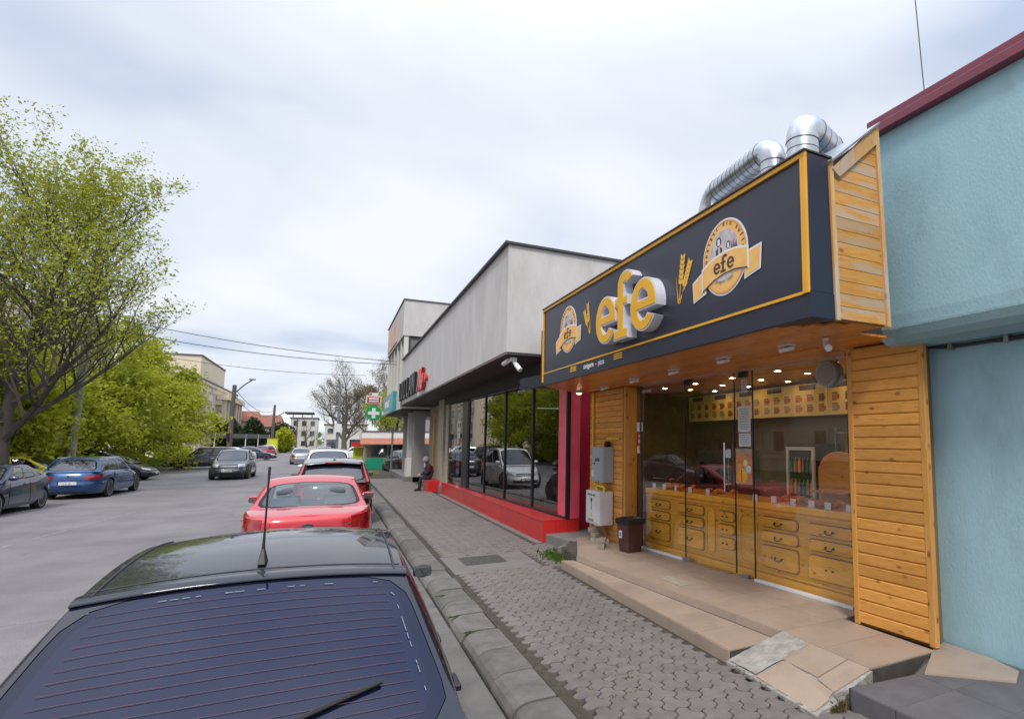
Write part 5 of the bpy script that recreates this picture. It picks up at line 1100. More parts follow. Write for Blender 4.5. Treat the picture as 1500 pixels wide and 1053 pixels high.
apartment('apartment_block', 'long beige apartment block with white windows at the far left', -18.5, 98, 152, 11.7, 4, 4.2, tower=[(118, 142, 16.0, .9)])
apartment('apartment_block', 'pinkish beige apartment block hidden behind the big trees', -19.5, 20, 76, 12.4, 4, 4.3, m='apart2')
# projecting loggia columns at the far end of the beige block
lg = thing('column_portico', 'row of tall slim beige columns closing the far end of the apartment block', 'portico', (-16.5, 141, 0))
for i in range(7): MB().box(-17.6, -17.0, 128 + i * 3.4, 128.7 + i * 3.4, 0, 9.4).build('column', 'apart2', lg)
MB().box(-18.4, -16.6, 127.4, 149.6, 9.41, 10.4).build('beam', 'apart', lg)
# far houses at the end of the street
def house(label, x0, x1, y0, y1, H, m, roof=None, wins=(), rh=1.6):
    t = thing('house', label, 'house', ((x0 + x1) / 2, y0, 0)); MB().box(x0, x1, y0, y1, 0, H).build('walls', m, t)
    if roof:
        b = MB(); ym = (y0 + y1) / 2; b.add([(x0 - .4, y0 - .4, H), (x1 + .4, y0 - .4, H), (x1 + .4, y1 + .4, H), (x0 - .4, y1 + .4, H), (x0 + .5, ym, H + rh), (x1 - .5, ym, H + rh)], [(0, 1, 5, 4), (1, 2, 5), (2, 3, 4, 5), (3, 0, 4), (0, 3, 2, 1)]); b.build('roof', roof, t)
    else: MB().box(x0 - .2, x1 + .2, y0 - .2, y1 + .2, H + .003, H + .2).build('roof', 'apartdark', t)
    for (wx, wz, ww, wh) in wins: f = MB().box(wx, wx + ww, y0 - .06, y0 - .002, wz, wz + wh).build('window', 'houseWhite', t); MB().box(wx + .1, wx + ww - .1, y0 - .09, y0 - .061, wz + .1, wz + wh - .1).build('pane', 'winglass', f)
    return t
wh = house('three storey white house with flat canopy roof at the end of the street', -7.4, -2.6, 138, 148, 6.6, 'houseWhite', None, [(-7.0 + i * 1.5, .9 + j * 2.05, 1.0, 1.2) for i in range(3) for j in range(3)])
MB().box(-8.6, -3.4, 139, 147, 7.7, 7.95).build('roof_canopy', 'apartdark', wh)
for x in (-7.2, -5.5, -3.8): MB().box(x, x + .15, 139.5, 139.65, 6.8, 7.7).build('canopy_post', 'apartdark', wh)
house('low white house with garage doors right of the three storey one', -1.2, 6.5, 132, 142, 5.2, 'houseWhite', None, [(-.8, 3.4, 1.2, 1.2), (2.2, 3.4, 1.2, 1.2), (-.9, .2, 1.8, 2.2), (3.2, .2, 2.2, 2.2)])
house('small house with orange tiled roof behind the dark conifers', -25, -14, 150, 160, 6.2, 'apart2', 'roofred', [(-22, 3, 1.5, 1.5)], 2.4); house('brown roofed house left of the white house', -15, -9.2, 142, 152, 4.9, 'houseGrey', 'roofred', [(-13, 2, 1.5, 1.5)], 2.6)
house('grey low building behind the white van', 7.5, 22, 95, 110, 5.5, 'houseGrey', None, [(9, 3, 2, 1.4)])
house('dark roofed house at far left end', -38, -27, 155, 165, 6, 'houseGrey', 'apartdark', [], 2)
# fence of posts, lime box, hedge on the left side far down
t = thing('mesh_fence', 'fence of pale posts with dark top strip before the dark conifers', 'fence', (-12, 95, 0))
for i in range(6): MB().tube([(-13.2 + i * .9, 80 + i * 6, 0), (-13.2 + i * .9, 80 + i * 6, 3.0)], .07, 6).build('post', 'houseWhite', t)
b = MB(); b.add([(-13.2, 80, 2.4), (-8.7, 110, 2.4), (-8.7, 110, 3.0), (-13.2, 80, 3.0)], [(0, 1, 2, 3)]); b.build('dark_strip', 'apartdark', t, solid=.04)
t = thing('lime_container', 'bright lime yellow container standing at the left roadside', 'container', (-8.6, 113, 0)); MB().box(-9.1, -7.7, 112, 114.5, 0, 2.3).build('body', 'limebox', t, bevel=.03); MB().box(-9.15, -7.65, 111.95, 114.55, 2.31, 2.4).build('lid', 'limebox', t)

# ------------------------------------------------------------------ trees
def leafquad(L, c, s_, rnd=random):
    a = Vector((rnd.gauss(0, 1), rnd.gauss(0, 1), rnd.gauss(0, .7))).normalized(); b_ = a.orthogonal().normalized(); 
    b_ = (b_ * math.cos(rnd.random() * 6) + a.cross(b_) * math.sin(rnd.random() * 6)); a, b_ = a * s_, b_ * s_ * .55
    L.add([c - a, c - b_ * .9, c + a, c + b_ * .9], [(0, 1, 2, 3)])
def tree(name, label, base, H, spread, seed, leaf='leafbud', lsize=.09, nleaf=6, trunk_r=.22, levels=4, bark='bark', droop=0, first=.18, nb=(7, 5, 4, 4), up=.6, cat='tree', group=None, lean=(0, 0), leafr=.35, wob=.12, taper_len=(.62, .55, .5, .5), top_k=1.1, top_e=.45, lead=.42):
    rnd = random.Random(seed); t = thing(name, label, cat, base, group); TB = MB(); LB = MB(); tips = []
    def branch(p, d, L, r, lv):
        nseg = 5 if lv < 2 else 3; pts = [p.copy()]; q = p.copy(); dd = d.copy()
        for i in range(nseg):
            dd = (dd + Vector((rnd.gauss(0, wob), rnd.gauss(0, wob), rnd.gauss(0, wob * .6) + (.05 if lv else 0) - droop * lv * .08))).normalized(); q = q + dd * L / nseg; pts.append(q.copy())
        rs = [r * (1 - .72 * i / nseg) for i in range(nseg + 1)]; TB.tube(pts, rs, 8 if lv == 0 else (5 if lv == 1 else 3), cap=False)
        if lv >= levels - 1 or lv >= 2:
            for i in range(1, nseg + 1):
                for _ in range(nleaf if lv >= levels - 1 else max(1, nleaf // 3)): 
                    c = pts[i] + Vector((rnd.gauss(0, leafr), rnd.gauss(0, leafr), rnd.gauss(0, leafr * .8))) * .5; leafquad(LB, c, lsize * rnd.uniform(.6, 1.25), rnd)
        if lv >= levels - 1: return
        k = nb[lv]
        for j in range(k):
            f = first + (1 - first) * (j + rnd.random() * .8) / k if lv == 0 else .2 + .8 * (j + rnd.random()) / k
            f = min(f, .99); ii = f * nseg; i0 = int(ii); P = pts[i0].lerp(pts[min(i0 + 1, nseg)], ii - i0); dloc = (pts[min(i0 + 1, nseg)] - pts[i0]).normalized()
            az_ = j * 2.4 + rnd.uniform(-.5, .5) + seed; side = Vector((math.cos(az_), math.sin(az_), 0)); 
            if lv: side = (side - dloc * side.dot(dloc)).normalized()
            u_ = up * rnd.uniform(.6, 1.3)
            nd = (side * spread + Vector((0, 0, 1)) * u_ + dloc * .55 * (lv > 0)).normalized()
            branch(P, nd, L * taper_len[lv] * rnd.uniform(.8, 1.15) * (top_k - (top_k - top_e) * f if lv == 0 else 1), rs[i0] * .58, lv + 1)
        branch(pts[-1], dd, L * (lead if lv == 0 else .42), rs[-1], lv + 1)
    branch(Vector(base), Vector((lean[0], lean[1], 1)).normalized(), H * .72, trunk_r, 0)
    TB.build('trunk', bark, t, smooth=60, normals=False)
    if LB.v: o = LB.build('crown', leaf, t, normals=False); o['kind'] = 'stuff'
    return t
tree('budding_tree', 'tall budding tree with fanning dark branches at the left edge', (-10.95, 31.2, 0), 14.0, .95, 3, top_k=1.45, top_e=.85, lead=.3, nleaf=2, lsize=.072, lean=(-.06, 0), trunk_r=.25, levels=5, first=.13, nb=(18, 9, 5, 4), up=1.0, leafr=.24, taper_len=(.43, .5, .5, .5), wob=.07)
for k, (x, y, H, sd, lb, m) in enumerate([(-13.6, 33.0, 4.6, 27, 'low leafy green tree beside the tall trunk at the left edge', 'leafgreen'), (-12.8, 34, 6.0, 21, 'leafy green tree behind the dark blue car at the left edge', 'leafgreen'), (-13.0, 40, 6.6, 22, 'leafy green tree behind the leaning concrete pole', 'leafgreen'), (-13.3, 46, 8.3, 23, 'leafy green tree with pale trunk right of the concrete pole', 'leafbud'),
                                    (-16.0, 31, 7.2, 24, 'dense darker green tree at the far left behind the yellow taxi', 'leafdark'), (-16.5, 43, 7.6, 25, 'dense darker green tree behind the blue estate car', 'leafdark')]):
    tree('green_tree', lb, (x, y, 0), H, 1.0, sd, leaf=m, lsize=.13, nleaf=11, trunk_r=.17, levels=4, first=.12, nb=(11, 7, 5, 4), up=.35, leafr=.75, droop=.5, group='green trees on the verge')
tree('willow_tree', 'broad bright green willow like tree beside the beige block', (-11.6, 53, 0), 9.0, .9, 41, leaf='leafgreen', lsize=.13, nleaf=13, trunk_r=.2, levels=4, first=.1, nb=(12, 7, 5, 4), up=.35, leafr=.6, droop=1.0)
tree('green_tree', 'yellow green tree partly hiding the beige apartment block', (-14.2, 63, 0), 9.0, .85, 43, leaf='leafbud', lsize=.15, nleaf=11, trunk_r=.2, levels=4, first=.14, nb=(12, 7, 5, 4), up=.5, leafr=.6, droop=.4, group='green trees on the verge')
tree('bare_tree', 'large bare tree with fine twigs behind the grey lamp post', (1.4, 76, 0), 9.6, 1.0, 7, leaf='leafbrown', lsize=.05, nleaf=2, trunk_r=.34, levels=5, bark='barkpale', first=.2, nb=(10, 7, 5, 5), up=.9, leafr=.3, wob=.1)
tree('budding_tree', 'pale green budding tree behind the kiosk roof', (5.2, 62, 0), 7.6, 1.0, 8, leaf='leafbud', lsize=.12, nleaf=7, trunk_r=.2, levels=4, up=.7, leafr=.6)
tree('bare_tree', 'smaller brown bare tree behind the pharmacy cross', (5.6, 84, 0), 10.8, 1.0, 9, leaf='leafbrown', lsize=.07, nleaf=4, trunk_r=.26, levels=5, bark='barkpale', first=.2, nb=(9, 6, 5, 4), up=.9, leafr=.5)
tree('bare_tree', 'thin reddish bare tree before the three storey white house', (-3.9, 126, 0), 5.8, .8, 19, leaf='leafbrown', lsize=.05, nleaf=1, trunk_r=.2, levels=4, bark='barkpale', up=.9)
def bush(name, label, cx, cy, rx, ry, h, n_, m, ls, cat='shrub', group=None, seed=1, cone=0):
    rnd = random.Random(seed); b = MB(); t = thing(name, label, cat, (cx, cy, 0), group)
    for _ in range(n_):
        v = Vector((rnd.gauss(0, 1), rnd.gauss(0, 1), rnd.gauss(0, 1))).normalized() * rnd.uniform(.72, 1.05)
        v *= 1 + .22 * noise.noise(v * 2.3 + Vector((seed, 0, 0))); z = h * .5 + v.z * h * .5; k = 1 - cone * z / h
        leafquad(b, Vector((cx + v.x * rx * k, cy + v.y * ry * k, max(.02, z))), ls * rnd.uniform(.6, 1.3), rnd)
    o = b.build('crown', m, t, normals=False); o['kind'] = 'stuff'; MB().tube([(cx, cy, 0), (cx, cy, h * .7)], .06, 6).build('stem', 'bark', t); return t
bush('shrub', 'round bright green shrub between the dark hatchback and the black estate', -11.6, 47, 1.3, 1.5, 1.6, 2600, 'leafgreen', .10, seed=3); bush('shrub', 'low green shrub under the pale trunked tree', -13, 52, 2.0, 2.0, 1.3, 2400, 'leafgreen', .10, seed=4)
bush('shrub', 'dense green shrub at the foot of the beige block', -14.2, 76, 1.6, 3, 1.6, 1800, 'leafgreen', .15, seed=5); bush('shrub', 'bright green round hedge right of the lime container', -6.9, 116, 1.4, 2, 4.2, 1800, 'leafgreen', .25, 'hedge', seed=6)
bush('shrub', 'green hedge behind the posts at the kiosk', 4.4, 43, .7, 1.2, 1.5, 1500, 'leafdark', .10, 'hedge', seed=8); bush('grass_clump', 'small grass clump at the end of the pavement', 2.3, 38, .3, .5, .25, 400, 'leafgreen', .06, 'grass', seed=9)
for k, (x, y, r_, h) in enumerate([(-19, 128, 3, 6.5), (-15.5, 124, 2.6, 5.6), (-12.4, 126, 2.6, 6.2), (-24, 132, 3, 5.8)]):
    bush('conifer', ['dark conifer nearest the end of the apartment block', 'middle dark conifer behind the pale posts', 'dark conifer beside the dark thin pole', 'dark conifer half hidden by the apartment block'][k], x, y, r_, r_, h, 2600, 'leafconifer', .30, 'tree', 'dark conifers behind the fence', 10 + k, .5)
bush('conifer', 'dark round evergreen left of the three storey white house', -8.2, 128, 2.2, 2, 5.4, 2000, 'leafconifer', .28, 'tree', seed=17)

# far-off tree line that closes the horizon
rnd = random.Random(5); b = MB()
for k in range(5200):
    a = rnd.uniform(-1.25, 1.1); d = rnd.uniform(230, 330); x, y = d * math.sin(a), d * math.cos(a)
    leafquad(b, Vector((x, y, rnd.uniform(0, 1) ** 1.3 * (5.0 + 2.5 * noise.noise(Vector((a * 14, 0, 0)))))), rnd.uniform(.8, 1.9), rnd)
o = b.build('tree_line', 'leafdark', normals=False); setp(o, 'distant dark green line of trees on the horizon', 'trees', kind='stuff')

# ------------------------------------------------------------------ cars
def interp(tab, y):
    if y <= tab[0][0]: return tab[0][1]
    for i in range(len(tab) - 1):
        if y <= tab[i + 1][0]:
            t = (y - tab[i][0]) / (tab[i + 1][0] - tab[i][0]); t = t * t * (3 - 2 * t) * .5 + t * .5
            return tab[i][1] + (tab[i + 1][1] - tab[i][1]) * t
    return tab[-1][1]
def car(label, cat, loc, rz, P, body, glass='carglass', group=None, name='parked_car', hi=1, lower=None):
    """local frame: +y forward, x right, z up, origin on the ground under the middle"""
    W, L = P['W'], P['L']; hw, hl = W / 2, L / 2; zb = .19
    root = thing(name, label, cat, (0, 0, 0), group); NP = 44 if hi else 26
    def sup(th):
        c, s_ = math.cos(th), math.sin(th); nn = P.get('nf', 3.6) if c > 0 else P.get('nr', 4.6)
        return (hw * abs(s_) ** (2 / nn), hl * (1 if c > 0 else -1) * abs(c) ** (2 / nn))
    dense = [sup(math.pi * k / 600) for k in range(601)]; acc = [0]
    for i in range(600): acc.append(acc[-1] + math.dist(dense[i], dense[i + 1]))
    def at(u):
        s_ = u * acc[-1]; lo, hi_ = 0, 600
        while hi_ - lo > 1:
            m_ = (lo + hi_) // 2
            if acc[m_] <= s_: lo = m_
            else: hi_ = m_
        t = (s_ - acc[lo]) / max(1e-9, acc[hi_] - acc[lo]); a, c = dense[lo], dense[hi_]; return (a[0] + (c[0] - a[0]) * t, a[1] + (c[1] - a[1]) * t)
    top = P['top']
    # side section: fraction of height -> inset at side, front, rear
    SEC = P.get('sec') or [(0, .07, .10, .09), (.12, .02, .03, .03), (.30, .005, .0, .0), (.45, .0, .01, .0), (.52, .012, .05, .03), (.72, .018, .09, .05), (.86, .03, .16, .09), (.95, .05, .25, .12), (1.0, .085, .33, .17)]
    def ins(f, c): return interp([(r_[0], r_[c]) for r_ in SEC], f)
    def S(u, f, side, off=0):
        x0, y0 = at(u); k = (hw - ins(f, 1)) / hw; x = x0 * k; ky = ((hl - ins(f, 2)) if y0 > 0 else (hl - ins(f, 3))) / hl
        # only the end parts are pulled in
        y = y0 * ky; z = zb + f * (interp(top, y0) - zb)
        if off:
            xa, ya = at(min(1, u + .01)); xb, yb = at(max(0, u - .01)); n_ = Vector((-(ya - yb), (xa - xb))).normalized()
            if n_.x * max(x0, .001) + n_.y * y0 < 0: n_ = -n_
            x += n_.x * off; y += n_.y * off
        return Vector((x * side, y, z))
    LV = [0, .06, .12, .2, .3, .4, .47, .52, .6, .7, .8, .87, .93, .97, 1.0]
    us = [i / NP for i in range(NP + 1)]; B = MB(); idx = {}
    for j, f in enumerate(LV):
        for i, u in enumerate(us):
            for side in ((1,) if i in (0, NP) else (1, -1)):
                idx[(j, i, side)] = len(B.v); B.v.append(tuple(S(u, f, side)))
            if i in (0, NP): idx[(j, i, -1)] = idx[(j, i, 1)]
    for j in range(len(LV) - 1):
        for i in range(NP):
            for sd_ in (1, -1): B.f.append((idx[(j, i, sd_)], idx[(j, i + 1, sd_)], idx[(j + 1, i + 1, sd_)], idx[(j + 1, i, sd_)]))
    K = 8; JT = len(LV) - 1; row = {}
    for i in range(1, NP):
        a = Vector(B.v[idx[(JT, i, 1)]]); r_ = [idx[(JT, i, 1)]]
        for k in range(1, K):
            q = 1 - 2 * k / K; r_.append(len(B.v)); B.v.append((a.x * q, a.y + .0 * (1 - q * q), a.z + P.get('crown', .035) * (1 - q * q) * (min(1, 6 * min(i, NP - i) / NP))))
        r_.append(idx[(JT, i, -1)]); row[i] = r_
    for i in range(1, NP - 1):
        for k in range(K): B.f.append((row[i][k], row[i + 1][k], row[i + 1][k + 1], row[i][k + 1]))
    for (i, e_) in ((1, 0), (NP - 1, NP)):
        for k in range(K): B.f.append((row[i][k], row[i][k + 1], idx[(JT, e_, 1)]))
    for i in range(1, NP - 1): B.f.append((idx[(0, i, 1)], idx[(0, i, -1)], idx[(0, i + 1, -1)], idx[(0, i + 1, 1)]))
    B.f.append((idx[(0, 1, 1)], idx[(0, 0, 1)], idx[(0, 1, -1)])); B.f.append((idx[(0, NP - 1, 1)], idx[(0, NP - 1, -1)], idx[(0, NP, 1)]))
    B.mi = [0] * len(B.f)
    bo = B.build('body', body, root); bo.data.materials.append(M['plastic'])
    wr = P['wr']; wy = P['wy']
    cut = MB()
    for y in wy:
        for sd_ in (1, -1): cut.lathe([(0, -.16), (wr + .055, -.16), (wr + .055, .16), (0, .16)], (sd_ * (hw - .10), y, wr + .01), 'X', 28)
    co = cut.build('cutter', 'plastic', root); md = bo.modifiers.new('arch', 'BOOLEAN'); md.operation = 'DIFFERENCE'; md.object = co; md.solver = 'EXACT'; md.material_mode = 'TRANSFER'
    dg = bpy.context.evaluated_depsgraph_get(); dg.update(); nm = bpy.data.meshes.new_from_object(bo.evaluated_get(dg)); bo.modifiers.clear(); old = bo.data; bo.data = nm; bpy.data.meshes.remove(old); bpy.data.objects.remove(co)
    if len(nm.polygons) < 50: raise RuntimeError('boolean failed ' + label)
    nm.polygons.foreach_set('use_smooth', [True] * len(nm.polygons)); nm.set_sharp_from_angle(angle=R(32)); 
    # helper patches lying on the side / front / rear skin
    def patch(nm_, u0, u1, f0, f1, sd_, off, m, par=root, nu=8, nv=4, shape=None):
        b = MB()
        def fn(a, c):
            f0_, f1_ = (f0, f1) if shape is None else shape(a)
            return S(u0 + (u1 - u0) * a, f0_ + (f1_ - f0_) * c, sd_, off)
        b.grid(fn, nu, nv); n0 = len(b.v)
        # rim
        edge = [j for j in range(nv + 1)] + [i * (nv + 1) + nv for i in range(1, nu + 1)] + [nu * (nv + 1) + j for j in range(nv - 1, -1, -1)] + [i * (nv + 1) for i in range(nu - 1, 0, -1)]
        ce = []
        for q in range(len(edge)):
            v = Vector(b.v[edge[q]]); d = Vector((v.x, v.y * .3, 0)).normalized() if abs(v.x) > .5 * hw else Vector((0, math.copysign(1, v.y), 0)); ce.append(tuple(v - d * (off + .012)))
        b.v += ce; b.f += [(edge[q], edge[(q + 1) % len(edge)], n0 + (q + 1) % len(edge), n0 + q) for q in range(len(edge))]; b.mi = [0] * len(b.f)
        return b.build(nm_, m, par, smooth=50)
    # ---- cabin
    ywb, yrf, yrr, yrb = P['cab']; xb, xr = P['xb'], P['xr']; zr = P['zr']; arch = P.get('arch', .05); cr_ = P.get('rcrown', .05)
    zt = lambda y: interp(top, y) - .006
    ym, yh = (yrf + yrr) / 2, (yrf - yrr) / 2
    zroof = lambda y: zr - arch * ((y - ym - .15 * yh) / yh) ** 2
    bowf, bowr = P.get('bow', (.12, .08))
    def WS(u, v):    # windscreen; u -1..1 left..right, v 0 belt..1 roof
        yb_, yt_ = ywb + bowf * (1 - u * u), yrf + bowf * .5 * (1 - u * u); xbm, xt = u * xb, u * xr; s_ = math.sin(math.pi * v)
        zb_, zt_ = zt(ywb) + .02 * (1 - u * u), zroof(yrf) + cr_ * (1 - u * u)
        s_ *= 1 - u ** 4; return Vector((xbm + (xt - xbm) * v, yb_ + (yt_ - yb_) * v + .02 * s_, zb_ + (zt_ - zb_) * v + .02 * s_))
    def RS(u, v):
        yb_, yt_ = yrb - bowr * (1 - u * u), yrr - bowr * .5 * (1 - u * u); xbm, xt = u * xb, u * xr; s_ = math.sin(math.pi * v)
        zb_, zt_ = zt(yrb) + .01 * (1 - u * u), zroof(yrr) + cr_ * (1 - u * u)
        s_ *= 1 - u ** 4; return Vector((xbm + (xt - xbm) * v, yb_ + (yt_ - yb_) * v - .02 * s_, zb_ + (zt_ - zb_) * v + .012 * s_))
    def SS(sd_):
        def f(u, v):  # u 0 rear..1 front
            yb_, yt_ = yrb + (ywb - yrb) * u, yrr + (yrf - yrr) * u; zb_ = zt(yb_); zt_ = zroof(yt_); s_ = math.sin(math.pi * v) * (1 - (2 * u - 1) ** 8)
            return Vector((sd_ * (xb + (xr - xb) * v + .035 * s_), yb_ + (yt_ - yb_) * v, zb_ + (zt_ - zb_) * v))
        return f
    def RF(u, t):
        yr_, yf_ = yrr - bowr * .5 * (1 - u * u), yrf + bowf * .5 * (1 - u * u); ys_ = yrr + (yrf - yrr) * t
        return Vector((u * xr, yr_ + (yf_ - yr_) * t, zroof(ys_) + cr_ * (1 - u * u)))
    C = MB(); C.grid(lambda a, c: RF(2 * a - 1, c), 14, 12); gl = []
    def windowed(fn, u0, u1, wins, v0=.0, vw=(.06, .92), rr=.22, inset=.006, bl=.016):
        """fn patch between u0..u1 with rounded windows; list of (ua, ub)"""
        edges = [u0] + [(wins[i][1] + wins[i + 1][0]) / 2 for i in range(len(wins) - 1)] + [u1]
        for i, (ua, ub) in enumerate(wins):
            e0, e1 = edges[i], edges[i + 1]; n_ = 40; outer = []; inner = []; va, vb = vw
            for q in range(n_):
                t = 2 * math.pi * q / n_; c_, s_ = math.cos(t), math.sin(t); mx_ = max(abs(c_), abs(s_)); ex = 7
                ri = (abs(c_) ** ex + abs(s_) ** ex) ** (-1 / ex)
                outer.append(((e0 + e1) / 2 + (e1 - e0) / 2 * c_ / mx_, .5 + .5 * s_ / mx_)); inner.append(((ua + ub) / 2 + (ub - ua) / 2 * c_ * ri, (va + vb) / 2 + (vb - va) / 2 * s_ * ri))
            vs = []; fs = []; NR = 4
            for k in range(NR + 1):
                for (o_, i_) in zip(outer, inner): a = k / NR; vs.append(fn(o_[0] + (i_[0] - o_[0]) * a, o_[1] + (i_[1] - o_[1]) * a))
            for k in range(NR):
                for q in range(n_): fs.append((k * n_ + q, k * n_ + (q + 1) % n_, (k + 1) * n_ + (q + 1) % n_, (k + 1) * n_ + q))
            C.add(vs, fs)
            # glass
            g = MB(); vs = []; cu, cv = (ua + ub) / 2, (va + vb) / 2; fr_ = [1.0, .985, .93, .7, .45, .2]
            for a in fr_:
                for (x_, y_) in inner: p = fn(cu + (x_ - cu) * a, cv + (y_ - cv) * a); p = p - (p - Vector((0, (ywb + yrb) / 2, p.z - .0))).normalized() * inset; vs.append(p)
            vs.append(fn(cu, cv)); g.cur = 1
            g.add(vs, [(k * n_ + q, k * n_ + (q + 1) % n_, (k + 1) * n_ + (q + 1) % n_, (k + 1) * n_ + q) for k in range(len(fr_) - 1) for q in range(n_)] + [((len(fr_) - 1) * n_ + q, (len(fr_) - 1) * n_ + (q + 1) % n_, len(vs) - 1) for q in range(n_)])
            g.mi = [1] * (2 * n_) + [0] * (len(g.f) - 2 * n_); g.v and None
            gl.append(g)
    windowed(WS, -1, 1, [(-.93, .93)], vw=(.04, .93)); nw = 1
    windowed(RS, -1, 1, [(-P.get('rw', .9), P.get('rw', .9))], vw=P.get('rv', (.10, .90)))
    for sd_ in (1, -1): windowed(SS(sd_), 0, 1, P['win'], vw=(.06, .90))
    cab = C.build('roof_and_pillars', body, root, smooth=45, weld=.004)
    nms = ['windscreen', 'rear_window'] + ['side_window'] * 20
    outg = []
    for q, g in enumerate(gl): outg.append(g.build(nms[q], [glass, P.get('frit', 'frit')], root, smooth=60))
    # ---- inside
    b = MB(); yb0, yb1 = yrb + .12, ywb - .1
    b.grid(lambda a, c: Vector(((2 * c - 1) * (xb - .03), yb0 + (yb1 - yb0) * a, interp(top, yb0 + (yb1 - yb0) * a) + .042)), 8, 4); b.build('parcel_shelf', 'interior', root)
    for (sx, sy) in ((-.36, .15), (.36, .15), (-.38, -.72), (.38, -.72)):
        zz = interp(top, sy) - .25; s1 = MB(); s1.grid(lambda a, c: Vector((sx + .23 * math.cos(2 * math.pi * a) * (1 - .25 * c) * (1 if c < .99 else 0), ym + sy + .06 * math.sin(2 * math.pi * a) * (1 - .3 * c) * (1 if c < .99 else 0) - .06 * c, zz + .42 * min(1, c * 1.2))), 14, 6)
        st = s1.build('seat', 'seat', root, smooth=60); h_ = MB(); h_.lathe([(0, -.09), (.05, -.085), (.07, 0), (.05, .085), (0, .09)], (0, 0, 0), 'X', 12); h_.v = [(v[0] * 1.3 + sx, v[1] * .6 + ym + sy - .08, v[2] + zz + .50) for v in h_.v]; h_.build('headrest', 'seat', st, smooth=True)
    # ---- wheels
    for y in wy:
        for sd_ in (1, -1):
            x = sd_ * (hw - .125); t_ = MB(); t_.lathe([(wr - .085, -.09), (wr - .02, -.105), (wr, -.075), (wr + .002, 0), (wr, .075), (wr - .02, .105), (wr - .085, .09)], (x, y, wr), 'X', 30, cap=False); w_ = t_.build('wheel', 'rubber', root, smooth=50)
            r_ = MB(); so = sd_ * .075; r_.lathe([(wr - .08, so + sd_ * .02), (wr - .095, so + sd_ * .015), (wr - .11, so - sd_ * .03), (.0, so - sd_ * .03)] if sd_ > 0 else [(wr - .08, so - .02), (wr - .095, so - .015), (wr - .11, so + .03), (.0, so + .03)], (x, y, wr), 'X', 24); r_.build('rim_barrel', 'plastic', w_, smooth=50)
            r_ = MB(); ns_ = P.get('spokes', 5); r_.lathe([(.0, so + sd_ * .018), (.05, so + sd_ * .015), (.06, so)], (x, y, wr), 'X', 16); r_.lathe([(wr - .075, so), (wr - .075, so + sd_ * .022), (wr - .10, so + sd_ * .018), (wr - .105, so)], (x, y, wr), 'X', 28, cap=False)
            for q in range(ns_):
                a = 2 * math.pi * q / ns_ + .3; d = Vector((0, math.cos(a), math.sin(a))); p = Vector((0, -d.z, d.y)); c0 = Vector((x + so, y, wr))
                r_.add([c0 + d * .04 + p * .028, c0 + d * .04 - p * .028, c0 + d * (wr - .09) - p * .04, c0 + d * (wr - .09) + p * .04] + [v + Vector((sd_ * .016, 0, 0)) for v in (c0 + d * .04 + p * .022, c0 + d * .04 - p * .022, c0 + d * (wr - .09) - p * .032, c0 + d * (wr - .09) + p * .032)], [(0, 1, 2, 3), (4, 5, 6, 7), (0, 1, 5, 4), (1, 2, 6, 5), (2, 3, 7, 6), (3, 0, 4, 7)])
            r_.build('rim', 'rim', w_)
    # ---- lamps, plates, bumpers, seams, mirrors
    fT = P.get('tailf', (.62, .86)); fH = P.get('headf', (.70, .92)); tu = P.get('tailu', (.825, .90)); hu = P.get('headu', (.085, .165))
    uf = lambda y: min(range(601), key=lambda k: abs(dense[k][1] - y)) and acc[min(range(40, 561), key=lambda k: abs(dense[k][1] - y))] / acc[-1]
    for sd_ in (1, -1):
        patch('tail_lamp', tu[0], tu[1], fT[0], fT[1], sd_, .008, 'lampred'); patch('headlight', hu[0], hu[1], fH[0], fH[1], sd_, .008, 'lampclear')
    patch('grille', 0, .078, .66, .86, 1, .008, 'black'); patch('grille', 0, .078, .66, .86, -1, .008, 'black'); patch('grille_bar', 0, .075, .75, .775, 1, .013, 'chrome'); patch('grille_bar', 0, .075, .75, .775, -1, .013, 'chrome'); patch('lower_grille', 0, .11, .12, .34, 1, .006, 'plastic'); patch('lower_grille', 0, .11, .12, .34, -1, .006, 'plastic')
    pf_ = P.get('platef', .5)
    for ye, sg in ((1, 1), (-1, -1)):
        f_ = .42 if ye > 0 else pf_; q = S(0 if ye > 0 else 1, f_, 1); MB().box(-.26, .26, q.y + sg * .012, q.y + sg * .024, q.z - .055, q.z + .055).build('number_plate', 'plate', root); MB().box(-.26, -.225, q.y + sg * .024, q.y + sg * .027, q.z - .055, q.z + .055).build('plate_strip', 'slate', root)
        o = text_mesh('CT 08 EFE' if False else '|| || |||', .09, 'plate_print', 'ink', lambda u, v, w: (sg * -u, q.y + sg * (.025 + w), q.z - .032 + v), root, depth=.001)
    if lower:
        for sd_ in (1, -1):
            patch('sill_trim', uf(wy[0] - wr - .06), uf(wy[1] + wr + .06), .02, .17, sd_, .012, lower, nu=14); patch('bumper_trim', .0, uf(wy[0] + wr + .07), .0, .22, sd_, .010, lower, nu=14); patch('bumper_trim', uf(wy[1] - wr - .07), 1.0, .0, .26, sd_, .010, lower, nu=14)
    ds = P.get('doors', [])
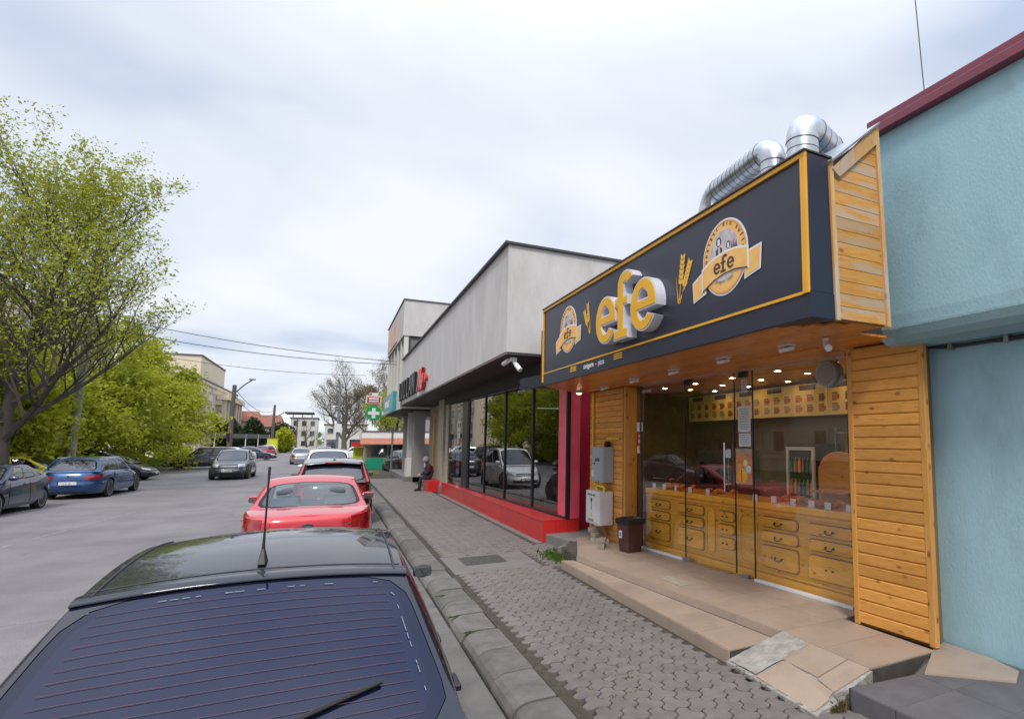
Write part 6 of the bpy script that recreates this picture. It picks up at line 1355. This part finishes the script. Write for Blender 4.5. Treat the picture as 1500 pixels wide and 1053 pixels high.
    for sd_ in (1, -1):
        for (ya, yb) in ds:
            ua, ub = uf(yb), uf(ya); patch('door_seam', ua - .0012, ub + .0012, .135, .985, sd_, .0035, 'plastic', nu=8, nv=10); dd = patch('door', ua, ub, .14, .98, sd_, .007, body, nu=8, nv=10)
            hy = ya + (yb - ya) * .14; q = S(uf(hy), .82, sd_); MB().box(q.x, q.x + sd_ * .035, hy - .02, hy + .17, q.z - .015, q.z + .015).build('handle', body, dd, bevel=.006)
        mk = P.get('mirk', 1.0); q = SS(sd_)(.93, .06); m_ = MB(); m_.lathe([(0, -.09 * mk), (.055 * mk, -.08 * mk), (.075 * mk, 0), (.055 * mk, .08 * mk), (0, .09 * mk)], (0, 0, 0), 'X', 14); m_.v = [(v[0] * 1.15 + q.x + sd_ * .13, v[1] * .9 + q.y - .03, v[2] * .95 + q.z + .08) for v in m_.v]; mo = m_.build('mirror', P.get('mirm', body), root, smooth=True)
        m_ = MB(); m_.box(q.x + sd_ * (.13 - .085 * mk), q.x + sd_ * (.13 + .085 * mk), q.y - .03 - .066 * mk, q.y - .03 - .06 * mk, q.z + .08 - .045 * mk, q.z + .08 + .045 * mk); m_.build('mirror_glass', 'winglass', mo)
    if hi:
        for sd_ in (1, -1):
            MB().tube([S(.915, .28 + .70 * k / 8, sd_, .003) for k in range(9)], .003, 4).build('boot_seam', 'plastic', root)
            patch('rear_bumper_insert', .90, 1.0, .02, .10, sd_, .008, 'plastic')
        MB().tube([S(.915 + .085 * k / 5, .28, 1, .003) for k in range(6)] + [S(1 - .085 * k / 5, .28, -1, .003) for k in range(1, 6)], .003, 4).build('boot_seam', 'plastic', root)
    q = RS(0, .08); wv = [RS(-.05, .03) + Vector((0, -.02, .01)), RS(-.35, .2) + Vector((0, -.02, .015)), RS(-.62, .30) + Vector((0, -.02, .015))]
    if P.get('wiper'): MB().tube(wv, .009, 6).build('wiper', 'plastic', root)
    root.location = loc; root.rotation_euler = (0, 0, rz)
    return root, S, RS, RF, WS, zroof
HATCH = dict(W=1.73, L=4.1, top=[(-2.05, .93), (-1.6, .98), (-.2, .94), (.75, .93), (1.2, .86), (2.05, .66)], cab=(.85, .15, -1.02, -1.68), xb=.74, xr=.60, zr=1.43, arch=.06, wr=.30, wy=(1.25, -1.27),
             win=[(.10, .40), (.44, .90)], doors=[(-.55, .60), (-1.25, -.57)])
SEDAN = dict(W=1.78, L=4.5, top=[(-2.25, .98), (-1.55, 1.03), (-.3, .97), (.75, .93), (1.25, .85), (2.25, .66)], cab=(.95, .15, -.85, -1.45), xb=.76, xr=.60, zr=1.43, arch=.05, wr=.31, wy=(1.35, -1.30),
             win=[(.10, .22), (.26, .52), (.56, .92)], doors=[(-.35, .72), (-1.2, -.37)], nr=5.0)
WAGON = dict(W=1.80, L=4.75, top=[(-2.37, .96), (-1.6, .98), (0, .95), (.9, .93), (1.35, .86), (2.37, .66)], cab=(1.0, .3, -1.75, -2.12), xb=.77, xr=.63, zr=1.46, arch=.06, wr=.33, wy=(1.42, -1.30),
             win=[(.05, .27), (.30, .58), (.61, .95)], doors=[(-.2, .85), (-1.05, -.22)], tailf=(.66, .84), tailu=(.815, .925))
SUV = dict(W=1.82, L=4.45, top=[(-2.22, 1.06), (-1.5, 1.10), (0, 1.05), (.85, 1.02), (1.2, .98), (2.22, .88)], cab=(.98, .25, -1.6, -2.0), xb=.78, xr=.64, zr=1.60, arch=.06, wr=.35, wy=(1.35, -1.30),
           win=[(.06, .26), (.30, .58), (.61, .94)], doors=[(-.2, .82), (-1.05, -.22)])
MPV = dict(W=1.78, L=4.5, top=[(-2.25, 1.05), (0, 1.05), (1.0, 1.02), (1.4, .95), (2.25, .75)], cab=(1.25, .35, -1.7, -2.02), xb=.77, xr=.65, zr=1.72, arch=.05, wr=.33, wy=(1.45, -1.3), win=[(.06, .28), (.32, .58), (.61, .92)], doors=[(-.1, .95), (-1.05, -.12)])

paint_black = mat('paint_black_blue', (.006, .008, .020), (.005, .006, .015), scale=3, rough=.5, metal=0, coat=.85, spec=.1, dirt=(.07, .07, .075), dscale=2.2, damt=.2)
paint_black.node_tree.nodes['Principled BSDF'].inputs['Coat IOR'].default_value = 1.6
spoiler_m = mat('spoiler_black', (.006, .006, .009), (.005, .005, .008), rough=.28, spec=.3)
paint_red = paint('paint_red', (.55, .012, .022), metal=.15, rough=.3); paint_gr = paint('paint_graphite', (.030, .031, .034), metal=.5); paint_bl = paint('paint_blue', (.010, .055, .17), metal=.5)
paint_nv = paint('paint_navy', (.016, .022, .062), metal=.4, dust=(.08, .085, .10)); paint_dk = paint('paint_dark', (.018, .019, .026), metal=.4); paint_gy = paint('paint_grey', (.115, .118, .13), metal=.6); paint_wh = paint('paint_white', (.70, .71, .72), metal=0); paint_sv = paint('paint_silver', (.36, .37, .38), metal=.7)
paint_ye = paint('paint_taxi_yellow', (.74, .68, .02), metal=0)

# near black hatchback
PB = dict(HATCH); PB.update(W=1.90, L=4.15, top=[(-2.07, .88), (-1.6, .94), (-.2, .95), (.75, .93), (1.2, .86), (2.07, .66)], cab=(1.0, .42, -.98, -1.80), xb=.85, xr=.655, zr=1.465, arch=.045, rcrown=.045, rv=(.01, .955), rw=.965, frit='rearfrit', bow=(.12, .05), mirk=.72, mirm='plastic', win=[(.12, .44), (.48, .92)])
car0, S0, RS0, RF0, WS0, zroof0 = car('near black hatchback seen from behind, with roof antenna and rear wiper', 'car', (0, 0, 0), 0, PB, paint_black, glass='rearglass')
off0 = Vector((-.27, 4.42, 0)); ORG_keep = {}
# heater wires printed on its rear glass
for i in range(15):
    v = .10 + i * .055; b = MB(); pts = [RS0(u, v) + Vector((0, -.0003, .0008)) for u in [(-.82 + .02 * 0) + 1.64 * k / 12 for k in range(13)]]
    b.tube(pts, .0010, 4); b.build('heater_wire', M.setdefault('heater', mat('heater_wire', (.13, .05, .08), rough=.6)), car0)
b = MB(); 
def spo(u, w_):        # spoiler lip over the rear glass
    p = RF0(u, 0); q = RS0(u, .93); prof = [(-.10, .003), (-.04, .007), (.02, .001), (.042, -.008), (.045, -.016), (.025, -.026), (0, -.028)]
    a = w_ * (len(prof) - 1); i = min(int(a), len(prof) - 2); t = a - i; yy_ = prof[i][0] + (prof[i + 1][0] - prof[i][0]) * t; zz_ = prof[i][1] + (prof[i + 1][1] - prof[i][1]) * t
    return Vector((p.x * 1.02, p.y - yy_, p.z + zz_ - .0))
b.grid(lambda a, c: spo(2 * a - 1, c), 24, 12); b.build('spoiler', paint_black, car0, smooth=60)
b = MB(); b.tube([RF0(-1, .0) + Vector((0, .105, .004)) if False else RF0(u, .06) + Vector((0, 0, .001)) for u in [-.98 + 1.96 * k / 12 for k in range(13)]], .003, 4); b.build('roof_seam', 'plastic', car0)
for sd_ in (1, -1):
    b = MB(); b.tube([RF0(sd_ * .93, t) + Vector((0, 0, .002)) for t in [k / 10 for k in range(11)]], .006, 6); b.build('roof_moulding', 'plastic', car0)
a0 = RF0(0, .13); b = MB(); b.lathe([(.0, .0)], (0, 0, 0)) if False else None
b = MB(); b.add([(a0.x - .018, a0.y - .07, a0.z), (a0.x + .018, a0.y - .07, a0.z), (a0.x + .022, a0.y + .03, a0.z), (a0.x - .022, a0.y + .03, a0.z), (a0.x - .007, a0.y - .03, a0.z + .075), (a0.x + .007, a0.y - .03, a0.z + .075), (a0.x + .007, a0.y, a0.z + .075), (a0.x - .007, a0.y, a0.z + .075)], [(0, 3, 2, 1), (4, 5, 6, 7), (0, 1, 5, 4), (1, 2, 6, 5), (2, 3, 7, 6), (3, 0, 4, 7)])
an = b.build('antenna', 'plastic', car0, bevel=.004)
pts = [(a0.x + .0008 * k, a0.y - .015 - .004 * k, a0.z + .07 + .035 * k) for k in range(13)]
MB().tube(pts, [.0085, .0065, .0055] + [.0048] * 8 + [.006, .006], 8).build('antenna_rod', 'rubber', an, smooth=True)
p0, p1, p2 = RS0(-.15, -.02) + Vector((0, -.05, .0)), RS0(.28, .16) + Vector((0, -.03, .02)), RS0(.62, .25) + Vector((0, -.025, .012))
b = MB(); b.tube([p0, RS0(.1, .06) + Vector((0, -.05, .02)), p1], [.018, .016, .012], 8); wp = b.build('wiper', 'plastic', car0, smooth=True)
b = MB(); b.tube([RS0(-.12, .06) + Vector((0, -.014, .008)), RS0(.25, .17) + Vector((0, -.014, .008)), RS0(.66, .28) + Vector((0, -.014, .008))], [.008, .010, .009], 6); b.build('wiper_blade', 'rubber', wp)
sl_pts = [RS0(.865 - (.04 if v > .84 else 0), v) + Vector((0, -.0006, .001)) for v in [k / 20 for k in range(3, 18)]] + [RS0(u, .90) + Vector((0, -.0006, .001)) for u in [.78 - k * .06 for k in range(26)]]
for k in range(0, len(sl_pts) - 1):
    if random.random() < .62: MB().tube([sl_pts[k], sl_pts[k].lerp(sl_pts[k + 1], random.uniform(.4, .95))], .0014, 4).build('sealant_line', 'greybox', car0)
car0.location = off0; car0.rotation_euler = (0, 0, R(-.6))

PR = dict(SEDAN); PR.update(W=1.84, top=[(-2.25, 1.0), (-1.55, 1.05), (-.3, .97), (.75, .93), (1.25, .85), (2.25, .66)], zr=1.44, tailf=(.60, .97), tailu=(.82, .895), xb=.80, xr=.64, rv=(.06, .93), rw=.93, cab=(.95, .25, -.45, -1.38), win=[(.16, .26), (.30, .56), (.60, .92)], sec=[(0, .07, .10, .09), (.12, .02, .03, .03), (.30, .005, .0, .0), (.45, .0, .01, .0), (.52, .012, .05, .01), (.72, .018, .09, .02), (.86, .03, .16, .03), (.95, .04, .25, .045), (1.0, .075, .33, .09)])
rc, S1, RS1, *_r = car('bright red saloon parked in front of the black hatchback', 'car', (-.24, 12.0, 0), 0, PR, paint_red)
q = S1(1, .84, 1); b = MB(); b.lathe([(0, -.012), (.05, -.010), (.055, 0)], (0, 0, 0), 'Y', 24); b.v = [(v[0] * 1.35, v[1] + q.y - .004, v[2] * .55 + q.z) for v in b.v]; bd = b.build('badge', 'slate', rc); 
b = MB(); b.tube([(.072 * math.cos(t * .5236), q.y - .012, q.z + .030 * math.sin(t * .5236)) for t in range(13)], .004, 5); b.build('badge_ring', 'chrome', bd)
b = MB(); b.box(-.05, .05, q.y - .02, q.y - .017, q.z - .006, q.z + .006); b.build('badge_print', 'chrome', bd)
b = MB(); b.box(.42, .56, q.y + .03, q.y + .036, q.z - .01, q.z + .012); b.build('model_script', 'chrome', rc)

PS = dict(SUV); PS.update(xr=.66, xb=.80, tailf=(.6, 1.0), tailu=(.835, .885)); sv, S2, RS2, RF2, *_r = car('graphite crossover with tall red tail lamps ahead of the red saloon', 'car', (.10, 18.0, 0), 0, PS, paint_gr, glass='carglassdark')
for sd_ in (1, -1): b = MB(); b.tube([RS2(sd_ * .95, v) + Vector((0, -.012, 0)) for v in (0, .25, .5, .75, .97)], [.05, .045, .04, .035, .03], 8); b.build('tail_lamp', 'lampred', sv, smooth=True)
b = MB(); b.grid(lambda a, c: RF2(1.9 * a - .95, 0) + Vector((0, -.22 * c + .06, .03 - .05 * c * c)), 16, 5); b.build('spoiler', paint_gy, sv, smooth=True, solid=.02); b = MB(); b.box(-.2, .2, RF2(0, 0).y - .175, RF2(0, 0).y - .165, RF2(0, 0).z - .03, RF2(0, 0).z - .005); b.build('brake_light', 'lampred', sv)
b = MB(); b.lathe([(.0, .05), (.02, .03), (.04, 0)], (0, RF2(0, .1).y, RF2(0, .1).z), 'Z', 10); b.build('roof_aerial', 'plastic', sv)
car('white people carrier parked facing the camera beyond the crossover', 'car', (-.05, 26.5, 0), R(180), MPV, paint_wh, glass='carglassdark')
# left side, parked and moving
car('dark navy saloon parked at the far left edge, rear wheel showing', 'car', (-8.70, 23.9, 0), R(180 - 3), dict(SEDAN, W=1.7, zr=1.38, L=4.2, wy=(1.25, -1.2)), paint_nv)
pas, S3, RS3, *_r = car('bright blue estate car parked on the left, tail towards the camera', 'car', (-8.02, 30.35, 0), R(-3), dict(WAGON, rw=.92), paint_bl, glass='carglassdark', lower=None)
q = S3(1, .80, 1); b = MB(); b.lathe([(0, -.012), (.045, -.01), (.05, 0)], (0, q.y, q.z), 'Y', 20); b.build('badge', 'chrome', pas)
for sd_ in (1, -1): b = MB(); b.tube([Vector((sd_ * .60, y, 1.46)) for y in (-1.55, -.9, -.2, .25)], .014, 6); b.build('roof_rail', 'chrome', pas)
car('dark compact hatchback parked nose out behind the blue estate', 'car', (-10.15, 40.3, 0), R(-90 - 6), dict(HATCH, zr=1.55, top=[(-2.05, .98), (-1.6, 1.0), (-.2, .98), (.85, .98), (1.2, .92), (2.05, .66)], cab=(1.15, .05, -1.3, -1.75)), paint_dk)
car('long black estate car parked sideways beyond the shrubs', 'car', (-8.2, 54.0, 0), R(90 + 8), dict(WAGON, zr=1.58, wr=.36, L=4.9), paint_dk, glass='carglassdark')
car('grey crossover driving towards the camera in the street', 'car', (-4.72, 39.8, 0), R(180 - 1), dict(SUV, W=1.80, L=4.1, zr=1.56, wy=(1.25, -1.25), top=[(-2.05, 1.0), (-1.5, 1.04), (0, 1.0), (.85, .98), (1.2, .96), (2.05, .88)], cab=(.95, .2, -1.35, -1.85)), paint_gy, glass='carglassdark', lower='plastic', name='driving_car')
tx_, *_r = car('taxi with bright yellow roof parked behind the navy saloon', 'taxi', (-11.1, 33.6, 0), R(-87), dict(SEDAN), paint_ye, glass='carglassdark', lower=None, name='taxi')
MB().box(-.16, .16, -.2, -.05, 1.47, 1.58).build('roof_sign', 'menu', tx_, bevel=.02)
far = [('white car parked beyond the grey crossover', (-8.3, 62, 0), 90, HATCH, paint_wh), ('second white car farther along the left row', (-8.6, 68, 0), 84, SEDAN, paint_wh), ('dark blue saloon parked at the left kerb far down the street', (-7.3, 74, 0), -88, SEDAN, paint_nv), ('small dark red car beyond the dark blue saloon', (-7.2, 84, 0), 160, HATCH, paint_red),
       ('white small car at the end of the left row', (-7.4, 94, 0), 180, HATCH, paint_wh), ('silver hatchback driving away down the street', (-2.25, 61, 0), 0, HATCH, paint_sv), ('dark green car parked ahead of the white people carrier', (-.2, 36, 0), 0, SEDAN, paint_gr), ('blue car in the right hand row far down the street', (.0, 46, 0), 0, HATCH, paint_bl),
       ('dark car near the lamp post in the right hand row', (-.4, 54, 0), 0, SEDAN, paint_dk), ('silver car at the far end of the right hand row', (-.6, 70, 0), 0, SEDAN, paint_sv), ('white car standing across the street by the kiosk', (2.6, 66, 0), 85, MPV, paint_wh), ('dark car with red tail lamps parked between kiosk and posts', (4.2, 41.3, 0), 12, HATCH, paint_dk)]
for (lb, lc, rz, P_, pt) in far: car(lb, 'car', lc, R(rz), P_, pt, glass='carglassdark', group=None, hi=0)

# ------------------------------------------------------------------ seated person
def skin(name, verts, edges, radii, m, parent, sub=2):
    me = bpy.data.meshes.new(name); me.from_pydata([Vector(v) - ORG[parent.name] for v in verts], edges, []); o = bpy.data.objects.new(name, me); COL.objects.link(o)
    me.skin_vertices.new() if hasattr(me.skin_vertices, 'new') and not me.skin_vertices else None
    sm = o.modifiers.new('skin', 'SKIN'); sm.use_smooth_shade = True; ss = o.modifiers.new('sub', 'SUBSURF'); ss.levels = sub; ss.render_levels = sub
    if me.skin_vertices:
        for i, r_ in enumerate(radii): me.skin_vertices[0].data[i].radius = (r_, r_)
        me.skin_vertices[0].data[0].use_root = True
    dg = bpy.context.evaluated_depsgraph_get(); dg.update(); nm = bpy.data.meshes.new_from_object(o.evaluated_get(dg)); bpy.data.objects.remove(o)
    nm.materials.clear(); nm.materials.append(M[m]); nm.polygons.foreach_set('use_smooth', [True] * len(nm.polygons))
    o = bpy.data.objects.new(name, nm); COL.objects.link(o); o.parent = parent; ORG[o.name] = ORG[parent.name].copy(); return o
px_, py_ = 3.52, 24.35
pr = thing('person', 'person in maroon coat and grey head scarf sitting on the low red block', 'person', (px_, py_, .13))
def q3(x, y, z): return (px_ + x, py_ + y, z)
V_ = [q3(0, 0, .66), q3(-.02, 0, .82), q3(-.05, 0, 1.0), q3(-.10, 0, 1.13), q3(-.14, 0, 1.20), q3(-.17, 0, 1.31),
      q3(-.03, -.10, .64), q3(-.36, -.11, .64), q3(-.42, -.11, .22), q3(-.50, -.12, .18), q3(-.03, .10, .64), q3(-.34, .12, .64), q3(-.36, .12, .22), q3(-.45, .13, .18),
      q3(-.08, -.17, 1.08), q3(-.10, -.22, .86), q3(-.31, -.10, .78), q3(-.37, -.04, .77), q3(-.08, .17, 1.08), q3(-.12, .22, .86), q3(-.30, .10, .78), q3(-.37, .04, .76)]
E_ = [(0, 1), (1, 2), (2, 3), (3, 4), (4, 5), (0, 6), (6, 7), (7, 8), (8, 9), (0, 10), (10, 11), (11, 12), (12, 13), (3, 14), (14, 15), (15, 16), (16, 17), (3, 18), (18, 19), (19, 20), (20, 21)]
R_ = [.15, .155, .15, .12, .05, .085, .10, .075, .05, .04, .10, .075, .05, .04, .075, .055, .045, .03, .075, .055, .045, .03]
try:
    bd_ = skin('body', V_, E_, R_, 'trouser', pr)
    ct_ = skin('coat', [V_[0], V_[1], V_[2], V_[3], V_[14], V_[15], V_[16], V_[18], V_[19], V_[20], q3(-.2, -.08, .66), q3(-.2, .08, .66), q3(-.14, 0, 1.17)], [(0, 1), (1, 2), (2, 3), (3, 4), (4, 5), (5, 6), (3, 7), (7, 8), (8, 9), (0, 10), (0, 11), (3, 12)], [.18, .18, .17, .14, .09, .072, .058, .09, .072, .058, .115, .115, .075], 'cloth', pr)
except Exception as ex_:
    print('SKIN FAIL', ex_)
hx, hy, hz = px_ - .20, py_, 1.34
b = MB(); b.lathe([(0, -.13), (.05, -.115), (.082, -.05), (.09, .02), (.078, .08), (.04, .115), (0, .122)], (0, 0, 0), 'Z', 20); b.v = [(v[0] * 1.05 + hx, v[1] * .9 + hy, v[2] + hz) for v in b.v]; hd = b.build('head', 'skin', pr, smooth=True)
b = MB(); b.tube([(hx - .09, hy, hz + .02), (hx - .118, hy, hz - .02), (hx - .095, hy, hz - .03)], [.008, .014, .012], 6); b.build('nose', 'skin', hd, smooth=True)
for s_ in (-1, 1): b = MB(); b.lathe([(0, -.012), (.011, 0), (0, .012)], (hx - .088, hy + s_ * .03, hz + .012), 'X', 8); b.build('eye', 'ink', hd)
b = MB(); b.box(hx - .094, hx - .08, hy - .022, hy + .022, hz - .062, hz - .056); b.build('mouth', 'redplaster', hd)
b = MB()
def scf(u, v):
    a = (u - .5) * 2 * math.pi * .78; el_ = R(-62 + 150 * v); r_ = .112; return (hx + .012 + r_ * 1.08 * math.cos(a) * math.cos(el_), hy + r_ * .95 * math.sin(a) * math.cos(el_), hz + .01 + r_ * 1.15 * math.sin(el_))
b.grid(scf, 20, 10); b.build('head_scarf', 'scarf', pr, smooth=True, solid=.012)
for s_ in (-1, 1):
    hxx, hyy, hzz = px_ - .37, py_ + s_ * .045, .765
    vs = [(hxx + .02, hyy, hzz), (hxx - .03, hyy, hzz - .005)]; es = [(0, 1)]; rs = [.026, .032]
    for k in range(4): f0 = Vector((hxx - .05, hyy + (k - 1.5) * .017, hzz - .008)); L_ = (.06, .07, .065, .05)[k]; vs += [tuple(f0), tuple(f0 + Vector((-L_ * .5, 0, -.012))), tuple(f0 + Vector((-L_ * .75, 0, -.035)))]; n_ = len(vs); es += [(1, n_ - 3), (n_ - 3, n_ - 2), (n_ - 2, n_ - 1)]; rs += [.011, .009, .008]
    vs += [(hxx - .01, hyy - s_ * .03, hzz), (hxx - .04, hyy - s_ * .045, hzz - .01)]; n_ = len(vs); es += [(0, n_ - 2), (n_ - 2, n_ - 1)]; rs += [.012, .009]
    try: skin('hand', vs, es, rs, 'skin', pr, 1)
    except Exception as ex_: print('HAND FAIL', ex_)
for (x, y) in ((-.46, -.12), (-.41, .13)):
    b = MB(); b.lathe([(0, -.14), (.035, -.13), (.048, -.05), (.04, .06), (.045, .10), (0, .13)], (0, 0, 0), 'X', 12); b.v = [(px_ + x + v[0], py_ + y + v[1], .178 + v[2] * .95) for v in b.v]; b.build('shoe', 'black', pr, smooth=True)
